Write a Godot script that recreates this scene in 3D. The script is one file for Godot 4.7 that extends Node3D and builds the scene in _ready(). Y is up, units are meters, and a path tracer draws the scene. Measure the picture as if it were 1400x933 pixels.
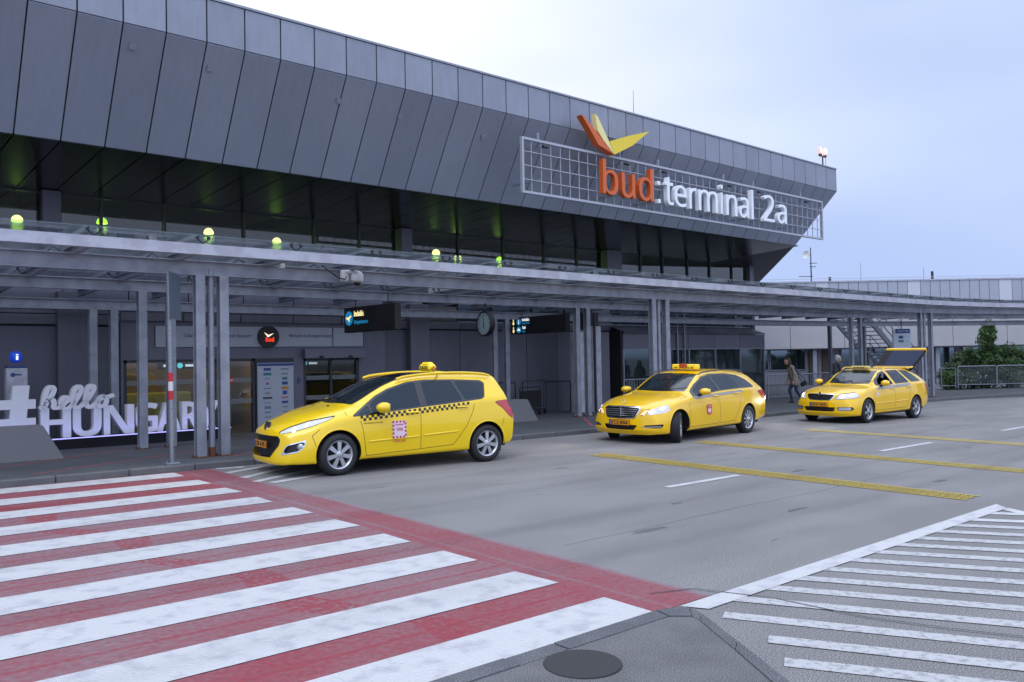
extends Node3D
# Three yellow taxis in front of an airport terminal at dusk. x runs along the road, n (north) runs from the road to the building and is minus z, y is up.

class MB:
	var v := PackedVector3Array()
	var nn := PackedVector3Array()
	var uv := PackedVector2Array()
	var ix := PackedInt32Array()
	func quad(a: Vector3, b: Vector3, c: Vector3, d: Vector3, ua := Vector2(0, 0), ub := Vector2(1, 0), uc := Vector2(1, 1), ud := Vector2(0, 1)) -> void:
		# corners anticlockwise seen from the front
		var n := (c - a).cross(d - b).normalized()
		var k := v.size()
		v.append_array([a, b, c, d]); nn.append_array([n, n, n, n]); uv.append_array([ua, ub, uc, ud])
		ix.append_array([k, k + 2, k + 1, k, k + 3, k + 2])
	func tri(a: Vector3, b: Vector3, c: Vector3, na := Vector3.ZERO, nb := Vector3.ZERO, nc := Vector3.ZERO) -> void:
		if na == Vector3.ZERO:
			na = (b - a).cross(c - a).normalized(); nb = na; nc = na
		var k := v.size()
		v.append_array([a, b, c]); nn.append_array([na, nb, nc]); uv.append_array([Vector2.ZERO, Vector2.ZERO, Vector2.ZERO])
		ix.append_array([k, k + 2, k + 1])
	func box(c: Vector3, s: Vector3, b := Basis()) -> void:
		var h := s * 0.5
		for ax in 3:
			for sg in [-1.0, 1.0]:
				var n := Vector3.ZERO; n[ax] = sg
				var u := Vector3.ZERO; u[(ax + 1) % 3] = 1.0
				var w := Vector3.ZERO; w[(ax + 2) % 3] = sg
				var o := n * h
				var a := c + b * (o - u * h - w * h)
				var d := c + b * (o - u * h + w * h)
				var e := c + b * (o + u * h + w * h)
				var f := c + b * (o + u * h - w * h)
				quad(a, f, e, d)
	func span(a: Vector3, b: Vector3) -> void:
		box((a + b) * 0.5, (b - a).abs())
	func cham(c: Vector3, s: Vector3, r: float, b := Basis()) -> void:
		# box with chamfered edges: three crossing slabs hulled by hand
		var h := s * 0.5
		var i := Vector3(maxf(h.x - r, 0.0), maxf(h.y - r, 0.0), maxf(h.z - r, 0.0))
		for ax in 3:
			for sg in [-1.0, 1.0]:
				var a1 := (ax + 1) % 3
				var a2 := (ax + 2) % 3
				var q := []
				for t in [[-1.0, -1.0], [1.0, -1.0], [1.0, 1.0], [-1.0, 1.0]]:
					var p := Vector3.ZERO; p[ax] = sg * h[ax]; p[a1] = t[0] * i[a1]; p[a2] = t[1] * i[a2] * sg
					q.append(c + b * p)
				quad(q[0], q[1], q[2], q[3])
		for ax in 3:
			var a1 := (ax + 1) % 3
			var a2 := (ax + 2) % 3
			for s1 in [-1.0, 1.0]:
				for s2 in [-1.0, 1.0]:
					var p := []
					for t in [0, 1, 2, 3]:
						var e := Vector3.ZERO
						e[ax] = i[ax] * (-1.0 if t < 2 else 1.0)
						var on1: bool = t == 0 or t == 3
						e[a1] = s1 * (h[a1] if on1 else i[a1]); e[a2] = s2 * (i[a2] if on1 else h[a2])
						p.append(c + b * e)
					if s1 * s2 > 0: quad(p[0], p[3], p[2], p[1])
					else: quad(p[0], p[1], p[2], p[3])
		for sx in [-1.0, 1.0]:
			for sy in [-1.0, 1.0]:
				for sz in [-1.0, 1.0]:
					var p0 := c + b * Vector3(sx * h.x, sy * i.y, sz * i.z)
					var p1 := c + b * Vector3(sx * i.x, sy * h.y, sz * i.z)
					var p2 := c + b * Vector3(sx * i.x, sy * i.y, sz * h.z)
					if sx * sy * sz > 0: tri(p0, p1, p2)
					else: tri(p0, p2, p1)
	func beam(a: Vector3, b: Vector3, w: float, h: float, up := Vector3.UP) -> void:
		var d := (b - a).normalized()
		if absf(d.dot(up)) > 0.99: up = Vector3.RIGHT
		var s := d.cross(up).normalized()
		var u := s.cross(d)
		box((a + b) * 0.5, Vector3((b - a).length(), h, w), Basis(d, u, s))
	func ibeam(a: Vector3, b: Vector3, w: float, h: float, t := 0.018) -> void:
		var u := Vector3(0, h * 0.5 - t * 0.5, 0)
		beam(a + u, b + u, w, t); beam(a - u, b - u, w, t); beam(a, b, 0.014, h - 2.0 * t)
	func cyl(a: Vector3, b: Vector3, r0: float, r1 := -1.0, k := 10, caps := true) -> void:
		if r1 < 0.0: r1 = r0
		var d := (b - a).normalized()
		var s := d.cross(Vector3.UP if absf(d.y) < 0.95 else Vector3.RIGHT).normalized()
		var u := s.cross(d)
		var o := v.size()
		for i in k + 1:
			var w := s * cos(TAU * i / k) + u * sin(TAU * i / k)
			v.append_array([a + w * r0, b + w * r1]); nn.append_array([w, w]); uv.append_array([Vector2(float(i) / k, 0), Vector2(float(i) / k, 1)])
		for i in k:
			var q := o + i * 2
			ix.append_array([q, q + 1, q + 2, q + 2, q + 1, q + 3])
		if caps:
			for e in [[a, r0, -1.0], [b, r1, 1.0]]:
				if e[1] < 0.001: continue
				var q := v.size()
				var cn: Vector3 = d * e[2]
				v.append(e[0]); nn.append(cn); uv.append(Vector2.ZERO)
				for i in k + 1:
					v.append(e[0] + (s * cos(TAU * i / k) + u * sin(TAU * i / k)) * e[1]); nn.append(cn); uv.append(Vector2.ZERO)
				for i in k:
					if e[2] > 0: ix.append_array([q, q + 2 + i, q + 1 + i])
					else: ix.append_array([q, q + 1 + i, q + 2 + i])
	func tube(pts: Array, r: float, k := 7) -> void:
		var n := pts.size()
		var o := v.size()
		var s := Vector3.ZERO
		for i in n:
			var d: Vector3 = ((pts[mini(i + 1, n - 1)] as Vector3) - (pts[maxi(i - 1, 0)] as Vector3)).normalized()
			if s == Vector3.ZERO: s = d.cross(Vector3.UP if absf(d.y) < 0.9 else Vector3.RIGHT).normalized()
			s = (s - d * s.dot(d)).normalized()
			var u := s.cross(d)
			for j in k + 1:
				var w := s * cos(TAU * j / k) + u * sin(TAU * j / k)
				v.append((pts[i] as Vector3) + w * r); nn.append(w); uv.append(Vector2(float(j) / k, i))
		for i in n - 1:
			for j in k:
				var q := o + i * (k + 1) + j
				ix.append_array([q, q + k + 1, q + 1, q + 1, q + k + 1, q + k + 2])
	func lathe(prof: Array, at: Vector3, k := 16, b := Basis()) -> void:
		# prof: Vector2(radius, height) going up, smooth
		var m := prof.size()
		var o := v.size()
		for i in m:
			var t: Vector2 = ((prof[mini(i + 1, m - 1)] as Vector2) - (prof[maxi(i - 1, 0)] as Vector2)).normalized()
			for j in k + 1:
				var w := Vector3(cos(TAU * j / k), 0, sin(TAU * j / k))
				v.append(at + b * (w * prof[i].x + Vector3.UP * prof[i].y)); nn.append(b * (w * t.y - Vector3.UP * t.x).normalized()); uv.append(Vector2(float(j) / k, float(i) / m))
		for i in m - 1:
			for j in k:
				var q := o + i * (k + 1) + j
				ix.append_array([q, q + 1, q + k + 1, q + 1, q + k + 2, q + k + 1])
	func prism(poly: PackedVector2Array, x: Transform3D, depth: float) -> void:
		# outline in the local xy plane, front face at local z = 0, body behind it
		if Geometry2D.is_polygon_clockwise(poly): poly.reverse()
		var t := Geometry2D.triangulate_polygon(poly)
		for i in range(0, t.size(), 3):
			var a := poly[t[i]]; var b := poly[t[i + 1]]; var c := poly[t[i + 2]]
			if (b - a).cross(c - a) < 0:
				var e := b; b = c; c = e
			tri(x * Vector3(a.x, a.y, 0), x * Vector3(b.x, b.y, 0), x * Vector3(c.x, c.y, 0))
			tri(x * Vector3(a.x, a.y, -depth), x * Vector3(c.x, c.y, -depth), x * Vector3(b.x, b.y, -depth))
		for i in poly.size():
			var a := poly[i]; var b := poly[(i + 1) % poly.size()]
			quad(x * Vector3(a.x, a.y, 0), x * Vector3(a.x, a.y, -depth), x * Vector3(b.x, b.y, -depth), x * Vector3(b.x, b.y, 0))
	func done(m: Material) -> ArrayMesh:
		for i in range(0, ix.size(), 3):
			var g := (v[ix[i + 1]] - v[ix[i]]).cross(v[ix[i + 2]] - v[ix[i]])
			if g.dot(nn[ix[i]] + nn[ix[i + 1]] + nn[ix[i + 2]]) > 0.0:
				var e := ix[i + 1]; ix[i + 1] = ix[i + 2]; ix[i + 2] = e
		var a := []; a.resize(Mesh.ARRAY_MAX)
		a[Mesh.ARRAY_VERTEX] = v; a[Mesh.ARRAY_NORMAL] = nn; a[Mesh.ARRAY_TEX_UV] = uv; a[Mesh.ARRAY_INDEX] = ix
		var me := ArrayMesh.new()
		if v.size() == 0: return me
		me.add_surface_from_arrays(Mesh.PRIMITIVE_TRIANGLES, a); me.surface_set_material(0, m)
		return me

var M := {}
var taken := {}
var rng := RandomNumberGenerator.new()

func numbered(called: String) -> String:
	var k: int = taken.get(called, 0)
	taken[called] = k + 1
	return called if k == 0 else "%s_%03d" % [called, k]

func obj(called: String, mb, m: Material, parent: Node = null) -> MeshInstance3D:
	var o := MeshInstance3D.new()
	o.mesh = mb.done(m) if mb is MB else mb
	if not (mb is MB) and m: o.material_override = m
	if parent == null:
		o.name = numbered(called); add_child(o, true)
	else:
		o.name = called
		if parent.has_node(NodePath(called)):
			var c: int = parent.get_meta("count_" + called, 0) + 1
			parent.set_meta("count_" + called, c); o.name = "%s_%03d" % [called, c]
		parent.add_child(o, true)
	return o

func tag(o: Node, label: String, category: String, group := "") -> Node:
	o.set_meta("label", label); o.set_meta("category", category)
	if group: o.set_meta("group", group)
	return o

func thing(called: String, label: String, category: String, at := Vector3.ZERO, turn := 0.0, group := "") -> Node3D:
	var o := Node3D.new(); o.name = numbered(called); add_child(o, true)
	o.position = at; o.rotation.y = turn
	tag(o, label, category, group)
	return o

func struct(called: String, mb, m: Material) -> MeshInstance3D:
	var o := obj(called, mb, m); o.set_meta("kind", "structure"); return o

func stuff(o: Node) -> Node:
	o.set_meta("kind", "stuff"); return o

func lin(r: float, g: float, b: float, a := 1.0) -> Color:
	var c := Color(r, g, b).linear_to_srgb(); c.a = a; return c

func mat(called: String, c: Color, rough := 0.6, metal := 0.0, spec := 0.5) -> StandardMaterial3D:
	var m := StandardMaterial3D.new()
	m.resource_name = called; m.albedo_color = c; m.roughness = rough; m.metallic = metal; m.metallic_specular = spec
	if c.a < 1.0: m.transparency = BaseMaterial3D.TRANSPARENCY_ALPHA
	M[called] = m
	return m

func glow(called: String, c: Color, e: Color, power: float) -> StandardMaterial3D:
	var m := mat(called, c, 0.4); m.emission_enabled = true; m.emission = e; m.emission_energy_multiplier = power
	return m

func noise_tex(sd: int, freq: float, lo: Color, hi: Color, octaves := 4, size := 512, p0 := 0.25, p1 := 0.75, kind := FastNoiseLite.TYPE_SIMPLEX_SMOOTH) -> NoiseTexture2D:
	var f := FastNoiseLite.new(); f.seed = sd; f.frequency = freq; f.fractal_octaves = octaves; f.noise_type = kind
	var t := NoiseTexture2D.new(); t.width = size; t.height = size; t.seamless = true; t.noise = f
	var g := Gradient.new(); g.offsets = PackedFloat32Array([0.0, p0, p1, 1.0]); g.colors = PackedColorArray([lo, lo, hi, hi])
	t.color_ramp = g
	return t

func noise_normal(sd: int, freq: float, strength: float, octaves := 3, size := 512) -> NoiseTexture2D:
	var f := FastNoiseLite.new(); f.seed = sd; f.frequency = freq; f.fractal_octaves = octaves; f.noise_type = FastNoiseLite.TYPE_SIMPLEX_SMOOTH
	var t := NoiseTexture2D.new(); t.width = size; t.height = size; t.seamless = true; t.noise = f; t.as_normal_map = true; t.bump_strength = strength
	return t

func world_tex(m: StandardMaterial3D, albedo: Texture2D, scale: float, normal: Texture2D = null, nscale := 0.5, rough: Texture2D = null) -> StandardMaterial3D:
	m.uv1_triplanar = true; m.uv1_world_triplanar = true; m.uv1_scale = Vector3.ONE * scale
	if albedo: m.albedo_texture = albedo
	if normal: m.normal_enabled = true; m.normal_texture = normal; m.normal_scale = nscale
	if rough: m.roughness_texture = rough
	return m

func blotch(m: StandardMaterial3D, t: Texture2D, scale: float, uv2 := true) -> StandardMaterial3D:
	m.detail_enabled = true; m.detail_albedo = t; m.detail_blend_mode = BaseMaterial3D.BLEND_MODE_MUL
	m.detail_uv_layer = BaseMaterial3D.DETAIL_UV_2 if uv2 else BaseMaterial3D.DETAIL_UV_1
	m.uv2_triplanar = true; m.uv2_world_triplanar = true; m.uv2_scale = Vector3.ONE * scale
	return m

# the lie of the land: the road falls a little along x and rises a little towards the kerb
func bend(x: float) -> float:
	return 0.0185 * pow(maxf(x - 31.0, 0.0), 2.0) if x < 60.0 else 0.0185 * 29.0 * 29.0 + (x - 60.0) * 1.073
func kerb_n(x: float) -> float:
	return 13.4 - bend(x)
func gy(x: float, n: float) -> float:
	return -0.0075 * clampf(x, -70.0, 90.0) + 0.0138 * clampf(n, -60.0, 13.4)
func wy(x: float, n: float) -> float:
	return -0.0075 * clampf(x, -70.0, 90.0) + 0.0138 * 13.4 + 0.10 - 0.022 * clampf(n - 13.4, -6.0, 9.0)
func P(x: float, n: float, y: float) -> Vector3:
	return Vector3(x, y, -n)
func R(x: float, n: float, up := 0.0) -> Vector3:
	return Vector3(x, gy(x, n) + up, -n)
func W(x: float, n: float, up := 0.0) -> Vector3:
	return Vector3(x, wy(x, n) + up, -n)

func font(weight := 400, called := "Droid Sans") -> SystemFont:
	var f := SystemFont.new(); f.font_names = PackedStringArray([called]); f.font_weight = weight
	return f

# lettering fitted to a box: lower left corner at local origin of x, width w (0 keeps the proportion), height h of the glyph box
func letter(called: String, txt: String, m: Material, parent: Node, x: Transform3D, w: float, h: float, depth: float, weight := 400) -> MeshInstance3D:
	var t := TextMesh.new(); t.text = txt; t.font = font(weight); t.font_size = 64; t.pixel_size = 0.01; t.depth = 0.1; t.curve_step = 1.5
	t.horizontal_alignment = HORIZONTAL_ALIGNMENT_LEFT
	var a := t.get_aabb()
	var sy := h / maxf(a.size.y, 0.001)
	var sx := sy if w <= 0.0 else w / maxf(a.size.x, 0.001)
	var sz := depth / 0.1
	var o := obj(called, t, m, parent)
	o.transform = x * Transform3D(Basis.from_scale(Vector3(sx, sy, sz)), Vector3(-a.position.x * sx, -a.position.y * sy, 0))
	return o

func _ready() -> void:
	rng.seed = 20
	var cam := Camera3D.new(); cam.name = "camera"; add_child(cam)
	var yaw := deg_to_rad(48.78179); var pit := deg_to_rad(1.28772); var rol := deg_to_rad(-1.07639)
	var f := Vector3(cos(yaw) * cos(pit), sin(pit), -sin(yaw) * cos(pit))
	var r0 := Vector3(sin(yaw), 0, cos(yaw)); var u0 := r0.cross(f)
	var r := r0 * cos(rol) + u0 * sin(rol); var u := u0 * cos(rol) - r0 * sin(rol)
	cam.transform = Transform3D(Basis(r, u, -f), Vector3(0, 1.8068, 0))
	cam.fov = 44.255; cam.near = 0.05; cam.far = 6000.0; cam.current = true
	var env := Environment.new(); env.background_mode = Environment.BG_SKY
	env.sky = Sky.new(); env.sky.sky_material = make_sky()
	env.tonemap_mode = Environment.TONE_MAPPER_LINEAR; env.tonemap_exposure = 1.45
	env.ssao_enabled = true; env.ssil_enabled = true; env.sdfgi_enabled = true
	var we := WorldEnvironment.new(); we.name = "world"; we.environment = env; add_child(we)
	var sun := DirectionalLight3D.new(); sun.name = "dusk_light"; add_child(sun)
	sun.light_energy = 0.18; sun.light_angular_distance = 25.0; sun.light_color = Color(1.0, 0.97, 0.93); sun.shadow_enabled = true
	sun.look_at_from_position(Vector3.ZERO, -Vector3(-0.45, 0.8, 0.25))
	make_materials()
	make_ground()
	make_markings()
	make_terminal()
	make_entrance()
	make_canopy()
	make_far_buildings()
	make_roof_sign()
	make_taxis()
	make_street_things()
	make_plants()
	make_people()

func make_sky() -> PanoramaSkyMaterial:
	# an overcast evening sky: whitest above the terminal roof, bluer and dimmer towards the horizon in the east
	var w := 512; var h := 256
	var im := Image.create(w, h, false, Image.FORMAT_RGBF)
	var fn := FastNoiseLite.new(); fn.seed = 5; fn.frequency = 1.6; fn.fractal_octaves = 4
	var bright := Vector3(-0.1, 0.62, -0.78).normalized()
	for j in h:
		var e := PI * (0.5 - (j + 0.5) / h)
		for i in w:
			var a := TAU * (i + 0.5) / w
			var d := Vector3(sin(a) * cos(e), sin(e), -cos(a) * cos(e))
			var y := maxf(d.y, 0.0)
			var t := clampf(0.5 + 0.5 * d.dot(bright), 0.0, 1.0)
			var up := 1.0 - pow(1.0 - y, 2.2)
			var white := clampf(pow(t, 4.0) * 1.75 + y * 0.5 - 0.45, 0.0, 1.0)
			var c := Color(0.315, 0.405, 0.655).lerp(Color(0.42, 0.51, 0.70), clampf(y * 2.4, 0.0, 1.0)).lerp(Color(0.76, 0.78, 0.82), white)
			# overhead and in the south the cloud is a bright even blue grey
			c = c.lerp(Color(1.25, 1.42, 1.82), clampf((y - 0.42) * 2.0, 0.0, 1.0) * 0.9)
			c = c.lerp(Color(0.86, 0.99, 1.32), clampf(d.z * 1.2, 0.0, 1.0) * (0.4 + 0.6 * clampf(y * 3.0, 0.0, 1.0)))
			var q := fn.get_noise_3d(d.x * 0.9, d.y * 3.0, d.z * 0.9)
			var cl := q * clampf(y * 6.0, 0.0, 1.0)
			c = Color(c.r * (1.0 + 0.26 * cl), c.g * (1.0 + 0.20 * cl), c.b * (1.0 + 0.10 * cl))
			if d.y < 0.0: c = c.lerp(Color(0.16, 0.17, 0.22), clampf(-d.y * 8.0, 0.0, 1.0))
			im.set_pixel(i, j, c)
	var m := PanoramaSkyMaterial.new(); m.panorama = ImageTexture.create_from_image(im)
	return m

func make_materials() -> void:
	var grit := noise_tex(3, 0.16, Color(0.63, 0.63, 0.63), Color(1, 1, 1), 3, 512, 0.3, 0.7)
	var patch := noise_tex(9, 0.010, Color(0.93, 0.93, 0.932), Color(1, 1, 1), 5, 512, 0.3, 0.7)
	var streak := noise_tex(21, 0.02, Color(0.975, 0.975, 0.976), Color(1, 1, 1), 5, 512, 0.3, 0.7)
	var gritn := noise_normal(4, 0.25, 5.0)
	var fine := noise_normal(8, 0.06, 2.0)
	var spot := noise_tex(14, 0.05, Color(0.75, 0.75, 0.75), Color(1, 1, 1), 4, 512, 0.25, 0.6)
	var rough1 := noise_tex(33, 0.03, Color(0.63, 0.63, 0.63), Color(0.95, 0.95, 0.95), 4)
	world_tex(mat("asphalt", lin(0.335, 0.325, 0.322), 0.85, 0.0, 0.4), grit, 0.9, gritn, 0.5); blotch(M.asphalt, patch, 0.09); M.asphalt.uv2_scale = Vector3(0.05, 0.1, 0.15)
	world_tex(mat("paving", lin(0.145, 0.15, 0.168), 0.8, 0.0, 0.4), grit, 0.7, gritn, 0.4); blotch(M.paving, patch, 0.13)
	world_tex(mat("island", lin(0.225, 0.220, 0.228), 0.9, 0.0, 0.3), grit, 1.2, gritn, 0.35); blotch(M.island, patch, 0.3)
	world_tex(mat("concrete", lin(0.27, 0.275, 0.30), 0.85, 0.0, 0.3), grit, 1.1, gritn, 0.4); blotch(M.concrete, patch, 0.35)
	world_tex(mat("white_paint", lin(0.47, 0.472, 0.48), 0.6, 0.0, 0.4), noise_tex(41, 0.03, Color(0.90, 0.90, 0.915), Color(1, 1, 1), 5, 512, 0.15, 0.5), 0.25, gritn, 0.25)
	world_tex(mat("old_white_paint", lin(0.42, 0.422, 0.43), 0.7, 0.0, 0.4), noise_tex(42, 0.05, Color(0.84, 0.84, 0.85), Color(1, 1, 1), 5, 512, 0.25, 0.5), 0.5, gritn, 0.4)
	world_tex(mat("yellow_paint", lin(0.60, 0.45, 0.10), 0.65, 0.0, 0.4), noise_tex(43, 0.06, Color(0.6, 0.6, 0.6), Color(1, 1, 1), 5, 512, 0.3, 0.55), 0.9, gritn, 0.4)
	world_tex(mat("kerb_grey", lin(0.20, 0.205, 0.22), 0.88, 0.0, 0.3), grit, 1.0, gritn, 0.5); blotch(M.kerb_grey, patch, 0.4)
	mat("ground", lin(0.10, 0.11, 0.11), 0.95)
	world_tex(mat("panel", lin(0.245, 0.262, 0.318), 0.42, 0.25, 0.5), streak, 0.22); blotch(M.panel, streak, 0.06)
	M.panel.uv1_scale = Vector3(0.5, 0.12, 0.5)
	var p2 := M.panel.duplicate() as StandardMaterial3D; p2.albedo_color = lin(0.228, 0.244, 0.298); M["panel_b"] = p2
	var p3 := M.panel.duplicate() as StandardMaterial3D; p3.albedo_color = lin(0.262, 0.279, 0.336); M["panel_c"] = p3
	mat("joint", lin(0.03, 0.03, 0.04), 0.8)
	world_tex(mat("wall_panel", lin(0.132, 0.130, 0.168), 0.5, 0.2, 0.5), streak, 0.2); M.wall_panel.uv1_scale = Vector3(0.4, 0.1, 0.4)
	var w2 := M.wall_panel.duplicate() as StandardMaterial3D; w2.albedo_color = lin(0.146, 0.144, 0.182); M["wall_panel_b"] = w2
	var w3 := M.wall_panel.duplicate() as StandardMaterial3D; w3.albedo_color = lin(0.12, 0.118, 0.152); M["wall_panel_c"] = w3
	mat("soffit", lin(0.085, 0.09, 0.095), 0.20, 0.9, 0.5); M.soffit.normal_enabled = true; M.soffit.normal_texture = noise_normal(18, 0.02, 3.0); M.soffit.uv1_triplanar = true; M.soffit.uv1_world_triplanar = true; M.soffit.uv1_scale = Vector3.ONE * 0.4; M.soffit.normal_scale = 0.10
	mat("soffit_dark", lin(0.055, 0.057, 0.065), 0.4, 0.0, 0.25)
	mat("dark_frame", lin(0.035, 0.035, 0.045), 0.45, 0.3)
	world_tex(mat("steel", lin(0.285, 0.305, 0.36), 0.45, 0.25, 0.5), noise_tex(52, 0.02, Color(0.92, 0.915, 0.92), Color(1, 1, 1), 5, 512, 0.3, 0.65), 0.25)
	world_tex(mat("steel_light", lin(0.46, 0.47, 0.53), 0.45, 0.2, 0.5), noise_tex(53, 0.02, Color(0.92, 0.91, 0.91), Color(1, 1, 1), 5, 512, 0.3, 0.6), 0.25)
	world_tex(mat("galvanised", lin(0.30, 0.33, 0.38), 0.4, 0.5, 0.5), spot, 1.6)
	mat("rust", lin(0.13, 0.055, 0.03), 0.9)
	mat("glass", lin(0.05, 0.09, 0.11, 0.12), 0.03, 0.0, 0.6)
	mat("dark_glass", lin(0.004, 0.008, 0.006, 0.30), 0.03, 0.0, 0.5)
	mat("mirror_glass", lin(0.16, 0.21, 0.25), 0.04, 0.85, 0.5)
	mat("tinted_glass", lin(0.09, 0.115, 0.125), 0.04, 0.8, 0.5)
	mat("canopy_glass", lin(0.20, 0.33, 0.38, 0.16), 0.05, 0.0, 0.6)
	mat("black", lin(0.012, 0.012, 0.014), 0.5)
	mat("matt_black", lin(0.01, 0.01, 0.012), 0.9)
	mat("rubber", lin(0.016, 0.016, 0.018), 0.75)
	mat("grey_cladding", lin(0.42, 0.41, 0.425), 0.6, 0.1); blotch(M.grey_cladding, streak, 0.1)
	mat("white_cladding", lin(0.55, 0.57, 0.62), 0.4, 0.2)
	world_tex(mat("terrazzo", lin(0.33, 0.335, 0.35), 0.85, 0.0, 0.3), noise_tex(61, 0.14, Color(0.5, 0.5, 0.51), Color(1, 1, 1), 2, 512, 0.35, 0.62), 1.6, gritn, 0.3)
	mat("metal_cladding", lin(0.40, 0.42, 0.48), 0.4, 0.4); blotch(M.metal_cladding, streak, 0.2)
	mat("dark_inside", lin(0.02, 0.022, 0.024), 0.8)
	mat("inside_wall", lin(0.22, 0.18, 0.12), 0.8)
	mat("white_plastic", lin(0.62, 0.62, 0.64), 0.4)
	mat("letter_white", lin(0.80, 0.82, 0.86), 0.35)
	mat("letter_orange", lin(0.62, 0.11, 0.015), 0.4)
	mat("emblem_yellow", lin(0.80, 0.58, 0.02), 0.35)
	mat("emblem_pale", lin(0.80, 0.72, 0.30), 0.35)
	mat("red", lin(0.50, 0.02, 0.025), 0.4)
	mat("cyan_sign", lin(0.05, 0.35, 0.55), 0.4)
	mat("navy", lin(0.03, 0.06, 0.20), 0.5)
	mat("sign_grey", lin(0.35, 0.37, 0.42), 0.5)

func grit_tex() -> Texture2D:
	return M.island.albedo_texture

func make_ground() -> void:
	var g := MB.new()
	var xs := [-2500.0, -400.0, -70.0, -30.0, 0.0, 30.0, 60.0, 90.0, 400.0, 2500.0]
	var ns := [-2500.0, -400.0, -60.0, -20.0, 13.4, 60.0, 200.0, 2500.0]
	for i in xs.size() - 1:
		for j in ns.size() - 1:
			g.quad(R(xs[i], ns[j], -0.12), R(xs[i + 1], ns[j], -0.12), R(xs[i + 1], ns[j + 1], -0.12), R(xs[i], ns[j + 1], -0.12))
	struct("ground", g, M.ground)
	var rd := MB.new(); var wk := MB.new()
	var st := []
	for i in 81: st.append(-60.0 + 2.0 * i)
	for i in st.size() - 1:
		var a: float = st[i]; var b: float = st[i + 1]
		rd.quad(R(a, -60.0), R(b, -60.0), R(b, kerb_n(b)), R(a, kerb_n(a)))
		wk.quad(W(a, kerb_n(a) + 0.14), W(b, kerb_n(b) + 0.14), W(b, 22.5), W(a, 22.5))
		wk.quad(W(a, 22.5), W(b, 22.5), W(b, 75.0), W(a, 75.0))
	var road := struct("road", rd, M.asphalt)
	struct("pavement", wk, M.paving)
	# kerb stones along the pavement
	var kn := Node3D.new(); kn.name = "kerb"; kn.set_meta("kind", "structure"); add_child(kn)
	var x := -4.0
	while x < 44.0:
		var len := 1.0 if x < 20.0 else 2.0
		var k := MB.new()
		var a := W(x + 0.006, kerb_n(x + 0.006) + 0.07, -0.11); var b := W(x + len - 0.006, kerb_n(x + len - 0.006) + 0.07, -0.11)
		var d := (b - a).normalized()
		k.cham((a + b) * 0.5, Vector3((b - a).length(), 0.23 + rng.randf() * 0.004, 0.14), 0.015, Basis(d, Vector3.UP.rotated(d, 0), d.cross(Vector3.UP)))
		obj("kerb_stone", k, M.kerb_grey, kn)
		x += len
	# the low island corner the picture is taken from
	var isl := MB.new()
	var outline := [Vector2(-9, 3.66), Vector2(2.4, 3.66), Vector2(4.58, 3.66), Vector2(4.70, 3.55), Vector2(4.66, 3.45), Vector2(4.33, 2.93), Vector2(3.4, 1.5), Vector2(1.8, -0.9), Vector2(-1.0, -5), Vector2(-9, -5)]
	for i in range(1, outline.size() - 1):
		var a: Vector2 = outline[0]; var b: Vector2 = outline[i]; var c: Vector2 = outline[i + 1]
		isl.tri(R(a.x, a.y, 0.016), R(c.x, c.y, 0.016), R(b.x, b.y, 0.016))
	var island := struct("traffic_island", isl, M.island)
	var line := [Vector2(-2.0, 3.80), Vector2(-1.1, 3.80), Vector2(-0.2, 3.80), Vector2(0.7, 3.80), Vector2(1.55, 3.80), Vector2(2.4, 3.80), Vector2(3.22, 3.80), Vector2(3.62, 3.80), Vector2(4.62, 3.80), Vector2(4.86, 3.70), Vector2(4.81, 3.56), Vector2(4.50, 3.06), Vector2(4.10, 2.42), Vector2(3.57, 1.60), Vector2(3.02, 0.77), Vector2(2.45, -0.1)]
	var inner := [Vector2(-2.0, 3.66), Vector2(-1.1, 3.66), Vector2(-0.2, 3.66), Vector2(0.7, 3.66), Vector2(1.55, 3.66), Vector2(2.4, 3.66), Vector2(3.22, 3.66), Vector2(3.62, 3.66), Vector2(4.58, 3.66), Vector2(4.70, 3.55), Vector2(4.66, 3.45), Vector2(4.36, 2.98), Vector2(3.95, 2.36), Vector2(3.40, 1.50), Vector2(2.85, 0.67), Vector2(2.28, -0.2)]
	for i in line.size() - 1:
		var k := MB.new()
		var g0 := 0.006
		var la: Vector2 = line[i]; var lb: Vector2 = line[i + 1]; var ia: Vector2 = inner[i]; var ib: Vector2 = inner[i + 1]
		var t := g0 / maxf((lb - la).length(), 0.01)
		var p := [la.lerp(lb, t), lb.lerp(la, t), ib.lerp(ia, t), ia.lerp(ib, t)]
		var up := 0.019 + 0.003 * (i % 3)
		var q := []; var lo := []
		for v2 in p: q.append(R(v2.x, v2.y, up)); lo.append(R(v2.x, v2.y, -0.1))
		k.quad(q[0], q[3], q[2], q[1])
		for e in 4: k.quad(lo[e], q[e], q[(e + 1) % 4], lo[(e + 1) % 4])
		obj("kerb_stone", k, M.kerb_grey, island)
	# a round dark cover in the island
	var mh := MB.new()
	var pr := [Vector2(0.001, 0.008), Vector2(0.12, 0.008), Vector2(0.222, 0.008), Vector2(0.229, 0.005), Vector2(0.23, -0.02)]
	pr.reverse()
	mh.lathe(pr, R(3.51, 3.44, 0.016), 28)
	world_tex(mat("cover_iron", lin(0.04, 0.041, 0.045), 0.7, 0.1), grit_tex(), 2.0)
	tag(obj("manhole_cover", mh, M.cover_iron), "round dark manhole cover set in the grey traffic island in the foreground", "manhole cover")
	road.set_meta("note", "asphalt")

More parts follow.
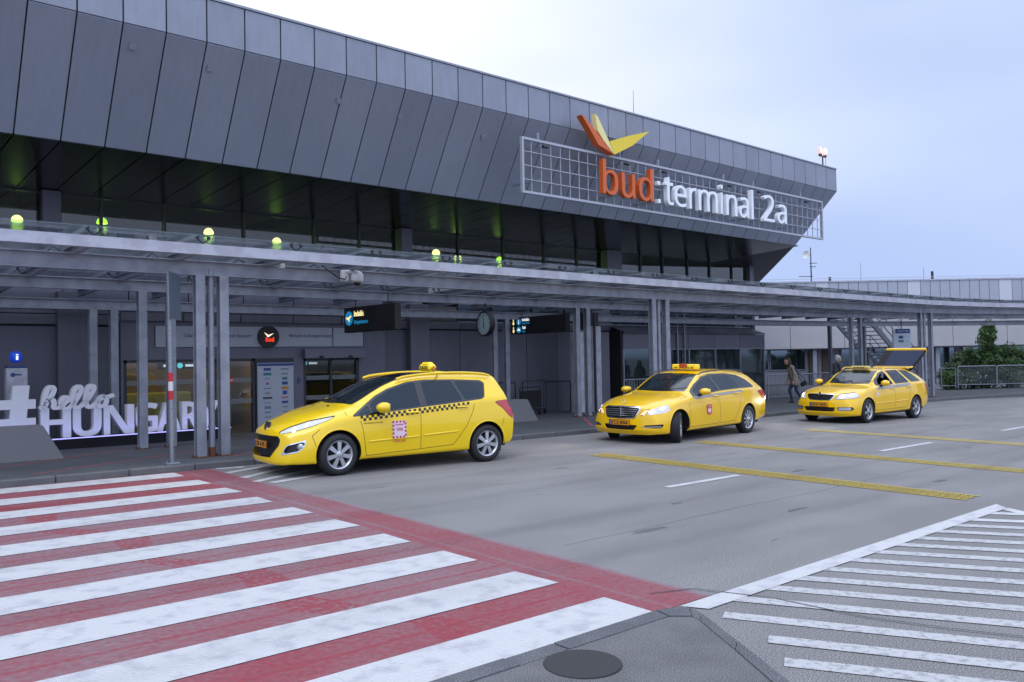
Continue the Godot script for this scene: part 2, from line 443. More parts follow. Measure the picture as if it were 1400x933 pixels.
func flat(road: Node, called: String, pts: Array, up: float, m: Material) -> MeshInstance3D:
	# a painted marking: a thin sheet following the road, cut into short pieces along its length
	var b := MB.new()
	var a: Vector2 = pts[0]; var d: Vector2 = pts[3]; var c: Vector2 = pts[2]; var e: Vector2 = pts[1]
	var n := 1
	for i in n:
		b.quad(R(a.x, a.y, up), R(e.x, e.y, up), R(c.x, c.y, up), R(d.x, d.y, up))
	return obj(called, b, m, road)

func make_markings() -> void:
	var road := get_node("road")
	road.remove_meta("note")
	# the worn red field of the crossing, painted in stripes between the white bars and in a band beside them
	var im := Image.create(1536, 1536, false, Image.FORMAT_RGB8)
	var f1 := FastNoiseLite.new(); f1.seed = 71; f1.frequency = 0.9; f1.fractal_octaves = 4
	var f2 := FastNoiseLite.new(); f2.seed = 72; f2.frequency = 14.0; f2.fractal_octaves = 3
	var x0 := -4.0; var x1 := 5.28; var n0 := 3.80; var n1 := 13.38
	var dull := Color(lin(0.20, 0.165, 0.178)); var redc := Color(lin(0.235, 0.045, 0.058)); var fresh := Color(lin(0.26, 0.030, 0.045))
	for j in 1536:
		var n := n1 - (n1 - n0) * (j + 0.5) / 1536.0
		var gap := fposmod(n - 3.29, 1.0)  # gaps take 0..0.51
		var row := floori(n - 3.29)
		for i in 1536:
			var x := x0 + (x1 - x0) * (i + 0.5) / 1536.0
			var b := f1.get_noise_2d(x, n)
			var s := f2.get_noise_2d(x, n)
			var k := 0.47 + 0.26 * b + 0.30 * s
			if row <= 1 or row >= 8: k += 0.32
			if row == 4 or row == 5 or row == 6: k -= 0.10
			var mid := absf(gap - 0.25 - 0.02 * f1.get_noise_2d(x * 0.6, 40.0 + row))
			if mid < 0.022: k += 0.35
			if x > 4.66:
				k = 0.72 + 0.25 * b + 0.22 * s
				if absf(x - 4.80 - 0.02 * b) < 0.025: k -= 0.30
				if x > 5.17 + 0.04 * b: k -= (x - 5.17) * 9.0
				if n > 8.6 and n < 11.9: k -= 0.22
			var px := 3.3 - 0.17 * (n - 4.0) + 0.15 * sin(n * 3.0)
			if absf(x - px) < 0.16 + 0.06 * b and s > -0.25: k += 0.4
			var c := dull.lerp(redc, clampf(k, 0.0, 1.0))
			if k > 1.0: c = c.lerp(fresh, clampf(k - 1.0, 0.0, 1.0))
			im.set_pixel(i, j, c)
	var rm := mat("red_paint", Color.WHITE, 0.7, 0.0, 0.4); rm.albedo_texture = ImageTexture.create_from_image(im)
	rm.normal_enabled = true; rm.normal_texture = noise_normal(4, 0.25, 5.0); rm.normal_scale = 0.3
	var b := MB.new()
	b.quad(R(x0, n0, 0.004), R(x1, n0, 0.004), R(x1, n1, 0.004), R(x0, n1, 0.004), Vector2(0, 1), Vector2(1, 1), Vector2(1, 0), Vector2(0, 0))
	obj("red_crossing_field", b, rm, road)
	for i in 10:
		var a := 12.80 - i * 1.0
		if i == 9: a = 3.80
		var n := 12.80 - i + 0.49
		flat(road, "white_crossing_stripe", [Vector2(-4.0, a), Vector2(4.63 + 0.02 * ((i * 7) % 3 - 1), a), Vector2(4.62, n), Vector2(-4.0, n)], 0.009, M.white_paint)
	# hatched area by the island
	flat(road, "white_edge_line", [Vector2(4.96, 3.60), Vector2(10.75, 3.60), Vector2(10.95, 3.78), Vector2(4.86, 3.78)], 0.008, M.white_paint)
	flat(road, "white_edge_line", [Vector2(10.62, 3.60), Vector2(9.6, 2.0), Vector2(9.82, 2.0), Vector2(10.80, 3.60)], 0.006, M.white_paint)
	var bars := [[10.32, 3.59, 0.585, -0.811, 0.5], [9.75, 3.61, 0.577, -0.817, 1.2], [9.33, 3.59, 0.557, -0.830, 1.9], [8.88, 3.58, 0.549, -0.836, 2.6], [8.42, 3.585, 0.545, -0.838, 3.3], [7.99, 3.58, 0.535, -0.845, 4.0], [7.56, 3.58, 0.528, -0.849, 4.6], [7.11, 3.575, 0.518, -0.855, 5.0], [6.66, 3.57, 0.512, -0.859, 5.2], [6.22, 3.57, 0.503, -0.864, 5.2], [5.80, 3.57, 0.492, -0.871, 5.2], [5.35, 3.58, 0.486, -0.874, 5.2], [4.93, 3.46, 0.470, -0.883, 5.2], [4.72, 2.98, 0.475, -0.880, 5.0], [4.44, 2.70, 0.50, -0.866, 4.8]]
	for i in bars.size():
		var e := Vector2(bars[i][2], bars[i][3]).normalized()
		var o := Vector2(-e.y, e.x) * 0.074
		var a := Vector2(bars[i][0], bars[i][1]); var z: Vector2 = a + e * bars[i][4]
		if i < 12: a -= e * 0.11
		flat(road, "white_hatch_line", [a - o, z - o, z + o, a + o], 0.005 + 0.001 * (i % 2), M.old_white_paint if i > 1 else M.white_paint)
	# short white hatching by the kerb in front of the first taxi
	for q in [[5.30, 13.30, 5.72, 13.22], [5.24, 12.72, 6.0, 13.05], [5.20, 12.05, 6.3, 12.75], [5.16, 11.55, 6.4, 12.2], [5.30, 11.30, 6.7, 11.72]]:
		var a := Vector2(q[0], q[1]); var z := Vector2(q[2], q[3])
		var o := (z - a).normalized().orthogonal() * 0.07
		flat(road, "white_kerb_hatch", [a - o, z - o, z + o, a + o], 0.006, M.white_paint)
	# yellow rumble strips across the lanes, each of thin bars
	for s in [[11.2, 4.12, 10.5], [14.35, 4.2, 10.55], [18.5, 4.3, 10.5]]:
		for k in 5:
			var xx: float = s[0] - 0.20 + 0.10 * k
			flat(road, "yellow_rumble_bar", [Vector2(xx - 0.029, s[1] + 0.03 * (k % 2)), Vector2(xx + 0.029, s[1] + 0.03 * (k % 2)), Vector2(xx + 0.029, s[2]), Vector2(xx - 0.029, s[2])], 0.008, M.yellow_paint)
	for s in [[9.1, 10.8], [15.4, 17.6], [21.5, 23.6], [27.6, 29.7]]:
		flat(road, "white_lane_dash", [Vector2(s[0], 7.19), Vector2(s[1], 7.19), Vector2(s[1], 7.31), Vector2(s[0], 7.31)], 0.006, M.white_paint)
	var stain := mat("oil_stain", lin(0.05, 0.05, 0.055, 0.28), 0.8)
	var rs := RandomNumberGenerator.new(); rs.seed = 77
	for k in 16:
		var c := [Vector2(8.2, 6.4), Vector2(11.9, 6.9), Vector2(9.4, 9.6), Vector2(13.0, 8.9), Vector2(16.6, 9.4), Vector2(7.4, 8.0), Vector2(6.7, 5.6), Vector2(12.4, 5.0), Vector2(17.2, 6.4), Vector2(20.5, 8.6), Vector2(8.9, 5.2), Vector2(10.4, 12.2), Vector2(6.2, 9.9), Vector2(15.0, 11.9), Vector2(24.2, 9.0), Vector2(7.3, 4.5)][k] as Vector2
		var sm := MB.new(); var rad := []
		var lx := rs.randf_range(0.05, 0.32); var ln := rs.randf_range(0.02, 0.07)
		for e in 12: rad.append(Vector2(lx * cos(TAU * e / 12.0), ln * sin(TAU * e / 12.0)) * rs.randf_range(0.55, 1.2))
		for e in 12:
			var p: Vector2 = c + rad[e]; var q: Vector2 = c + rad[(e + 1) % 12]
			sm.tri(R(c.x, c.y, 0.004), R(p.x, p.y, 0.004), R(q.x, q.y, 0.004))
		obj("oil_stain", sm, stain, road)
	var seamm := mat("asphalt_seam", lin(0.07, 0.07, 0.075, 0.5), 0.85)
	for l in [[10.75, 5.6, 40.0], [5.72, 5.6, 26.0], [8.95, 7.0, 30.0]]:
		var sm := MB.new()
		var x := l[1] as float
		while x < l[2]:
			var y0: float = l[0] + 0.02 * sin(x * 1.7) + 0.012 * sin(x * 5.3); var y1: float = l[0] + 0.02 * sin((x + 0.5) * 1.7) + 0.012 * sin((x + 0.5) * 5.3)
			sm.quad(R(x, y0 - 0.006, 0.003), R(x + 0.5, y1 - 0.006, 0.003), R(x + 0.5, y1 + 0.006, 0.003), R(x, y0 + 0.006, 0.003))
			x += 0.5
		obj("asphalt_seam", sm, seamm, road)
	# faint tyre tracks along the lanes, each of three thin overlapping films with soft edges
	var tm := mat("tyre_film", lin(0.05, 0.05, 0.055, 0.018), 0.8)
	for l in [[5.05, -4.0, 30.0], [6.55, -4.0, 34.0], [8.35, -4.0, 34.0], [9.95, -4.0, 24.0], [11.45, 1.0, 13.0]]:
		for q in 3:
			var hw: float = [0.19, 0.13, 0.075][q]
			var sm := MB.new(); var x: float = l[1]
			while x < l[2]:
				var o0: float = l[0] + 0.07 * sin(x * 0.55 + l[0]); var o1: float = l[0] + 0.07 * sin((x + 1.0) * 0.55 + l[0])
				sm.quad(R(x, o0 - hw, 0.0115 + 0.0012 * q), R(x + 1.0, o1 - hw, 0.0115 + 0.0012 * q), R(x + 1.0, o1 + hw, 0.0115 + 0.0012 * q), R(x, o0 + hw, 0.0115 + 0.0012 * q))
				x += 1.0
			obj("tyre_track", sm, tm, road)
	# dark crack sealing lines
	var sealm := mat("crack_seal", lin(0.02, 0.02, 0.025), 0.6)
	var pts := [Vector2(4.95, 4.12), Vector2(5.30, 3.98), Vector2(5.53, 3.43), Vector2(5.59, 2.79), Vector2(5.77, 2.29), Vector2(5.95, 1.92), Vector2(6.1, 1.2)]
	var cs := MB.new()
	for i in pts.size() - 1:
		var o: Vector2 = (pts[i + 1] - pts[i]).normalized().orthogonal() * 0.006
		var p: Vector2 = pts[i]; var q: Vector2 = pts[i + 1]
		cs.quad(R(p.x - o.x, p.y - o.y, 0.011), R(q.x - o.x, q.y - o.y, 0.011), R(q.x + o.x, q.y + o.y, 0.011), R(p.x + o.x, p.y + o.y, 0.011))
	obj("crack_seal", cs, sealm, road)
	# red lines on the pavement
	var wk := get_node("pavement")
	var rl := mat("red_line_paint", lin(0.30, 0.07, 0.09), 0.8)
	for l in [[Vector2(2.2, 15.4), Vector2(5.2, 17.8)], [Vector2(2.8, 14.0), Vector2(6.6, 16.4)], [Vector2(5.9, 14.2), Vector2(9.6, 16.8)], [Vector2(15.0, 14.2), Vector2(17.8, 17.2)], [Vector2(17.3, 13.7), Vector2(18.3, 14.9)]]:
		var a: Vector2 = l[0]; var z: Vector2 = l[1]
		var o: Vector2 = (z - a).normalized().orthogonal() * 0.04
		var lb := MB.new(); var k := 4
		for i in k:
			var p := a.lerp(z, float(i) / k); var q := a.lerp(z, float(i + 1) / k)
			lb.quad(W(p.x + o.x, p.y + o.y, 0.004), W(p.x - o.x, p.y - o.y, 0.004), W(q.x - o.x, q.y - o.y, 0.004), W(q.x + o.x, q.y + o.y, 0.004))
		obj("red_pavement_line", lb, rl, wk)

func make_terminal() -> void:
	var T := thing("terminal_building", "long grey metal clad airport terminal with sloping overhanging fascia and dark clerestory glazing", "building")
	var pm := [M.panel, M.panel_b, M.panel, M.panel_c]
	var j0 := 4.393; var js := 0.851
	var x_end := j0 + 35 * js
	var n3 := 19.05; var y3 := 6.50; var ng := 23.5
	var xc := 33.02  # where the mitred lower edge of the overhang turns round the corner
	# backing of the overhang: one closed prism along x
	var prof := PackedVector2Array([Vector2(17.76, 9.66), Vector2(17.76, 8.78), Vector2(19.09, 6.58), Vector2(23.6, 6.34), Vector2(23.75, 7.7), Vector2(34.0, 8.0), Vector2(34.0, 9.3)])
	var bk := MB.new()
	# prism axes: local x = n, local y = up, extruded along world x
	bk.prism(prof, Transform3D(Basis(Vector3(0, 0, -1), Vector3(0, 1, 0), Vector3(1, 0, 0)), Vector3(xc - 0.1, 0, 0)), xc + 7.5)
	obj("roof_body", bk, M.joint, T)
	# the overhang's return round the corner, running back at an angle
	var rd := Vector3(0.776, 0, -0.630) * 19.0
	var e1 := P(34.18, 17.70, 9.71); var e2 := P(34.18, 17.70, 8.76); var e3 := P(xc, n3, y3)
	var cap := MB.new()
	cap.quad(e2, e2 + rd, e1 + rd, e1); cap.quad(e3, e3 + rd, e2 + rd, e2)
	cap.quad(e1, e1 + rd, P(34.0, 34.0, 9.5), P(33.0, 17.8, 9.66))
	obj("return_fascia", cap, M.panel_b, T)
	var cop := MB.new()
	cop.box(P((x_end - 7.5) * 0.5, 17.80, 9.73), Vector3(x_end + 7.5, 0.05, 0.26))
	obj("roof_edge_trim", cop, M.panel_c, T)
	var slope := Vector3(0, y3 - 8.76, -(n3 - 17.7))
	var sl := slope.length(); var sd := slope / sl
	var b_low := Basis(Vector3(1, 0, 0), -sd, Vector3(1, 0, 0).cross(-sd))
	var so := Vector3(0, -0.25, -(ng - n3))
	var ol := so.length(); var od := so / ol
	var b_sof := Basis(Vector3(1, 0, 0), -od, Vector3(1, 0, 0).cross(-od))
	for k in range(-14, 35):
		var xm := j0 + (k + 0.5) * js
		var w := js - 0.028
		var h := MB.new()
		h.cham(P(xm, 17.72, 9.232), Vector3(w, 0.925, 0.045), 0.006)
		obj("upper_fascia_panel", h, pm[(k * 5 + 70) % 4], T)
		h = MB.new()
		if k < 33:
			h.cham(P(xm, 17.7, 8.76) + slope * 0.5 + b_low.z * -0.022, Vector3(w, sl - 0.022, 0.045), 0.006, b_low)
		else:
			var rect := PackedVector2Array([Vector2(xm - w * 0.5, -sl + 0.011), Vector2(xm + w * 0.5, -sl + 0.011), Vector2(xm + w * 0.5, -0.011), Vector2(xm - w * 0.5, -0.011)])
			var keep := PackedVector2Array([Vector2(0, 0.1), Vector2(0, -sl), Vector2(xc, -sl), Vector2(34.17, 0.0), Vector2(34.17, 0.1)])
			for pc in Geometry2D.intersect_polygons(rect, keep): h.prism(pc, Transform3D(b_low, P(0, 17.7, 8.76)), 0.045)
		obj("lower_fascia_panel", h, pm[(k * 3 + 70) % 4], T)
		if xm + w * 0.5 < xc + 0.3:
			h = MB.new()
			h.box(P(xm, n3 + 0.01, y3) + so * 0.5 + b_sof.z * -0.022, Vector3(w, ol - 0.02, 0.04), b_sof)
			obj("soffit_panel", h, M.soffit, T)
	var tail := MB.new()
	var sy := func(n: float) -> float: return y3 - 0.056 * (n - n3)
	var sp := [Vector2(xc + 0.27, 19.28), Vector2(xc + 0.776 * 19.0, n3 + 0.63 * 19.0), Vector2(xc + 0.776 * 19.0, 34.0), Vector2(36.4, 34.0), Vector2(36.4, 23.5), Vector2(xc + 0.27, 23.5)]
	for q in [[0, 1, 2], [0, 2, 4], [2, 3, 4], [0, 4, 5]]:
		var a: Vector2 = sp[q[0]]; var b: Vector2 = sp[q[1]]; var c: Vector2 = sp[q[2]]
		tail.tri(P(a.x, a.y, sy.call(a.y)), P(c.x, c.y, sy.call(c.y)), P(b.x, b.y, sy.call(b.y)))
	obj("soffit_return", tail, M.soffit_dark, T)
	for q in [[5.47, 0.16], [7.1, 0.2], [10.3, 0.24], [12.1, 0.26], [14.9, 0.3], [2.6, 0.22]]:
		var s := MB.new()
		s.box(P(q[0], 17.7, 8.76) + slope * q[1] + b_low.z * 0.02, Vector3(0.12, 0.12, 0.04), b_low)
		obj("fascia_sensor_box", s, M.panel_c, T)
	# clerestory, set back over the ground floor
	var mull := [-6.6, -4.4, -2.2, 0.5, 2.7, 6.36, 7.97, 10.23, 12.49, 14.1, 18.1, 20.2, 22.3, 24.1, 28.0, 29.5, 31.3, 33.0, 34.8]
	mat("column_dark", lin(0.10, 0.095, 0.125), 0.4, 0.2)
	var cols := [[-5.9, -5.4], [4.92, 5.36], [15.54, 15.98], [25.6, 26.5]]
	var cuts := [-7.6]
	for m in mull: cuts.append(m)
	for c in cols:
		cuts.append(c[0]); cuts.append(c[1])
	cuts.append(36.1); cuts.sort()
	for i in cuts.size() - 1:
		var a: float = cuts[i]; var b: float = cuts[i + 1]
		var is_col := false
		for c in cols:
			if absf(a - c[0]) < 0.001: is_col = true
		if is_col or b - a < 0.1: continue
		var g := MB.new()
		g.box(P((a + b) * 0.5, ng, 5.24), Vector3(b - a - 0.07, 2.0, 0.012))
		obj("clerestory_pane", g, M.dark_glass, T)
		var fr := MB.new()
		fr.box(P(a, ng - 0.02, 5.24), Vector3(0.07, 2.02, 0.10))
		obj("mullion", fr, M.dark_frame, T)
	for c in cols:
		var m := MB.new(); m.cham(P((c[0] + c[1]) * 0.5, ng - 0.12, 5.24), Vector3(c[1] - c[0], 2.04, 0.4), 0.02)
		obj("column_casing", m, M.column_dark, T)
	var rail := MB.new()
	rail.box(P(14.2, ng + 0.03, 6.24), Vector3(43.7, 0.04, 0.06)); rail.box(P(14.2, ng - 0.02, 4.19), Vector3(43.7, 0.07, 0.12))
	obj("window_rail", rail, M.dark_frame, T)
	var ter := MB.new(); ter.span(P(-7.6, 21.2, 4.02), P(32.8, 23.45, 4.16)); ter.span(P(32.8, 22.5, 4.02), P(36.4, 23.45, 4.16)); obj("terrace_slab", ter, M.wall_panel_c, T)
	var cr := MB.new(); cr.span(P(32.72, 21.05, -0.4), P(32.92, 24.0, 4.2)); obj("corner_post", cr, M.wall_panel_c, T)
	var cr2 := MB.new(); cr2.span(P(36.1, 23.3, 4.1), P(36.42, 23.8, 6.26)); obj("corner_post", cr2, M.wall_panel_c, T)
	# hall behind the clerestory
	var hall := MB.new()
	hall.span(P(-7.6, 33.9, 3.0), P(36.4, 34.1, 8.6)); hall.span(P(-7.6, 23.6, 3.72), P(36.4, 34.0, 3.80)); hall.span(P(-7.7, 23.5, 3.0), P(-7.6, 34.0, 8.6)); hall.span(P(36.3, 23.7, -0.4), P(36.4, 34.0, 8.0)); hall.span(P(-7.6, 24.0, 7.62), P(36.4, 34.0, 7.7))
	obj("hall_shell", hall, mat("hall_green", lin(0.022, 0.038, 0.014), 0.35), T)
	for k in 9:
		var beams := MB.new(); beams.beam(P(-4.0 + k * 4.6, 25.2, 7.3), P(-4.0 + k * 4.6, 33.8, 7.3), 0.12, 0.3)
		obj("hall_beam", beams, M.dark_frame, T)
	var lw := glow("far_window_glow", lin(0.4, 0.5, 0.6), Color(0.62, 0.74, 0.85), 0.55)
	for q in [[32.6, 0.8], [33.9, 1.3]]:
		var m := MB.new(); m.box(P(q[0] + 0.4, 33.8, 6.05), Vector3(q[1], 0.75, 0.05)); obj("far_window", m, lw, T)
	ng = 21.2
	# ground floor wall: panels between 2.78 and the pavement
	var backing := MB.new()
	backing.span(P(-7.6, 21.24, -0.5), P(6.05, 21.6, 4.2)); backing.span(P(6.05, 21.24, 2.84), P(13.3, 21.6, 4.2)); backing.span(P(13.3, 21.24, -0.5), P(23.2, 21.6, 3.02)); backing.span(P(13.3, 21.24, 3.70), P(32.7, 21.6, 4.2)); backing.span(P(23.2, 21.24, 2.72), P(32.7, 21.6, 3.02))
	obj("wall_core", backing, M.joint, T)
	var wm := [M.wall_panel, M.wall_panel_b, M.wall_panel, M.wall_panel_c]
	var k2 := 0
	var x := 19.21 - 1.43 * 18
	while x < 23.1:
		k2 += 1
		var a := x; var b := x + 1.43
		x = b
		var spans := [[a, b]]
		if b > 6.04 and a < 13.3:
			spans = []
			if a < 6.0: spans.append([a, 6.02])
			if b > 13.35: spans.append([13.32, b])
		for s in spans:
			var q := MB.new()
			q.cham(P((s[0] + s[1]) * 0.5, ng, 1.24), Vector3(s[1] - s[0] - 0.022, 3.06, 0.05), 0.006)
			obj("wall_panel", q, wm[k2 % 4], T)
		var t := MB.new()
		t.cham(P((a + b) * 0.5, ng - 0.03, 2.925), Vector3(b - a - 0.02, 0.23, 0.09), 0.006)
		obj("ledge_panel", t, wm[(k2 + 1) % 4], T)
		if b < 16.3:
			t = MB.new(); t.cham(P((a + b) * 0.5, ng, 3.61), Vector3(b - a - 0.022, 1.10, 0.05), 0.006)
			obj("wall_panel", t, wm[(k2 + 2) % 4], T)
		else:
			t = MB.new(); t.cham(P((a + b) * 0.5, ng, 3.93), Vector3(b - a - 0.022, 0.46, 0.05), 0.006)
			obj("wall_panel", t, wm[(k2 + 2) % 4], T)
	for k in 7:
		var t := MB.new(); t.cham(P(23.85 + k * 1.43, ng, 3.93), Vector3(1.41, 0.46, 0.05), 0.006)
		obj("wall_panel", t, wm[k % 4], T)
	for c in [[4.75, 5.55], [14.3, 15.0], [-4.9, -4.1]]:
		var t := MB.new(); t.cham(P((c[0] + c[1]) * 0.5, ng - 0.14, 1.6), Vector3(c[1] - c[0], 3.9, 0.24), 0.012)
		obj("pilaster", t, M.wall_panel_b, T)
	# strip window under the canopy
	var sx := [16.3, 17.7, 19.5, 20.3, 21.1, 22.0, 22.45, 23.5, 24.0, 25.4, 26.7, 28.02, 29.5, 31.55, 32.1, 32.6]
	for i in sx.size() - 1:
		var a: float = sx[i]; var b: float = sx[i + 1]
		if i in [6, 13]:
			var c := MB.new(); c.box(P((a + b) * 0.5, ng, 3.36), Vector3(b - a, 0.68, 0.10)); obj("window_pier", c, M.wall_panel, T); continue
		var g := MB.new(); g.box(P((a + b) * 0.5, ng + 0.04, 3.36), Vector3(b - a - 0.05, 0.60, 0.012)); obj("strip_window_pane", g, M.mirror_glass, T)
		var fr := MB.new(); fr.box(P(a, ng, 3.36), Vector3(0.05, 0.66, 0.07)); obj("window_mullion", fr, M.dark_frame, T)
	var sr := MB.new(); sr.box(P(24.45, ng - 0.01, 3.685), Vector3(16.4, 0.04, 0.09)); sr.box(P(24.45, ng - 0.03, 3.045), Vector3(16.4, 0.035, 0.12)); obj("window_sill", sr, M.steel, T)
	# low glazed box at the east end
	var nb := 20.5
	var bx := [23.35, 24.95, 26.1, 27.28, 29.05, 30.83, 32.66]
	for i in bx.size() - 1:
		var a: float = bx[i]; var b: float = bx[i + 1]
		var q := MB.new(); q.cham(P((a + b) * 0.5, nb, 2.41), Vector3(b - a - 0.02, 0.58, 0.05), 0.006); obj("box_panel", q, wm[(i + 1) % 4], T)
		if i != 1:
			var g := MB.new(); g.box(P((a + b) * 0.5, nb + 0.02, 0.92), Vector3(b - a - 0.05, 2.34, 0.012)); obj("ground_floor_pane", g, M.tinted_glass, T)
		else:
			var g := MB.new(); g.box(P((a + b) * 0.5, nb, 0.92), Vector3(b - a - 0.02, 2.34, 0.05)); obj("box_panel", g, M.wall_panel_c, T)
		var m := MB.new(); m.box(P(a, nb - 0.01, 0.92), Vector3(0.05, 2.40, 0.09)); obj("mullion", m, M.steel, T)
	var lastm := MB.new(); lastm.box(P(32.68, nb + 0.35, 1.2), Vector3(0.06, 3.0, 0.8)); lastm.box(P(28.0, nb - 0.005, 2.105), Vector3(9.36, 0.035, 0.08)); obj("box_frame", lastm, M.steel, T)
	var core := MB.new(); core.span(P(23.3, nb + 0.06, 2.12), P(32.62, 21.3, 2.70)); core.span(P(23.3, 23.5, -0.5), P(32.7, 23.6, 2.8)); core.span(P(23.25, nb, -0.5), P(23.33, 23.6, 2.8)); core.span(P(23.3, nb + 0.05, 2.6), P(32.62, 23.6, 2.69))
	obj("box_core", core, M.dark_inside, T)
	for i in 13:
		var t := MB.new()
		var b2 := Basis(Vector3(1, 0, 0), -0.30)
		t.cham(P(23.75 + i * 0.72, 20.80, 2.86), Vector3(0.70, 0.05, 0.78), 0.006, Basis(Vector3.RIGHT, 0.33))
		obj("ledge_panel", t, wm[i % 4], T)
	var drain := MB.new(); drain.cyl(P(26.5, 20.42, -0.1), P(26.5, 20.42, 4.2), 0.035); drain.cyl(P(26.95, 20.42, -0.1), P(26.95, 20.42, 4.2), 0.035); obj("downpipe", drain, M.galvanised, T)
	var box := MB.new(); box.span(P(22.05, 20.7, -0.2), P(22.85, 21.15, 2.75)); obj("service_box", box, M.wall_panel_b, T)
	# pendant lamps in the hall
	var lampm := glow("lamp_glow", lin(0.6, 0.8, 0.3), Color(0.95, 1.0, 0.55), 2.8)
	var lampd := glow("lamp_glow_dim", lin(0.5, 0.8, 0.2), Color(0.70, 1.0, 0.20), 1.5)
	var li := 0
	var where := ["seen leftmost through the clerestory, beside the dark column", "second from the left, split by a dark mullion", "third from the left, above the taxi rank canopy", "fourth from the left, just above the canopy glass", "half hidden at the right edge of the second dark column", "right of the second dark column, brightest of its cluster", "low on the canopy edge in the middle cluster", "rightmost of the row, alone near the middle of the clerestory"]
	for l in [[5.1, 6.08, 0], [7.34, 6.23, 1], [10.58, 6.2, 0], [12.95, 6.08, 0], [18.2, 6.26, 1], [19.72, 6.17, 0], [20.81, 6.02, 0], [23.04, 6.1, 1]]:
		var L := thing("pendant_lamp", "glowing dome pendant lamp " + where[li], "lamp", P(l[0], 27.0, l[1]), 0.0, "dome lamps inside the terminal clerestory")
		li += 1
		var s := MB.new()
		var pr := []
		for k in 9: pr.append(Vector2(0.155 * cos(PI * 0.5 * k / 8.0) + 0.001, 0.175 * sin(PI * 0.5 * k / 8.0)))
		s.lathe(pr, Vector3(0, -0.08, 0), 18)
		s.lathe([Vector2(0.001, -0.10), Vector2(0.10, -0.10), Vector2(0.150, -0.095), Vector2(0.155, -0.08)], Vector3.ZERO, 18)
		obj("lamp_shade", s, lampd if l[2] else lampm, L)
		var c := MB.new(); c.cyl(Vector3(0, 0.12, 0), Vector3(0, 7.6 - l[1], 0), 0.012); obj("cord", c, M.dark_frame, L)
		var o := OmniLight3D.new(); o.name = "light"; o.light_color = Color(0.72, 1.0, 0.25); o.light_energy = 0.4; o.light_size = 0.15; o.omni_range = 14.0; o.omni_attenuation = 2.0; o.shadow_enabled = true; o.position = Vector3(0, -0.28, 0); L.add_child(o)

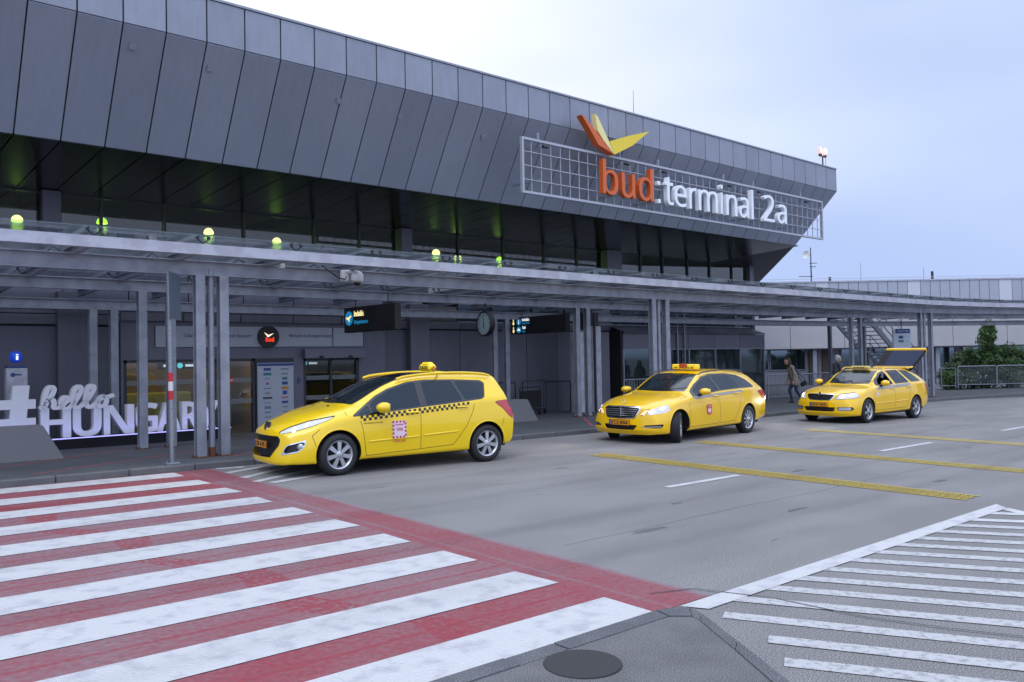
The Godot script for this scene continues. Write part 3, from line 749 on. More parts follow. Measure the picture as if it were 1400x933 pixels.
func make_entrance() -> void:
	var E := thing("entrance_front", "projecting terminal entrance with light header strip and glass sliding doors lit from inside", "entrance")
	var n := 20.8
	var f := MB.new()
	f.span(P(6.04, n, 2.80), P(13.30, 21.2, 2.88)); f.span(P(6.04, n, 1.97), P(13.30, 21.2, 2.26)); f.span(P(6.04, n, 2.26), P(6.80, 21.2, 2.80)); f.span(P(12.58, n, 2.26), P(13.30, 21.2, 2.80)); f.span(P(6.80, n + 0.03, 2.26), P(12.58, 21.2, 2.80))
	f.span(P(12.42, n, -0.4), P(13.30, 21.2, 1.97)); f.span(P(10.42, n, -0.4), P(10.70, 21.2, 1.97)); f.span(P(6.04, n, -0.4), P(6.10, 21.2, 1.97))
	obj("front_cladding", f, M.wall_panel, E)
	for k in 5:
		var p := MB.new(); p.cham(P(6.75 + k * 1.46, n - 0.025, 3.02), Vector3(1.43, 0.24, 0.05), 0.006); obj("parapet_panel", p, M.wall_panel_b, E)
	for q in [[6.82, 11.58], [11.60, 12.56]]:
		var t := MB.new(); t.cham(P((q[0] + q[1]) * 0.5, n - 0.012, 2.53), Vector3(q[1] - q[0] - 0.012, 0.52, 0.04), 0.006)
		obj("header_panel", t, M.sign_grey, E)
	var tx := Transform3D(Basis(), P(7.5, n - 0.036, 2.49))
	letter("header_lettering", "Üdvözli Önt a Budapest Airport", M.navy, E, tx, 1.72, 0.125, 0.006)
	letter("header_lettering", "Welcome to Budapest Airport", M.navy, E, Transform3D(Basis(), P(10.28, n - 0.036, 2.50)), 1.28, 0.11, 0.006)
	mat("frost", lin(0.25, 0.27, 0.28, 0.45), 0.6)
	# frames and glass of the doors
	var fr := MB.new()
	for x in [6.14, 7.24, 8.28, 9.30, 10.75, 11.55, 12.38]: fr.span(P(x - 0.035, n + 0.02, -0.3), P(x + 0.035, n + 0.12, 1.97))
	fr.span(P(6.1, n + 0.02, 1.90), P(9.33, n + 0.12, 1.965)); fr.span(P(10.72, n + 0.02, 1.88), P(12.42, n + 0.12, 1.965)); fr.span(P(6.1, n + 0.02, -0.3), P(12.42, n + 0.12, 0.06))
	obj("door_frame", fr, M.dark_frame, E)
	for q in [[6.18, 7.20], [7.28, 8.24], [8.32, 9.26], [10.79, 11.51], [11.59, 12.34]]:
		var g := MB.new(); g.span(P(q[0], n + 0.07, 0.06), P(q[1], n + 0.082, 1.90)); obj("door_glass", g, M.glass if q[0] < 10 else M.dark_glass, E)
		for y in [0.82, 1.36]:
			var st := MB.new(); st.span(P(q[0], n + 0.06, y), P(q[1], n + 0.068, y + 0.12)); obj("frosted_band", st, M.frost, E)
	var hb := MB.new(); hb.cham(P(11.6, n - 0.09, 2.08), Vector3(1.86, 0.27, 0.18), 0.01); obj("door_drive_cover", hb, M.wall_panel_b, E)
	for x in [11.15, 12.05]:
		var s := MB.new(); s.cham(P(x, n - 0.20, 1.99), Vector3(0.1, 0.06, 0.06), 0.01); obj("door_sensor", s, M.black, E)
	for x in [7.95, 8.72]:
		var s := MB.new(); s.cyl(P(x, n + 0.055, 1.42), P(x, n + 0.065, 1.42), 0.07, -1, 18); obj("no_entry_sticker", s, M.red, E)
		var w := MB.new(); w.box(P(x, n + 0.052, 1.42), Vector3(0.09, 0.025, 0.004)); obj("sticker_bar", w, M.white_plastic, E)
	# lit lobby behind
	var rm := MB.new()
	rm.span(P(6.05, 25.0, -0.3), P(12.4, 25.1, 2.6)); rm.span(P(6.0, 20.95, -0.3), P(6.05, 25.0, 2.6)); rm.span(P(10.45, 20.95, -0.3), P(10.55, 25.0, 2.6)); rm.span(P(6.0, 21.2, 2.5), P(12.4, 25.0, 2.6))
	obj("lobby_wall", rm, M.inside_wall, E)
	var rf := MB.new(); rf.span(P(6.0, 20.95, -0.12), P(12.5, 25.0, 0.02)); obj("lobby_floor", rf, mat("lobby_tiles", lin(0.16, 0.14, 0.11), 0.25), E)
	var dk := MB.new(); dk.span(P(12.4, 20.95, -0.3), P(12.5, 25.0, 2.6)); dk.span(P(10.6, 24.0, -0.3), P(12.4, 24.1, 2.6)); obj("lobby_partition", dk, M.dark_inside, E)
	var cn := MB.new(); cn.cham(P(7.7, 23.8, 0.55), Vector3(2.0, 1.1, 0.5), 0.04); cn.cham(P(9.6, 24.2, 0.7), Vector3(0.8, 1.4, 0.4), 0.04); obj("lobby_counter", cn, mat("counter_green", lin(0.25, 0.30, 0.05), 0.5), E)
	var ib := MB.new(); ib.span(P(7.35, 22.2, 1.74), P(9.2, 22.26, 1.90)); ib.span(P(10.8, 22.2, 1.74), P(12.2, 22.26, 1.90)); obj("lobby_sign", ib, M.black, E)
	var gm := glow("sign_glow", lin(0.2, 0.6, 0.7), Color(0.35, 0.8, 0.85), 0.8)
	var gw := glow("sign_white_glow", lin(0.6, 0.6, 0.6), Color(0.8, 0.9, 0.9), 0.7)
	for x in [7.9, 11.45]:
		var d := MB.new(); d.cyl(P(x, 22.17, 1.82), P(x, 22.19, 1.82), 0.07, -1, 16); obj("lobby_sign_lamp", d, gm, E)
		var d2 := MB.new(); d2.span(P(x - 0.42, 22.18, 1.79), P(x - 0.14, 22.19, 1.85)); d2.span(P(x + 0.14, 22.18, 1.79), P(x + 0.40, 22.19, 1.85)); obj("lobby_sign_text", d2, gw, E)
	var warm := glow("lobby_light_glow", lin(0.8, 0.7, 0.4), Color(1.0, 0.86, 0.55), 2.0)
	for x in [7.0, 8.3, 9.6]:
		var L := MB.new(); L.cyl(P(x, 22.9, 2.46), P(x, 22.9, 2.50), 0.12, -1, 14); obj("lobby_ceiling_light", L, warm, E)
		var o := OmniLight3D.new(); o.name = "light"; o.light_color = Color(1.0, 0.86, 0.55); o.light_energy = 0.32; o.light_size = 0.2; o.omni_range = 10.0; o.omni_attenuation = 2.0; o.shadow_enabled = true; o.position = P(x, 22.9, 2.36); E.add_child(o)
	# round emblem over the doors
	var D := thing("round_wall_emblem", "round black disc with a small pale bird mark and red lettering above the entrance doors", "sign", P(9.67, n - 0.04, 2.53))
	var dm := MB.new(); dm.cyl(Vector3(0, 0, 0), Vector3(0, 0, 0.08), 0.285, -1, 36); obj("disc", dm, M.black, D)
	var wg := glow("emblem_lamp", lin(0.7, 0.6, 0.5), Color(1.0, 0.9, 0.75), 0.9)
	var og := glow("emblem_red_lamp", lin(0.6, 0.1, 0.05), Color(1.0, 0.2, 0.08), 0.7)
	var z := Transform3D(Basis(), Vector3(0, 0, 0.095))
	var w1 := MB.new(); w1.prism(PackedVector2Array([Vector2(-0.135, 0.115), Vector2(-0.03, -0.015), Vector2(-0.02, 0.045)]), z, 0.014); w1.prism(PackedVector2Array([Vector2(-0.03, -0.015), Vector2(0.13, 0.095), Vector2(-0.02, 0.045)]), z, 0.014); obj("bird_mark", w1, wg, D)
	letter("lettering", "bud", og, D, Transform3D(Basis(), Vector3(-0.10, -0.13, 0.095)), 0.23, 0.12, 0.012, 700)
	# board of company names
	var B := thing("company_board", "white board of small printed company signs in two columns beside the sliding doors", "notice board", P(9.88, n - 0.03, 0.0))
	var bm := MB.new(); bm.cham(Vector3(0, 0.98, 0), Vector3(1.02, 1.74, 0.05), 0.01); obj("board", bm, mat("board_white", lin(0.36, 0.40, 0.46), 0.35), B)
	var bkg := MB.new(); bkg.span(Vector3(-0.54, -0.2, -0.16), Vector3(0.54, 1.97, -0.03)); obj("board_backing", bkg, M.dark_frame, B)
	var hd := MB.new(); hd.box(Vector3(0, 1.80, 0.028), Vector3(1.0, 0.07, 0.006)); obj("header_strip", hd, M.navy, B)
	var cm := [mat("print_blue", lin(0.02, 0.05, 0.22), 0.5), mat("print_teal", lin(0.03, 0.16, 0.18), 0.5), mat("print_orange", lin(0.5, 0.18, 0.02), 0.5), mat("print_grey", lin(0.16, 0.18, 0.22), 0.5), mat("print_dark", lin(0.03, 0.03, 0.04), 0.5), mat("print_red", lin(0.35, 0.04, 0.04), 0.5)]
	var spec := [[0, 0.20, 0.07], [1, 0.22, 0.07], [3, 0.16, 0.02], [5, 0.06, 0.06], [3, 0.22, 0.025], [3, 0.14, 0.04], [4, 0.26, 0.05], [3, 0.20, 0.02], [3, 0.18, 0.07], [1, 0.16, 0.03], [3, 0.18, 0.03], [0, 0.12, 0.03], [3, 0.22, 0.04], [3, 0.18, 0.04], [1, 0.14, 0.07], [0, 0.16, 0.08], [2, 0.20, 0.07], [0, 0.12, 0.10], [5, 0.20, 0.03], [0, 0.18, 0.06], [3, 0.16, 0.03], [3, 0.12, 0.03], [4, 0.12, 0.03], [3, 0.16, 0.02]]
	for i in 24:
		var c := -0.24 if i < 12 else 0.25
		var y := 1.68 - 0.125 * (i % 12)
		var s = spec[i]
		var q := MB.new(); q.box(Vector3(c, y, 0.027), Vector3(s[1], s[2], 0.004)); obj("printed_sign", q, cm[s[0]], B)
	var ic := MB.new(); ic.box(P(10.56, n - 0.012, 1.36), Vector3(0.07, 0.16, 0.03)); tag(obj("door_intercom", ic, M.navy), "small dark blue intercom plate on the wall strip right of the company board", "intercom")

func cpt(x: float, n: float, y: float) -> Vector3:
	return P(x, n - bend(x), y)

func make_canopy() -> void:
	var C := thing("walkway_canopy", "long glass roofed grey steel walkway canopy on paired posts along the kerb", "canopy")
	var xs := []
	var x := -6.2
	while x < 52.0:
		xs.append(x); x += 1.62
	var rows := [[14.5, 3.37, 3.63, 0.14], [17.7, 3.33, 3.56, 0.14], [20.2, 3.10, 3.33, 0.12]]
	for rw in rows:
		for s in range(0, xs.size() - 1, 4):
			var b := MB.new()
			for i in range(s, mini(s + 4, xs.size() - 1)):
				b.ibeam(cpt(xs[i], rw[0], (rw[1] + rw[2]) * 0.5), cpt(xs[i + 1] + 0.001, rw[0], (rw[1] + rw[2]) * 0.5), rw[3], rw[2] - rw[1])
			obj("longitudinal_beam", b, M.steel, C)
	for s in range(0, xs.size() - 1, 4):
		var b := MB.new()
		for i in range(s, mini(s + 4, xs.size() - 1)):
			b.beam(cpt(xs[i], 13.3, 3.665), cpt(xs[i + 1], 13.3, 3.665), 0.03, 0.165)
			b.beam(cpt(xs[i], 13.34, 3.745), cpt(xs[i + 1], 13.34, 3.745), 0.10, 0.014)
			b.beam(cpt(xs[i], 13.34, 3.588), cpt(xs[i + 1], 13.34, 3.588), 0.10, 0.014)
		obj("edge_channel", b, M.steel_light, C)
	var tb := MB.new()
	for i in xs.size() - 1: tb.cyl(cpt(xs[i], 20.75, 3.16), cpt(xs[i + 1], 20.75, 3.16), 0.045)
	obj("rear_tube", tb, M.steel, C)
	var ry := func(n: float) -> float: return 3.70 - 0.028 * (n - 13.3)
	var clampm := MB.new()
	for i in xs.size():
		var r := MB.new()
		var a := cpt(xs[i], 13.36, ry.call(13.36)); var b := cpt(xs[i], 20.75, ry.call(20.75))
		r.ibeam(a, b, 0.11, 0.13, 0.012)
		obj("rafter", r, M.steel, C)
		for n in [13.35, 15.75, 18.15, 20.5]:
			var k := MB.new()
			var at: float = ry.call(n) + 0.066
			for s in [-0.09, 0.09]:
				k.cyl(cpt(xs[i], n, at), cpt(xs[i] + s, n, at + 0.075), 0.012, -1, 6)
				k.cyl(cpt(xs[i] + s, n, at + 0.07), cpt(xs[i] + s, n, at + 0.105), 0.028, -1, 8)
			obj("glass_clamp", k, M.dark_frame, C)
		if i < xs.size() - 1:
			for q in [[13.12, 15.74], [15.76, 18.14], [18.16, 20.85]]:
				var g := MB.new()
				var up := 0.155
				var t := 0.012
				var xa: float = xs[i] + 0.01; var xb: float = xs[i + 1] - 0.01
				var p := [cpt(xa, q[0], ry.call(q[0]) + up), cpt(xb, q[0], ry.call(q[0]) + up), cpt(xb, q[1], ry.call(q[1]) + up), cpt(xa, q[1], ry.call(q[1]) + up)]
				var o := Vector3(0, t, 0)
				g.quad(p[0], p[3], p[2], p[1]); g.quad(p[0] + o, p[1] + o, p[2] + o, p[3] + o)
				for e in 4: g.quad(p[e], p[(e + 1) % 4], p[(e + 1) % 4] + o, p[e] + o)
				obj("roof_pane", g, M.canopy_glass, C)
	# posts: H sections with a base plate, in pairs
	for q in [[5.50, 14.5, 3.37], [5.92, 14.5, 3.37], [17.75, 14.5, 3.37], [18.32, 14.5, 3.37], [34.05, 14.33, 3.37], [34.75, 14.22, 3.37], [5.55, 17.7, 3.33], [6.12, 17.7, 3.33], [18.10, 17.7, 3.33], [18.55, 17.7, 3.33], [34.5, 17.4, 3.33], [35.2, 17.35, 3.33], [5.28, 20.2, 3.10], [5.72, 20.2, 3.10], [16.95, 20.2, 3.10], [17.45, 20.2, 3.10], [46.0, 10.35, 3.37], [46.7, 9.95, 3.37], [-5.5, 14.5, 3.37], [-5.1, 14.5, 3.37], [-5.4, 17.7, 3.33], [-5.0, 17.7, 3.33]]:
		var b := MB.new()
		var base: float = wy(q[0], q[1])
		var h: float = q[2] - base
		var c := P(q[0], q[1], base + h * 0.5)
		b.cham(c + Vector3(0, 0, 0.067), Vector3(0.165, h, 0.018), 0.004); b.cham(c - Vector3(0, 0, 0.067), Vector3(0.165, h, 0.018), 0.004); b.box(c, Vector3(0.012, h, 0.118))
		var post := obj("post", b, M.steel, C)
		var bp := MB.new(); bp.box(P(q[0], q[1], base + 0.012), Vector3(0.24, 0.024, 0.22))
		for s in [-1, 1]:
			for t in [-1, 1]: bp.cyl(P(q[0] + s * 0.1, q[1] + t * 0.09, base + 0.02), P(q[0] + s * 0.1, q[1] + t * 0.09, base + 0.05), 0.014, -1, 6)
		obj("base_plate", bp, M.rust, post)
	for q in [[5.71, 14.52], [18.03, 14.52], [34.4, 14.3]]:
		var b := MB.new(); b.cyl(W(q[0], q[1]), P(q[0], q[1], 3.5), 0.055, -1, 14)
		var pipe := obj("rain_pipe", b, M.steel, C)
		b = MB.new(); b.cyl(W(q[0], q[1]), W(q[0], q[1], 0.17), 0.063, -1, 14); obj("rusty_pipe_shoe", b, M.rust, pipe)
		b = MB.new(); b.cyl(W(q[0], q[1], 0.5), W(q[0], q[1], 0.54), 0.064, -1, 14); obj("pipe_clip", b, M.steel, pipe)

# ---------- taxis: a body lofted from curves, cut into panels, panes and lamps by outlines ----------
class Soup:
	var p := PackedVector3Array()
	var n := PackedVector3Array()
	var s := PackedFloat32Array()
	func add(a: Vector3, b: Vector3, c: Vector3, na: Vector3, nb: Vector3, nc: Vector3, sa: float, sb: float, sc: float) -> void:
		p.append(a); p.append(b); p.append(c); n.append(na); n.append(nb); n.append(nc); s.append(sa); s.append(sb); s.append(sc)
	func to_mb(off := 0.0, flip := false) -> MB:
		var m := MB.new()
		for i in p.size():
			m.v.append(p[i] + n[i] * off); m.nn.append(-n[i] if flip else n[i]); m.uv.append(Vector2(p[i].x, p[i].y))
		for i in range(0, p.size(), 3):
			if flip: m.ix.append_array([i, i + 1, i + 2])
			else: m.ix.append_array([i, i + 2, i + 1])
		return m

func cut(so: Soup, f: Callable, bb: AABB) -> Array:
	# splits a soup along f = 0: [inside (f < 0), outside]
	var a := Soup.new(); var o := Soup.new()
	for i in range(0, so.p.size(), 3):
		var p0 := so.p[i]; var p1 := so.p[i + 1]; var p2 := so.p[i + 2]
		var lo := p0.min(p1).min(p2); var hi := p0.max(p1).max(p2)
		if lo.x > bb.end.x or hi.x < bb.position.x or lo.y > bb.end.y or hi.y < bb.position.y or lo.z > bb.end.z or hi.z < bb.position.z:
			o.add(p0, p1, p2, so.n[i], so.n[i + 1], so.n[i + 2], so.s[i], so.s[i + 1], so.s[i + 2]); continue
		var d := [f.call(p0, so.s[i]), f.call(p1, so.s[i + 1]), f.call(p2, so.s[i + 2])]
		var k := (1 if d[0] < 0 else 0) + (1 if d[1] < 0 else 0) + (1 if d[2] < 0 else 0)
		if k == 3: a.add(p0, p1, p2, so.n[i], so.n[i + 1], so.n[i + 2], so.s[i], so.s[i + 1], so.s[i + 2]); continue
		if k == 0: o.add(p0, p1, p2, so.n[i], so.n[i + 1], so.n[i + 2], so.s[i], so.s[i + 1], so.s[i + 2]); continue
		# the corner that is alone on its side comes first
		var u := 0
		for j in 3:
			if (d[j] < 0) == (k == 1): u = j
		var v := (u + 1) % 3; var w := (u + 2) % 3
		var tv: float = d[u] / (d[u] - d[v]); var tw: float = d[u] / (d[u] - d[w])
		var pu := so.p[i + u]; var pv := so.p[i + v]; var pw := so.p[i + w]
		var nu := so.n[i + u]; var nv := so.n[i + v]; var nw := so.n[i + w]
		var su := so.s[i + u]; var sv := so.s[i + v]; var sw := so.s[i + w]
		var qv := pu.lerp(pv, tv); var qw := pu.lerp(pw, tw)
		var mv := nu.lerp(nv, tv).normalized(); var mw := nu.lerp(nw, tw).normalized()
		var rv := lerpf(su, sv, tv); var rw := lerpf(su, sw, tw)
		var lone := a if k == 1 else o
		var pair := o if k == 1 else a
		lone.add(pu, qv, qw, nu, mv, mw, su, rv, rw)
		pair.add(qv, pv, pw, mv, nv, nw, rv, sv, sw); pair.add(qv, pw, qw, mv, nw, mw, rv, sw, rw)
	return [a, o]

func sdf(poly: PackedVector2Array, q: Vector2) -> float:
	# signed distance to a polygon, negative inside
	var d := (q - poly[0]).length_squared(); var s := 1.0
	var j := poly.size() - 1
	for i in poly.size():
		var e := poly[j] - poly[i]; var w := q - poly[i]
		var b := w - e * clampf(w.dot(e) / e.dot(e), 0.0, 1.0)
		d = minf(d, b.length_squared())
		var c1 := q.y >= poly[i].y; var c2 := q.y < poly[j].y; var c3 := e.x * w.y > e.y * w.x
		if (c1 and c2 and c3) or (not c1 and not c2 and not c3): s = -s
		j = i
	return s * sqrt(d)

func crv(t: Array, x: float) -> float:
	# smooth curve through [x, value] pairs
	var n := t.size()
	if x <= t[0][0]: return t[0][1]
	if x >= t[n - 1][0]: return t[n - 1][1]
	var i := 0
	while x > t[i + 1][0]: i += 1
	var h: float = t[i + 1][0] - t[i][0]
	var s: float = (t[i + 1][1] - t[i][1]) / h
	var m0 := s; var m1 := s
	if i > 0:
		var sp: float = (t[i][1] - t[i - 1][1]) / (t[i][0] - t[i - 1][0])
		m0 = 0.0 if sp * s <= 0 else 2.0 * sp * s / (sp + s)
	if i < n - 2:
		var sn: float = (t[i + 2][1] - t[i + 1][1]) / (t[i + 2][0] - t[i + 1][0])
		m1 = 0.0 if sn * s <= 0 else 2.0 * sn * s / (sn + s)
	var u: float = (x - t[i][0]) / h
	return t[i][1] * (2 * u * u * u - 3 * u * u + 1) + m0 * h * (u * u * u - 2 * u * u + u) + t[i + 1][1] * (3 * u * u - 2 * u * u * u) + m1 * h * (u * u * u - u * u)

func section(c: Dictionary, X: float) -> Array:
	# half outline from the sill up to the roof centre: Vector3(z, y, s), s counting the corners
	var wm := crv(c.wm, X); var wb := crv(c.wb, X); var wr := crv(c.wr, X)
	var yb := crv(c.yb, X); var yl := crv(c.belt, X); var yr := crv(c.yr, X); var yt := crv(c.yt, X)
	var q := [Vector2(wm - 0.16, yb - 0.01), Vector2(wm - 0.025, yb), Vector2(wm, lerpf(yb, yl, 0.52)), Vector2(wb, yl), Vector2(wr, yr), Vector2(wr * 0.55, yt - 0.004), Vector2(0, yt)]
	var rad := [0.0, 0.06, 0.22, c.get("shoulder", 0.055), 0.10, 0.30, 0.0]
	var ns := [2, 5, 4, 7, 3, 5]
	var out := []
	var last: Vector2 = q[0]
	for i in range(1, q.size()):
		var a: Vector2 = q[i - 1]; var b: Vector2 = q[i]
		var din := (b - a)
		var stop := b
		var r := 0.0
		if i < q.size() - 1:
			r = minf(rad[i], minf(din.length() * 0.48, ((q[i + 1] as Vector2) - b).length() * 0.48))
			stop = b - din.normalized() * r
		for k in ns[i - 1]:
			var t: float = float(k) / ns[i - 1]
			var z := last.lerp(stop, t)
			out.append(Vector3(z.x, z.y, (i - 1) + 0.25 + 0.5 * t if i > 1 else 0.75 * t))
		if i < q.size() - 1:
			var nxt: Vector2 = b + ((q[i + 1] as Vector2) - b).normalized() * r
			for k in 4:
				var t := float(k) / 4
				var z := stop.lerp(b, t).lerp(b.lerp(nxt, t), t)
				out.append(Vector3(z.x, z.y, i - 0.25 + 0.5 * t))
			last = nxt
	out.append(Vector3(0, yt, q.size() - 1.0))
	return out

func shift(c: Dictionary, X: float, z: float, y: float) -> float:
	var L: float = c.L
	var df: float = crv(c.front, y) + c.fa * pow(clampf(absf(z) / 0.9, 0.0, 1.1), 3.0)
	var dr: float = crv(c.rear, y) + c.ra * pow(clampf(absf(z) / 0.9, 0.0, 1.1), 3.0)
	var tf := pow(maxf(0.0, 1.0 - X / c.fl), 2.0); var tr := pow(maxf(0.0, 1.0 - (L - X) / c.rl), 2.0)
	return X + df * tf - dr * tr

func loft(c: Dictionary) -> Soup:
	var so := Soup.new()
	var st := []
	var X := 0.0
	while X < c.L - 0.001:
		st.append(X)
		X += 0.025 if X < 0.3 or X > c.L - 0.3 else 0.045
	st.append(c.L)
	var rows := []
	for x in st:
		var half := section(c, x)
		var row := []
		for i in half.size(): row.append(half[i])
		for i in range(half.size() - 2, -1, -1): row.append(Vector3(-half[i].x, half[i].y, half[i].z))
		var o := []
		for q in row: o.append([Vector3(shift(c, x, q.x, q.y), q.y, q.x), q.z])
		rows.append(o)
	var tris := []
	for i in rows.size() - 1:
		for j in rows[i].size() - 1:
			tris.append([rows[i][j], rows[i + 1][j], rows[i + 1][j + 1]]); tris.append([rows[i][j], rows[i + 1][j + 1], rows[i][j + 1]])
	for e in 2:
		var x: float = 0.0 if e == 0 else c.L
		var half := section(c, x)
		var m := 24
		var g := []
		for q in half:
			var r := []
			for k in m + 1:
				var z: float = q.x * (1.0 - 2.0 * k / m)
				r.append([Vector3(shift(c, x, z, q.y), q.y, z), q.z])
			g.append(r)
		for i in g.size() - 1:
			for k in m:
				if e == 0: tris.append([g[i][k], g[i + 1][k], g[i + 1][k + 1]]); tris.append([g[i][k], g[i + 1][k + 1], g[i][k + 1]])
				else: tris.append([g[i][k], g[i + 1][k + 1], g[i + 1][k]]); tris.append([g[i][k], g[i][k + 1], g[i + 1][k + 1]])
	var acc := {}
	for t in tris:
		var fn: Vector3 = (t[1][0] - t[0][0]).cross(t[2][0] - t[0][0])
		for v in t:
			var key := Vector3i((v[0] * 4000.0).round())
			acc[key] = acc.get(key, Vector3.ZERO) + fn
	for t in tris:
		var fn: Vector3 = (t[1][0] - t[0][0]).cross(t[2][0] - t[0][0])
		if fn.length() < 1e-9: continue
		var ns := []
		for v in t: ns.append((acc[Vector3i((v[0] * 4000.0).round())] as Vector3).normalized())
		so.add(t[0][0], t[1][0], t[2][0], ns[0], ns[1], ns[2], t[0][1], t[1][1], t[2][1])
	return so

# the point of the car's flank at (x, y) on the side z > 0, and its normal; found on the loft's triangles
func flank(so: Soup, x: float, y: float) -> Array:
	var best := []
	for i in range(0, so.p.size(), 3):
		var a := so.p[i]
		if a.z < 0.35 or absf(a.x - x) > 0.12 or absf(a.y - y) > 0.14: continue
		var b := so.p[i + 1]; var c := so.p[i + 2]
		var d := (b.x - a.x) * (c.y - a.y) - (c.x - a.x) * (b.y - a.y)
		if absf(d) < 1e-9: continue
		var u := ((x - a.x) * (c.y - a.y) - (c.x - a.x) * (y - a.y)) / d
		var v := ((b.x - a.x) * (y - a.y) - (x - a.x) * (b.y - a.y)) / d
		if u > -0.01 and v > -0.01 and u + v < 1.01:
			var z := a.z + u * (b.z - a.z) + v * (c.z - a.z)
			if best.is_empty() or z > best[0].z: best = [Vector3(x, y, z), (so.n[i] + u * (so.n[i + 1] - so.n[i]) + v * (so.n[i + 2] - so.n[i])).normalized()]
	return best

func flip(v: Vector3, s: float) -> Vector3:
	return Vector3(v.x, v.y, v.z * s)

func seam(mb: MB, so: Soup, pts: Array, wide: float, up := 0.0015) -> void:
	# a thin dark line lying on both flanks along a path of (x, y)
	var path := []
	for i in pts.size() - 1:
		var k := maxi(2, int((pts[i + 1] - pts[i]).length() / 0.09))
		for j in k: path.append(pts[i].lerp(pts[i + 1], float(j) / k))
	path.append(pts[-1])
	var hit := []
	for q in path: hit.append(flank(so, q.x, q.y))
	for i in hit.size() - 1:
		if hit[i].is_empty() or hit[i + 1].is_empty(): continue
		var d: Vector3 = (hit[i + 1][0] - hit[i][0]).normalized()
		for s in [1.0, -1.0]:
			var w0: Vector3 = hit[i][1].cross(d).normalized() * wide; var w1: Vector3 = hit[i + 1][1].cross(d).normalized() * wide
			var a: Vector3 = hit[i][0] + hit[i][1] * up; var b: Vector3 = hit[i + 1][0] + hit[i + 1][1] * up
			if s > 0: mb.quad(a - w0, b - w1, b + w1, a + w0)
			else: mb.quad(flip(a + w0, s), flip(b + w1, s), flip(b - w1, s), flip(a - w0, s))

func rod(mb: MB, so: Soup, pts: Array, r: float, up := 0.0, only := 0.0) -> void:
	var path := []
	for q in pts:
		var h := flank(so, q.x, q.y)
		if not h.is_empty(): path.append(h[0] + h[1] * up)
	if path.size() < 2: return
	if only >= 0.0: mb.tube(path, r, 6)
	if only > 0.0: return
	var o := []
	for q in path: o.append(flip(q, -1.0))
	mb.tube(o, r, 6)

func wheel(parent: Node3D, at: Vector3, r: float, side: float, steer: float, spokes: int, twin: bool, rimr := 0.205) -> void:
	var w := Node3D.new(); w.name = "wheel"
	if parent.has_node("wheel"):
		var k: int = parent.get_meta("count_wheel", 0) + 1
		parent.set_meta("count_wheel", k); w.name = "wheel_%03d" % k
	parent.add_child(w); w.position = at; w.rotation.y = steer
	var b := Basis(Vector3(1, 0, 0), Vector3(0, 0, side), Vector3(0, -side, 0))  # local up points outwards
	var hw := 0.105
	var t := MB.new()
	t.lathe([Vector2(rimr, -hw), Vector2(r - 0.045, -hw - 0.008), Vector2(r - 0.012, -hw + 0.02), Vector2(r, -hw + 0.05), Vector2(r, hw - 0.05), Vector2(r - 0.012, hw - 0.02), Vector2(r - 0.045, hw + 0.008), Vector2(rimr + 0.02, hw + 0.004), Vector2(rimr + 0.004, hw - 0.012)], Vector3.ZERO, 40, b)
	for k in 46:
		var a := TAU * k / 46.0
		var d := b * Vector3(cos(a), 0, sin(a))
		t.box(d * r, Vector3(0.010, 0.012, hw * 1.6), Basis(d, b.y.cross(d), b.y))
	obj("tyre", t, M.rubber, w)
	var m := MB.new()
	m.lathe([Vector2(rimr - 0.03, -hw), Vector2(rimr - 0.03, hw - 0.05), Vector2(rimr - 0.012, hw - 0.02), Vector2(rimr + 0.004, hw - 0.008), Vector2(rimr + 0.006, hw - 0.014)], Vector3.ZERO, 36, b)
	m.lathe([Vector2(0.055, hw - 0.022), Vector2(0.05, hw - 0.006), Vector2(0.03, hw), Vector2(0.001, hw + 0.002)], Vector3.ZERO, 18, b)
	for k in spokes:
		var a := TAU * (k + 0.25) / spokes
		var rows := [0.0] if not twin else [-0.16, 0.16]
		for o in rows:
			var d := b * Vector3(cos(a), 0, sin(a)); var d2 := b * Vector3(cos(a + o * 0.9), 0, sin(a + o * 0.9))
			var w0 := 0.024 if not twin else 0.014
			var w1 := 0.034 if not twin else 0.017
			if spokes > 8: w0 = 0.013; w1 = 0.022
			var p0 := d * 0.035 + b.y * (hw - 0.014); var p1 := d2 * (rimr - 0.016) + b.y * (hw - 0.020)
			var e := (p1 - p0).normalized(); var q := e.cross(b.y).normalized()
			m.quad(p0 - q * w0, p1 - q * w1, p1 + q * w1, p0 + q * w0)
			var dn := b.y * -0.03
			m.quad(p0 - q * w0 + dn, p1 - q * w1 + dn, p1 - q * w1, p0 - q * w0)
			m.quad(p0 + q * w0, p1 + q * w1, p1 + q * w1 + dn, p0 + q * w0 + dn)
	obj("rim", m, M.alloy, w)
	var h := MB.new(); h.cyl(b.y * (-hw + 0.01), b.y * (hw - 0.07), rimr - 0.05, -1, 24); obj("brake_disc", h, M.matt_black, w)
	var bl := MB.new()
	for k in 5:
		var a := TAU * k / 5.0
		var d := b * Vector3(cos(a), 0, sin(a)); bl.cyl(d * 0.042 + b.y * (hw - 0.02), d * 0.042 + b.y * (hw - 0.002), 0.008, -1, 6)
	obj("wheel_bolts", bl, M.black, w)

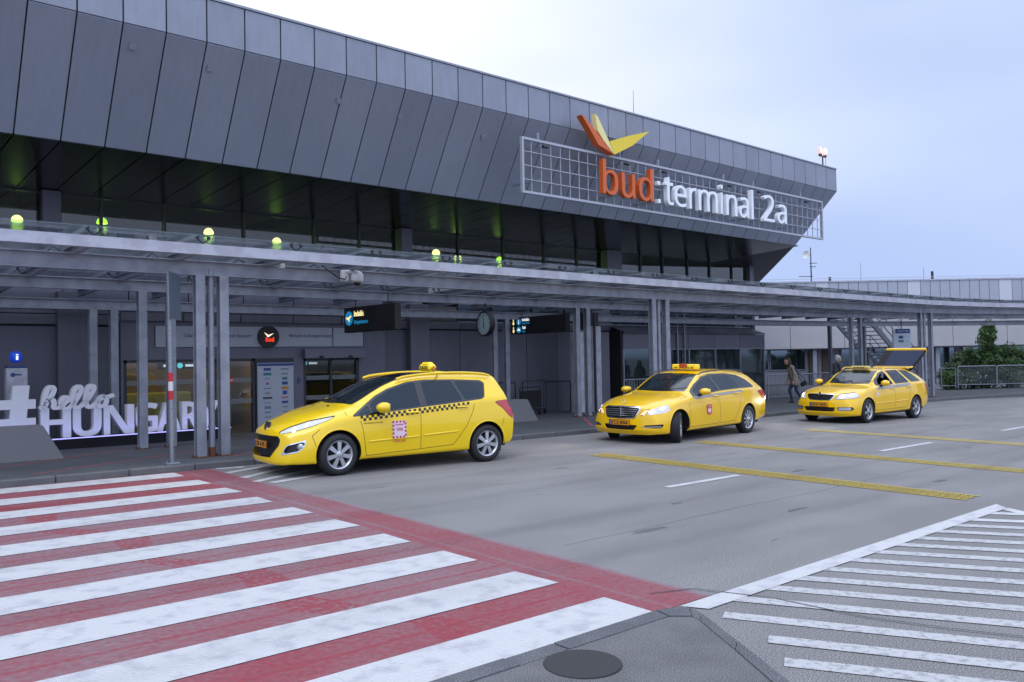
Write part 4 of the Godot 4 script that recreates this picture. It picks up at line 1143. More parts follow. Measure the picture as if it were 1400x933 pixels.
func ellipsoid(mb: MB, c: Vector3, r: Vector3, k := 16, cutback := 0.0) -> void:
	var o := mb.v.size()
	for i in k + 1:
		var a := PI * i / k
		for j in k + 1:
			var e := TAU * j / k
			var d := Vector3(sin(a) * cos(e), cos(a), sin(a) * sin(e))
			var q := c + d * r
			if cutback != 0.0: q.x = minf(q.x, c.x + cutback)
			mb.v.append(q); mb.nn.append((d / r).normalized()); mb.uv.append(Vector2.ZERO)
	for i in k:
		for j in k:
			var q := o + i * (k + 1) + j
			mb.ix.append_array([q, q + 1, q + k + 1, q + 1, q + k + 2, q + k + 1])

func inter(c: Dictionary, T: Node3D) -> void:
	var f := MB.new()
	f.span(Vector3(0.25, 0.20, -0.68), Vector3(c.L - 0.35, 0.34, 0.68)); f.span(Vector3(c.wheels[0] + 0.42, 0.2, -0.78), Vector3(c.wheels[1] - 0.42, 0.36, 0.78))
	f.span(Vector3(0.5, 0.34, -0.45), Vector3(1.1, 0.70, 0.45))
	obj("underbody", f, M.matt_black, T)
	for x in c.wheels:
		for s in [1.0, -1.0]:
			var l := MB.new()
			var r: float = c.arch + 0.012
			for k in 20:
				var a := PI * 1.12 * k / 20.0 - 0.06 * PI; var b := PI * 1.12 * (k + 1) / 20.0 - 0.06 * PI
				var p := Vector3(x - r * cos(a), c.arch_y + r * sin(a), 0.52 * s); var q := Vector3(x - r * cos(b), c.arch_y + r * sin(b), 0.52 * s)
				var o := Vector3(0, 0, 0.34 * s)
				l.quad(p, q, q + o, p + o)
				l.tri(Vector3(x, c.arch_y, 0.52 * s), p, q)
			obj("wheel_well", l, M.matt_black, T)
	var dash := MB.new()
	var dx: float = c.dash
	dash.cham(Vector3(dx, 0.80, 0), Vector3(0.5, 0.28, 1.36), 0.06); dash.cham(Vector3(dx - 0.1, 0.86, 0), Vector3(0.6, 0.06, 1.4), 0.02)
	obj("dashboard", dash, M.seat_dark, T)
	var sw := MB.new()
	var ring := []
	for k in 25: ring.append(Vector3(dx + 0.36, 0.86, 0.36) + Basis(Vector3(0, 0, 1), 0.45) * Vector3(0, 0.175 * cos(TAU * k / 24), 0.175 * sin(TAU * k / 24)))
	sw.tube(ring, 0.014, 6); sw.cyl(Vector3(dx + 0.2, 0.80, 0.36), Vector3(dx + 0.35, 0.855, 0.36), 0.03)
	obj("steering_wheel", sw, M.black, T)
	for q in [[dx + 0.78, 0.36], [dx + 0.78, -0.36], [dx + 1.62, 0.40], [dx + 1.62, -0.40], [dx + 1.62, 0.0]]:
		var s := MB.new()
		s.cham(Vector3(q[0], 0.52, q[1]), Vector3(0.5, 0.16, 0.46), 0.05)
		s.cham(Vector3(q[0] + 0.34, 0.83, q[1]), Vector3(0.14, 0.58, 0.44), 0.05, Basis(Vector3(0, 0, 1), -0.22))
		s.cham(Vector3(q[0] + 0.43, 1.19, q[1]), Vector3(0.09, 0.15, 0.24), 0.035, Basis(Vector3(0, 0, 1), -0.12))
		obj("seat", s, M.seat_dark, T)
	var mir := MB.new(); mir.cham(Vector3(c.mirror_in.x, c.mirror_in.y, 0), Vector3(0.04, 0.07, 0.22), 0.015); obj("rear_view_mirror", mir, M.black, T)

func poly(a: Array) -> PackedVector2Array:
	return PackedVector2Array(a)

func box_of(pl: PackedVector2Array, z0 := -2.0, z1 := 2.0, grow := 0.03) -> AABB:
	var lo := pl[0]; var hi := pl[0]
	for q in pl: lo = lo.min(q); hi = hi.max(q)
	return AABB(Vector3(lo.x - grow, lo.y - grow, z0), Vector3(hi.x - lo.x + 2 * grow, hi.y - lo.y + 2 * grow, z1 - z0))

# regions: side = outline in (x, y) on both flanks, front = outline in (|z|, y) on the nose, back = the same on the tail
func region(kind: String, pl: PackedVector2Array, grow := 0.0, L := 4.5) -> Array:
	match kind:
		"side": return [func(p: Vector3, s: float) -> float: return maxf(sdf(pl, Vector2(p.x, p.y)) - grow, 0.42 - absf(p.z)), box_of(pl)]
		"front": return [func(p: Vector3, s: float) -> float: return maxf(sdf(pl, Vector2(absf(p.z), p.y)) - grow, p.x - 0.56), AABB(Vector3(-1, 0, -2), Vector3(1.6, 2, 4))]
		"corner": return [func(p: Vector3, s: float) -> float: return maxf(sdf(pl, Vector2(absf(p.z) + p.x, p.y)) - grow, p.x - 1.3), AABB(Vector3(-1, 0, -2), Vector3(2.4, 2, 4))]
	return [func(p: Vector3, s: float) -> float: return maxf(sdf(pl, Vector2(absf(p.z), p.y)) - grow, L - 0.95 - p.x), AABB(Vector3(L - 1.0, 0, -2), Vector3(2, 2, 4))]

func build_taxi(c: Dictionary, T: Node3D) -> Soup:
	var so := loft(c)
	var whole := so
	var rest := so
	# wheel arches
	for x in c.wheels:
		var ctr := Vector2(x, c.arch_y); var r: float = c.arch
		rest = cut(rest, func(p: Vector3, s: float) -> float: return maxf((Vector2(p.x, p.y) - ctr).length() - r, 0.40 - absf(p.z)), AABB(Vector3(x - r - 0.02, 0, -2), Vector3(2 * r + 0.04, c.arch_y + r + 0.02, 4)))[1]
	# glass: black surround first, then the panes out of it
	for g in c.glass_surround:
		var rg := region("side", poly(g), 0.012)
		var got := cut(rest, rg[0], rg[1]); rest = got[1]
		var sur: Soup = got[0]
		for pn in c.side_panes:
			var pr := region("side", poly(pn))
			var hit := cut(sur, pr[0], pr[1]); sur = hit[1]
			if hit[0].p.size():
				for sd in [1.0, -1.0]:
					var hs := cut(hit[0], func(p: Vector3, s: float) -> float: return -p.z * sd, AABB(Vector3(-9, -9, -9), Vector3(18, 18, 18)))[0] as Soup
					if hs.p.size() and not (c.get("open_window", -1) == c.side_panes.find(pn) and sd > 0): obj("side_window", hs.to_mb(-0.006), c.get("side_glass", M.side_glass), T)
		if sur.p.size(): obj("window_trim", sur.to_mb(-0.002), M.black_gloss, T)
	for w in c.top_glass:
		# [name, x from at the centre, x to, smallest s, bow]: panes that lie between the roof edges
		var f := func(p: Vector3, s: float) -> float: return maxf(maxf((w[3] - s) * 0.22, w[1] + w[4] * p.z * p.z - p.x), p.x - w[2] - w[4] * 0.4 * p.z * p.z)
		var bb := AABB(Vector3(w[1] - 0.1, 0.85, -0.9), Vector3(w[2] - w[1] + 0.5, 1.0, 1.8))
		var fo := func(p: Vector3, s: float) -> float: return f.call(p, s) - 0.014
		var got := cut(rest, fo, bb); rest = got[1]
		var pg := cut(got[0], f, bb)
		if pg[0].p.size(): obj(w[0], pg[0].to_mb(-0.004), M.car_glass if w[0] == "windscreen" else M.roof_glass, T)
		if pg[1].p.size(): obj(w[0] + "_seal", pg[1].to_mb(-0.002), M.black_gloss, T)
	for g in c.panels:
		# [name, kind, outline, material, depth, rim material or null, rim width]
		var kind: String = g[1]
		var pl := poly(g[2])
		var rg := region(kind, pl, 0.0, c.L)
		if g[5] != null:
			var ro := region(kind, pl, g[6], c.L)
			var got := cut(rest, ro[0], ro[1]); rest = got[1]
			var inn := cut(got[0], rg[0], rg[1])
			if inn[1].p.size(): split_sides(g[0] + "_rim", inn[1], g[5], -0.004, T, kind != "front" or g[2][0].x > 0.05)
			if inn[0].p.size() and g[3] != null: split_sides(g[0], inn[0], g[3], g[4], T, g[1] != "front" or g[2][0].x > 0.05)
		else:
			var got := cut(rest, rg[0], rg[1]); rest = got[1]
			if got[0].p.size() and g[3] != null: split_sides(g[0], got[0], g[3], g[4], T, g[1] != "front" or g[2][0].x > 0.05)
	var body := obj("body", rest.to_mb(), c.paint, T)
	var inner := cut(rest, func(p: Vector3, s: float) -> float: return 0.62 - p.y, AABB(Vector3(c.dash, 0.5, -2), Vector3(9, 3, 4)))[0] as Soup
	var keep := cut(inner, func(p: Vector3, s: float) -> float: return c.dash - 0.2 - p.x, AABB(Vector3(-9, -9, -9), Vector3(19, 19, 19)))[0] as Soup
	obj("inner_lining", keep.to_mb(-0.022, true), M.seat_dark, T)
	inter(c, T)
	# arch lips, sill strip and seams
	for x in c.wheels:
		var pts := []
		for k in 23:
			var a := PI * 1.18 * k / 22.0 - 0.09 * PI
			pts.append(Vector2(x - (c.arch + 0.003) * cos(a), c.arch_y + (c.arch + 0.003) * sin(a)))
		for sd in [1.0, -1.0]:
			var lip := MB.new()
			rod(lip, whole, pts, 0.011, -0.004, sd)
			obj("arch_lip", lip, c.paint, body)
	var sm := MB.new()
	for s in c.seams: seam(sm, whole, s, 0.004)
	stuff(obj("panel_gap", sm, M.gap_dark, body))
	return whole

func split_sides(called: String, so: Soup, m: Material, depth: float, T: Node3D, two: bool) -> void:
	if not two:
		obj(called, so.to_mb(-depth), m, T); return
	for sd in [1.0, -1.0]:
		var h := cut(so, func(p: Vector3, s: float) -> float: return -p.z * sd, AABB(Vector3(-9, -9, -9), Vector3(18, 18, 18)))[0] as Soup
		if h.p.size(): obj(called, h.to_mb(-depth), m, T)

func checker(so: Soup, a: Vector2, b: Vector2, w: float, h: float, rows: int, m: Material, T: Node3D, back: Material = null, lean := 0.0) -> void:
	var mb := MB.new(); var bg := MB.new()
	var n := int((b - a).length() / w)
	var hits := []
	for i in n + 1:
		var q := a.lerp(b, float(i) / n)
		var col := []
		for r in rows + 1: col.append(flank(so, q.x + lean * r * h, q.y - r * h))
		hits.append(col)
	for i in n:
		for r in rows:
			var k := [hits[i][r + 1], hits[i + 1][r + 1], hits[i + 1][r], hits[i][r]]
			var ok := true
			for e in k: if e.is_empty(): ok = false
			if not ok: continue
			for s in [1.0, -1.0]:
				var p := []
				for e in k: p.append(flip(e[0] + e[1] * 0.003, s))
				if (i + r) % 2 == 0:
					if s > 0: mb.quad(p[0], p[1], p[2], p[3])
					else: mb.quad(p[3], p[2], p[1], p[0])
				elif back:
					if s > 0: bg.quad(p[0], p[1], p[2], p[3])
					else: bg.quad(p[3], p[2], p[1], p[0])
	stuff(obj("checker_band", mb, m, T))
	if back: stuff(obj("checker_band_ground", bg, back, T))

func mirror(T: Node3D, at: Vector3, r: Vector3, paint: Material) -> void:
	for s in [1.0, -1.0]:
		var m := MB.new()
		ellipsoid(m, flip(at, s), r, 16, r.x * 0.45)
		var o := obj("wing_mirror", m, paint, T)
		var st := MB.new(); st.beam(flip(at + Vector3(0.0, -r.y * 0.7, -r.z * 0.5), s), flip(Vector3(at.x + 0.02, at.y - r.y - 0.02, at.z - r.z - 0.07), s), 0.05, 0.05); obj("mirror_foot", st, M.black, o)
		var gl := MB.new(); gl.box(flip(at + Vector3(r.x * 0.46, 0, 0), s), Vector3(0.004, r.y * 1.5, r.z * 1.6)); obj("mirror_glass", gl, M.chrome, o)

func plate(T: Node3D, at: Vector3, txt: String, tilt := 0.0) -> void:
	var b := Basis(Vector3(0, 0, 1), Vector3(0, 1, 0), Vector3(-1, 0, 0))
	var p := MB.new(); p.cham(at, Vector3(0.012, 0.115, 0.52), 0.004); obj("number_plate", p, M.plate_yellow, T)
	var f := MB.new()
	for y in [-0.055, 0.055]: f.box(at + Vector3(-0.007, y, 0), Vector3(0.004, 0.008, 0.52))
	for z in [-0.256, 0.256]: f.box(at + Vector3(-0.007, 0, z), Vector3(0.004, 0.11, 0.008))
	obj("plate_frame", f, M.black, T)
	letter("plate_lettering", txt, M.black, T, Transform3D(b, at + Vector3(-0.008, -0.036, -0.20)), 0.41, 0.072, 0.004, 700)
	var eu := MB.new(); eu.box(at + Vector3(-0.0075, 0, -0.235), Vector3(0.004, 0.098, 0.036)); obj("plate_badge", eu, M.print_blue2, T)

func taxi_materials() -> void:
	var pm := mat("taxi_yellow", lin(0.84, 0.56, 0.001), 0.25, 0.0, 0.4); pm.clearcoat_enabled = true; pm.clearcoat = 0.8; pm.clearcoat_roughness = 0.03
	var pw := pm.duplicate() as StandardMaterial3D; pw.albedo_color = lin(0.85, 0.51, 0.001); M["taxi_amber"] = pw
	world_tex(mat("alloy", lin(0.52, 0.53, 0.56), 0.32, 0.75, 0.5), null, 1.0)
	mat("chrome", lin(0.75, 0.76, 0.78), 0.12, 1.0)
	mat("black_gloss", lin(0.010, 0.010, 0.012), 0.15, 0.0, 0.6)
	mat("gap_dark", lin(0.035, 0.02, 0.003), 0.8)
	mat("seat_dark", lin(0.03, 0.032, 0.036), 0.8)
	mat("car_glass", lin(0.012, 0.022, 0.028, 0.70), 0.03, 0.0, 0.65)
	mat("side_glass", lin(0.014, 0.026, 0.040, 0.90), 0.03, 0.0, 0.38)
	mat("roof_glass", lin(0.006, 0.007, 0.009), 0.05, 0.0, 0.6)
	mat("plate_yellow", lin(0.72, 0.30, 0.01), 0.5)
	mat("print_blue2", lin(0.03, 0.06, 0.30), 0.5)
	mat("tail_red", lin(0.45, 0.01, 0.015), 0.15, 0.0, 0.7)
	mat("print_pink", lin(0.75, 0.55, 0.62), 0.5)
	mat("print_magenta", lin(0.42, 0.01, 0.08), 0.5)
	mat("print_redorange", lin(0.55, 0.08, 0.02), 0.5)
	mat("grille_black", lin(0.008, 0.008, 0.009), 0.5)
	glow("headlamp", lin(0.45, 0.47, 0.50), Color(1.0, 0.97, 0.90), 0.14)
	glow("lamp_bulb", lin(0.9, 0.9, 0.9), Color(1.0, 0.96, 0.88), 2.5)
	glow("amber_lamp", lin(0.75, 0.55, 0.35), Color(1.0, 0.75, 0.45), 0.5)
	mat("clear_lens", lin(0.45, 0.46, 0.48), 0.1, 0.6)
	glow("roof_sign", lin(0.85, 0.60, 0.02), Color(1.0, 0.85, 0.1), 0.12)

func disc(x: float, y: float, r: float) -> Array:
	var a := []
	for k in 14: a.append(Vector2(x + r * cos(TAU * k / 14), y + r * sin(TAU * k / 14)))
	return a

func head_light(T: Node3D, at: Vector3) -> void:
	for s in [1.0, -1.0]:
		var o := SpotLight3D.new(); o.name = "headlamp_light"; o.light_energy = 1.2; o.light_color = Color(1.0, 0.95, 0.85); o.spot_angle = 38.0; o.spot_range = 30.0; o.spot_attenuation = 2.0; o.light_size = 0.06; o.shadow_enabled = true
		o.position = Vector3(at.x, at.y, at.z * s); o.rotation = Vector3(deg_to_rad(-6.0), deg_to_rad(90.0), 0)
		T.add_child(o, true)

func place_taxi(T: Node3D, x: float, n: float, deg: float) -> void:
	# local x runs to the rear, local z to the left side; the car stands on the sloping road
	var a := deg_to_rad(deg)
	var ex := Vector3(cos(a), 0, -sin(a)); var ez := Vector3(sin(a), 0, cos(a))
	var up := Vector3(0.0075, 1, 0.0138).normalized()
	ex = (ex - up * ex.dot(up)).normalized(); ez = ex.cross(up)
	T.transform = Transform3D(Basis(ex, up, ez), R(x, n))

func make_taxis() -> void:
	taxi_materials()
	taxi_one(); taxi_two(); taxi_three()

func taxi_one() -> void:
	var T := thing("yellow_taxi", "yellow family estate taxi with black checker band, nearest the red and white crossing", "taxi", Vector3.ZERO, 0.0, "yellow taxis at the terminal kerb")
	var c := {
		"L": 4.33, "wheels": [0.91, 3.618], "arch": 0.372, "arch_y": 0.322, "paint": M.taxi_yellow, "dash": 1.55, "mirror_in": Vector2(1.95, 1.28), "shoulder": 0.06,
		"yt": [[0, 0.70], [0.12, 0.79], [0.5, 0.915], [1.05, 1.035], [1.15, 1.065], [1.36, 1.165], [1.61, 1.275], [1.84, 1.37], [2.1, 1.455], [2.7, 1.525], [3.5, 1.525], [4.42, 1.49]],
		"yr": [[0, 0.65], [0.12, 0.74], [0.5, 0.87], [1.05, 0.99], [1.2, 1.015], [1.36, 1.075], [1.61, 1.215], [1.84, 1.325], [2.21, 1.43], [2.7, 1.465], [3.5, 1.462], [4.42, 1.425]],
		"wr": [[0, 0.55], [0.3, 0.62], [1.05, 0.68], [1.36, 0.67], [2.2, 0.59], [3.0, 0.585], [3.8, 0.56], [4.42, 0.54]],
		"belt": [[0, 0.60], [0.3, 0.70], [0.6, 0.79], [1.05, 0.87], [1.25, 0.895], [2.3, 0.965], [3.2, 1.025], [3.7, 1.055], [4.42, 1.06]],
		"wb": [[0, 0.66], [0.3, 0.80], [0.6, 0.845], [1.2, 0.855], [2.3, 0.86], [3.5, 0.855], [4.1, 0.82], [4.42, 0.77]],
		"wm": [[0, 0.74], [0.3, 0.865], [0.6, 0.905], [1.5, 0.895], [2.3, 0.895], [3.6, 0.91], [4.1, 0.88], [4.42, 0.82]],
		"yb": [[0, 0.20], [0.5, 0.20], [1.3, 0.215], [3.2, 0.225], [4.0, 0.25], [4.42, 0.30]],
		"front": [[0.15, 0.05], [0.24, 0.0], [0.45, 0.02], [0.62, 0.05], [0.72, 0.10], [0.85, 0.20]], "fa": 0.37, "fl": 1.2,
		"rear": [[0.25, 0.10], [0.4, 0.02], [0.6, 0.0], [0.8, 0.01], [0.95, 0.09], [1.1, 0.14], [1.34, 0.27], [1.45, 0.32]], "ra": 0.16, "rl": 1.5,
		"glass_surround": [[Vector2(1.16, 0.885), Vector2(1.36, 1.0), Vector2(1.61, 1.165), Vector2(1.84, 1.27), Vector2(2.21, 1.372), Vector2(2.53, 1.40), Vector2(3.08, 1.395), Vector2(3.64, 1.37), Vector2(3.70, 1.33), Vector2(3.60, 1.11), Vector2(3.54, 1.078), Vector2(3.13, 1.042), Vector2(2.36, 0.985), Vector2(1.83, 0.94), Vector2(1.45, 0.90)]],
		"side_panes": [[Vector2(1.22, 0.90), Vector2(1.45, 1.035), Vector2(1.45, 0.915)], [Vector2(1.48, 0.917), Vector2(1.48, 1.055), Vector2(1.61, 1.145), Vector2(1.84, 1.25), Vector2(2.21, 1.353), Vector2(2.33, 1.366), Vector2(2.33, 0.995), Vector2(1.83, 0.957)], [Vector2(2.46, 1.003), Vector2(2.46, 1.378), Vector2(2.70, 1.382), Vector2(3.03, 1.377), Vector2(3.16, 1.064)], [Vector2(3.09, 1.376), Vector2(3.62, 1.353), Vector2(3.678, 1.32), Vector2(3.585, 1.12), Vector2(3.53, 1.093), Vector2(3.21, 1.066)]],
		"top_glass": [["windscreen", 1.13, 2.10, 4.28, 0.34], ["roof_glass_panel", 2.13, 3.45, 4.45, 0.0]],
		"panels": [
			["grille", "front", [Vector2(-0.10, 0.595), Vector2(0.48, 0.60), Vector2(0.535, 0.555), Vector2(0.52, 0.48), Vector2(0.36, 0.305), Vector2(-0.10, 0.295)], M.grille_black, 0.05, M.black_gloss, 0.012],
			["headlight_bulb", "corner", disc(0.93, 0.705, 0.036), M.lamp_bulb, 0.004, M.chrome, 0.012], ["headlight_bulb", "corner", disc(1.17, 0.775, 0.030), M.lamp_bulb, 0.004, M.chrome, 0.012],
			["headlight", "corner", [Vector2(0.60, 0.668), Vector2(0.78, 0.735), Vector2(1.15, 0.825), Vector2(1.66, 0.895), Vector2(1.56, 0.835), Vector2(1.28, 0.755), Vector2(1.0, 0.695), Vector2(0.66, 0.645)], M.headlamp, 0.006, M.gap_dark, 0.006],
			["fog_lamp_recess", "corner", [Vector2(0.72, 0.355), Vector2(0.84, 0.475), Vector2(1.22, 0.545), Vector2(1.19, 0.48), Vector2(1.08, 0.40)], M.grille_black, 0.03, M.chrome, 0.016],
			["tail_light", "side", [Vector2(3.80, 1.015), Vector2(4.05, 1.03), Vector2(4.6, 1.02), Vector2(4.6, 0.70), Vector2(4.22, 0.70), Vector2(4.10, 0.77), Vector2(3.97, 0.90)], M.tail_red, -0.004, M.gap_dark, 0.006],
			["rear_window", "back", [Vector2(-0.1, 1.08), Vector2(0.56, 1.10), Vector2(0.52, 1.36), Vector2(-0.1, 1.40)], M.roof_glass, 0.004, M.black_gloss, 0.015]],
		"seams": [[Vector2(1.25, 0.87), Vector2(1.30, 0.70), Vector2(1.33, 0.50), Vector2(1.36, 0.27)], [Vector2(2.33, 0.96), Vector2(2.32, 0.31), Vector2(1.36, 0.27)], [Vector2(3.37, 1.0), Vector2(3.34, 0.89), Vector2(3.19, 0.63), Vector2(2.94, 0.34), Vector2(2.32, 0.31)], [Vector2(0.62, 0.71), Vector2(0.50, 0.62), Vector2(0.545, 0.46)], [Vector2(1.06, 0.98), Vector2(1.06, 0.89)], [Vector2(3.98, 0.72), Vector2(3.93, 0.60)]],
	}
	var so := build_taxi(c, T)
	for s in [1.0, -1.0]:
		wheel(T, Vector3(0.91, 0.316, 0.79 * s), 0.316, s, deg_to_rad(4.0), 7, false, 0.212); wheel(T, Vector3(3.618, 0.316, 0.79 * s), 0.316, s, 0.0, 7, false, 0.212)
	mirror(T, Vector3(1.60, 1.005, 1.01), Vector3(0.13, 0.085, 0.105), M.taxi_yellow)
	checker(so, Vector2(1.27, 0.882), Vector2(3.27, 1.028), 0.046, 0.042, 2, M.black, T)
	for x in [2.18, 3.12]:
		var h := flank(so, x, 0.90 + (x - 2.18) * 0.055)
		for s in [1.0, -1.0]:
			var hd := MB.new(); hd.cham(flip(h[0] + h[1] * 0.016, s), Vector3(0.22, 0.030, 0.032), 0.012)
			obj("door_handle", hd, M.taxi_yellow, T)
	for q in [[1.40, 2.28, 0.485], [2.38, 3.02, 0.525]]:
		for s in [1.0, -1.0]:
			var md := MB.new()
			var pts := []
			for k in 9: pts.append(Vector2(lerpf(q[0], q[1], k / 8.0), q[2] + 0.03 * k / 8.0))
			rod(md, so, pts, 0.016, -0.004, s)
			obj("side_moulding", md, M.taxi_yellow, T)
	for s in [1.0, -1.0]:
		var rl := MB.new()
		var pts := []
		for k in 17:
			var t := k / 16.0
			pts.append(Vector3(lerpf(2.02, 3.86, t), lerpf(1.425, 1.455, t) + 0.075 * pow(sin(PI * clampf(t, 0, 1)), 0.55), (0.60 - 0.02 * t) * s))
		rl.tube(pts, 0.022, 8)
		obj("roof_rail", rl, M.taxi_yellow, T)
	# sign on the roof, number plate, emblem, door sticker
	var sg := MB.new(); sg.cham(Vector3(2.92, 1.60, 0.08), Vector3(0.16, 0.13, 0.40), 0.045); sg.cham(Vector3(2.92, 1.66, 0.08), Vector3(0.13, 0.07, 0.24), 0.03)
	var sgo := obj("roof_sign", sg, M.roof_sign, T)
	letter("roof_sign_lettering", "TAXI", M.black, sgo, Transform3D(Basis(Vector3(0, 0, 1), Vector3.UP, Vector3(-1, 0, 0)), Vector3(2.836, 1.575, -0.06)), 0.28, 0.055, 0.004, 700)
	var ss := MB.new()
	for i in 3:
		for j in 2:
			if (i + j) % 2 == 0: ss.box(Vector3(2.89 + i * 0.03, 1.585 + j * 0.03, 0.283), Vector3(0.028, 0.028, 0.004))
	stuff(obj("roof_sign_checks", ss, M.red, sgo))
	var an := MB.new(); an.cyl(Vector3(3.35, 1.52, 0.0), Vector3(3.50, 1.86, 0.0), 0.004, 0.002, 6); obj("aerial", an, M.black, T)
	var cb := MB.new(); cb.tube([Vector3(2.90, 1.56, 0.28), Vector3(2.88, 1.50, 0.45), Vector3(2.80, 1.46, 0.60), Vector3(2.72, 1.42, 0.655)], 0.006, 6); obj("sign_cable", cb, M.black, T)
	plate(T, Vector3(0.005, 0.475, 0.0), "EZK·676")
	var em := MB.new()
	em.prism(poly([Vector2(-0.06, -0.09), Vector2(-0.02, -0.02), Vector2(-0.08, 0.05), Vector2(0.0, 0.10), Vector2(0.07, 0.08), Vector2(0.03, 0.03), Vector2(0.06, -0.03), Vector2(0.01, -0.05), Vector2(0.0, -0.10)]), Transform3D(Basis(Vector3(0, 0, 1), Vector3(0.35, 0.94, 0), Vector3(-0.94, 0.35, 0)), Vector3(0.085, 0.705, 0)), 0.02)
	obj("front_emblem", em, M.chrome, T)
	var eb := MB.new(); eb.prism(poly([Vector2(-0.10, -0.03), Vector2(-0.09, 0.10), Vector2(0.09, 0.10), Vector2(0.10, -0.03), Vector2(0.0, -0.12)]), Transform3D(Basis(Vector3(0, 0, 1), Vector3(0.35, 0.94, 0), Vector3(-0.94, 0.35, 0)), Vector3(0.098, 0.705, 0)), 0.02)
	obj("emblem_ground", eb, M.black_gloss, T)
	sticker(T, so, Vector2(1.93, 0.645), 0.245, 0.27)
	for s in [1.0, -1.0]:
		var fl := MB.new()
		fl.lathe([Vector2(0.06, 0), Vector2(0.058, 0.03), Vector2(0.035, 0.05), Vector2(0.001, 0.056)], Vector3(0.36, 0.455, 0.74 * s), 16, Basis(Vector3(0, 1, 0), Vector3(-0.75, 0, 0.66 * s), Vector3(0.66 * s, 0, 0.75)).orthonormalized())
		obj("fog_lamp", fl, M.clear_lens, T)
	head_light(T, Vector3(0.16, 0.72, 0.62))
	for z in [0.1, -0.45]:
		var wp := MB.new(); wp.beam(Vector3(1.14, 1.075, z), Vector3(1.28, 1.14, z + 0.55), 0.012, 0.015)
		obj("wiper", wp, M.black, T)
	for z in [0.3, -0.3]:
		var nz := MB.new(); nz.cham(Vector3(0.98, 1.026, z), Vector3(0.03, 0.014, 0.05), 0.005)
		obj("washer_jet", nz, M.black, T)
	var tx := flank(so, 1.46, 0.76)
	letter("door_print", "taxi rank service  06 1 000", M.gap_dark, T, Transform3D(Basis(), tx[0] + Vector3(-0.14, 0.0, 0.006)), 0.32, 0.022, 0.002)
	place_taxi(T, 5.55, 12.25, -5.05)

func sticker(T: Node3D, so: Soup, at: Vector2, w: float, h: float) -> void:
	# a square paper sign with a chequered border, on both front doors
	for s in [1.0, -1.0]:
		var c := flank(so, at.x, at.y)
		var nrm := flip(c[1], s); var o := flip(c[0], s) + nrm * 0.006
		var xax: Vector3 = Vector3(1, 0, 0) * s
		xax = (xax - nrm * xax.dot(nrm)).normalized(); var yax := nrm.cross(xax)
		var b := Basis(xax, yax, nrm)
		var q := MB.new(); q.box(o, Vector3(w, h, 0.003), b)
		var st := obj("door_sticker", q, M.print_pink, T)
		var m := MB.new()
		var k := 8
		for i in k:
			for j in k + 1:
				if (i > 0 and i < k - 1 and j > 0 and j < k) or (i + j) % 2: continue
				m.box(o + b * Vector3(w * ((i + 0.5) / k - 0.5), h * ((j + 0.5) / (k + 1) - 0.5), 0.003), Vector3(w / k, h / (k + 1), 0.003), b)
		stuff(obj("sticker_checks", m, M.print_magenta, st))
		letter("sticker_lettering", "TAXI", M.red, st, Transform3D(b, o + b * Vector3(-w * 0.22, -0.02, 0.003)), w * 0.46, 0.045, 0.003, 700)
		letter("sticker_lettering", "Budapest", M.print_magenta, st, Transform3D(b, o + b * Vector3(-w * 0.3, 0.055, 0.003)), w * 0.6, 0.035, 0.003)
		letter("sticker_phone", "2 222 222", M.print_redorange, st, Transform3D(b, o + b * Vector3(-w * 0.46, -h * 0.5 - 0.06, 0.0)), w * 0.9, 0.032, 0.003, 700)

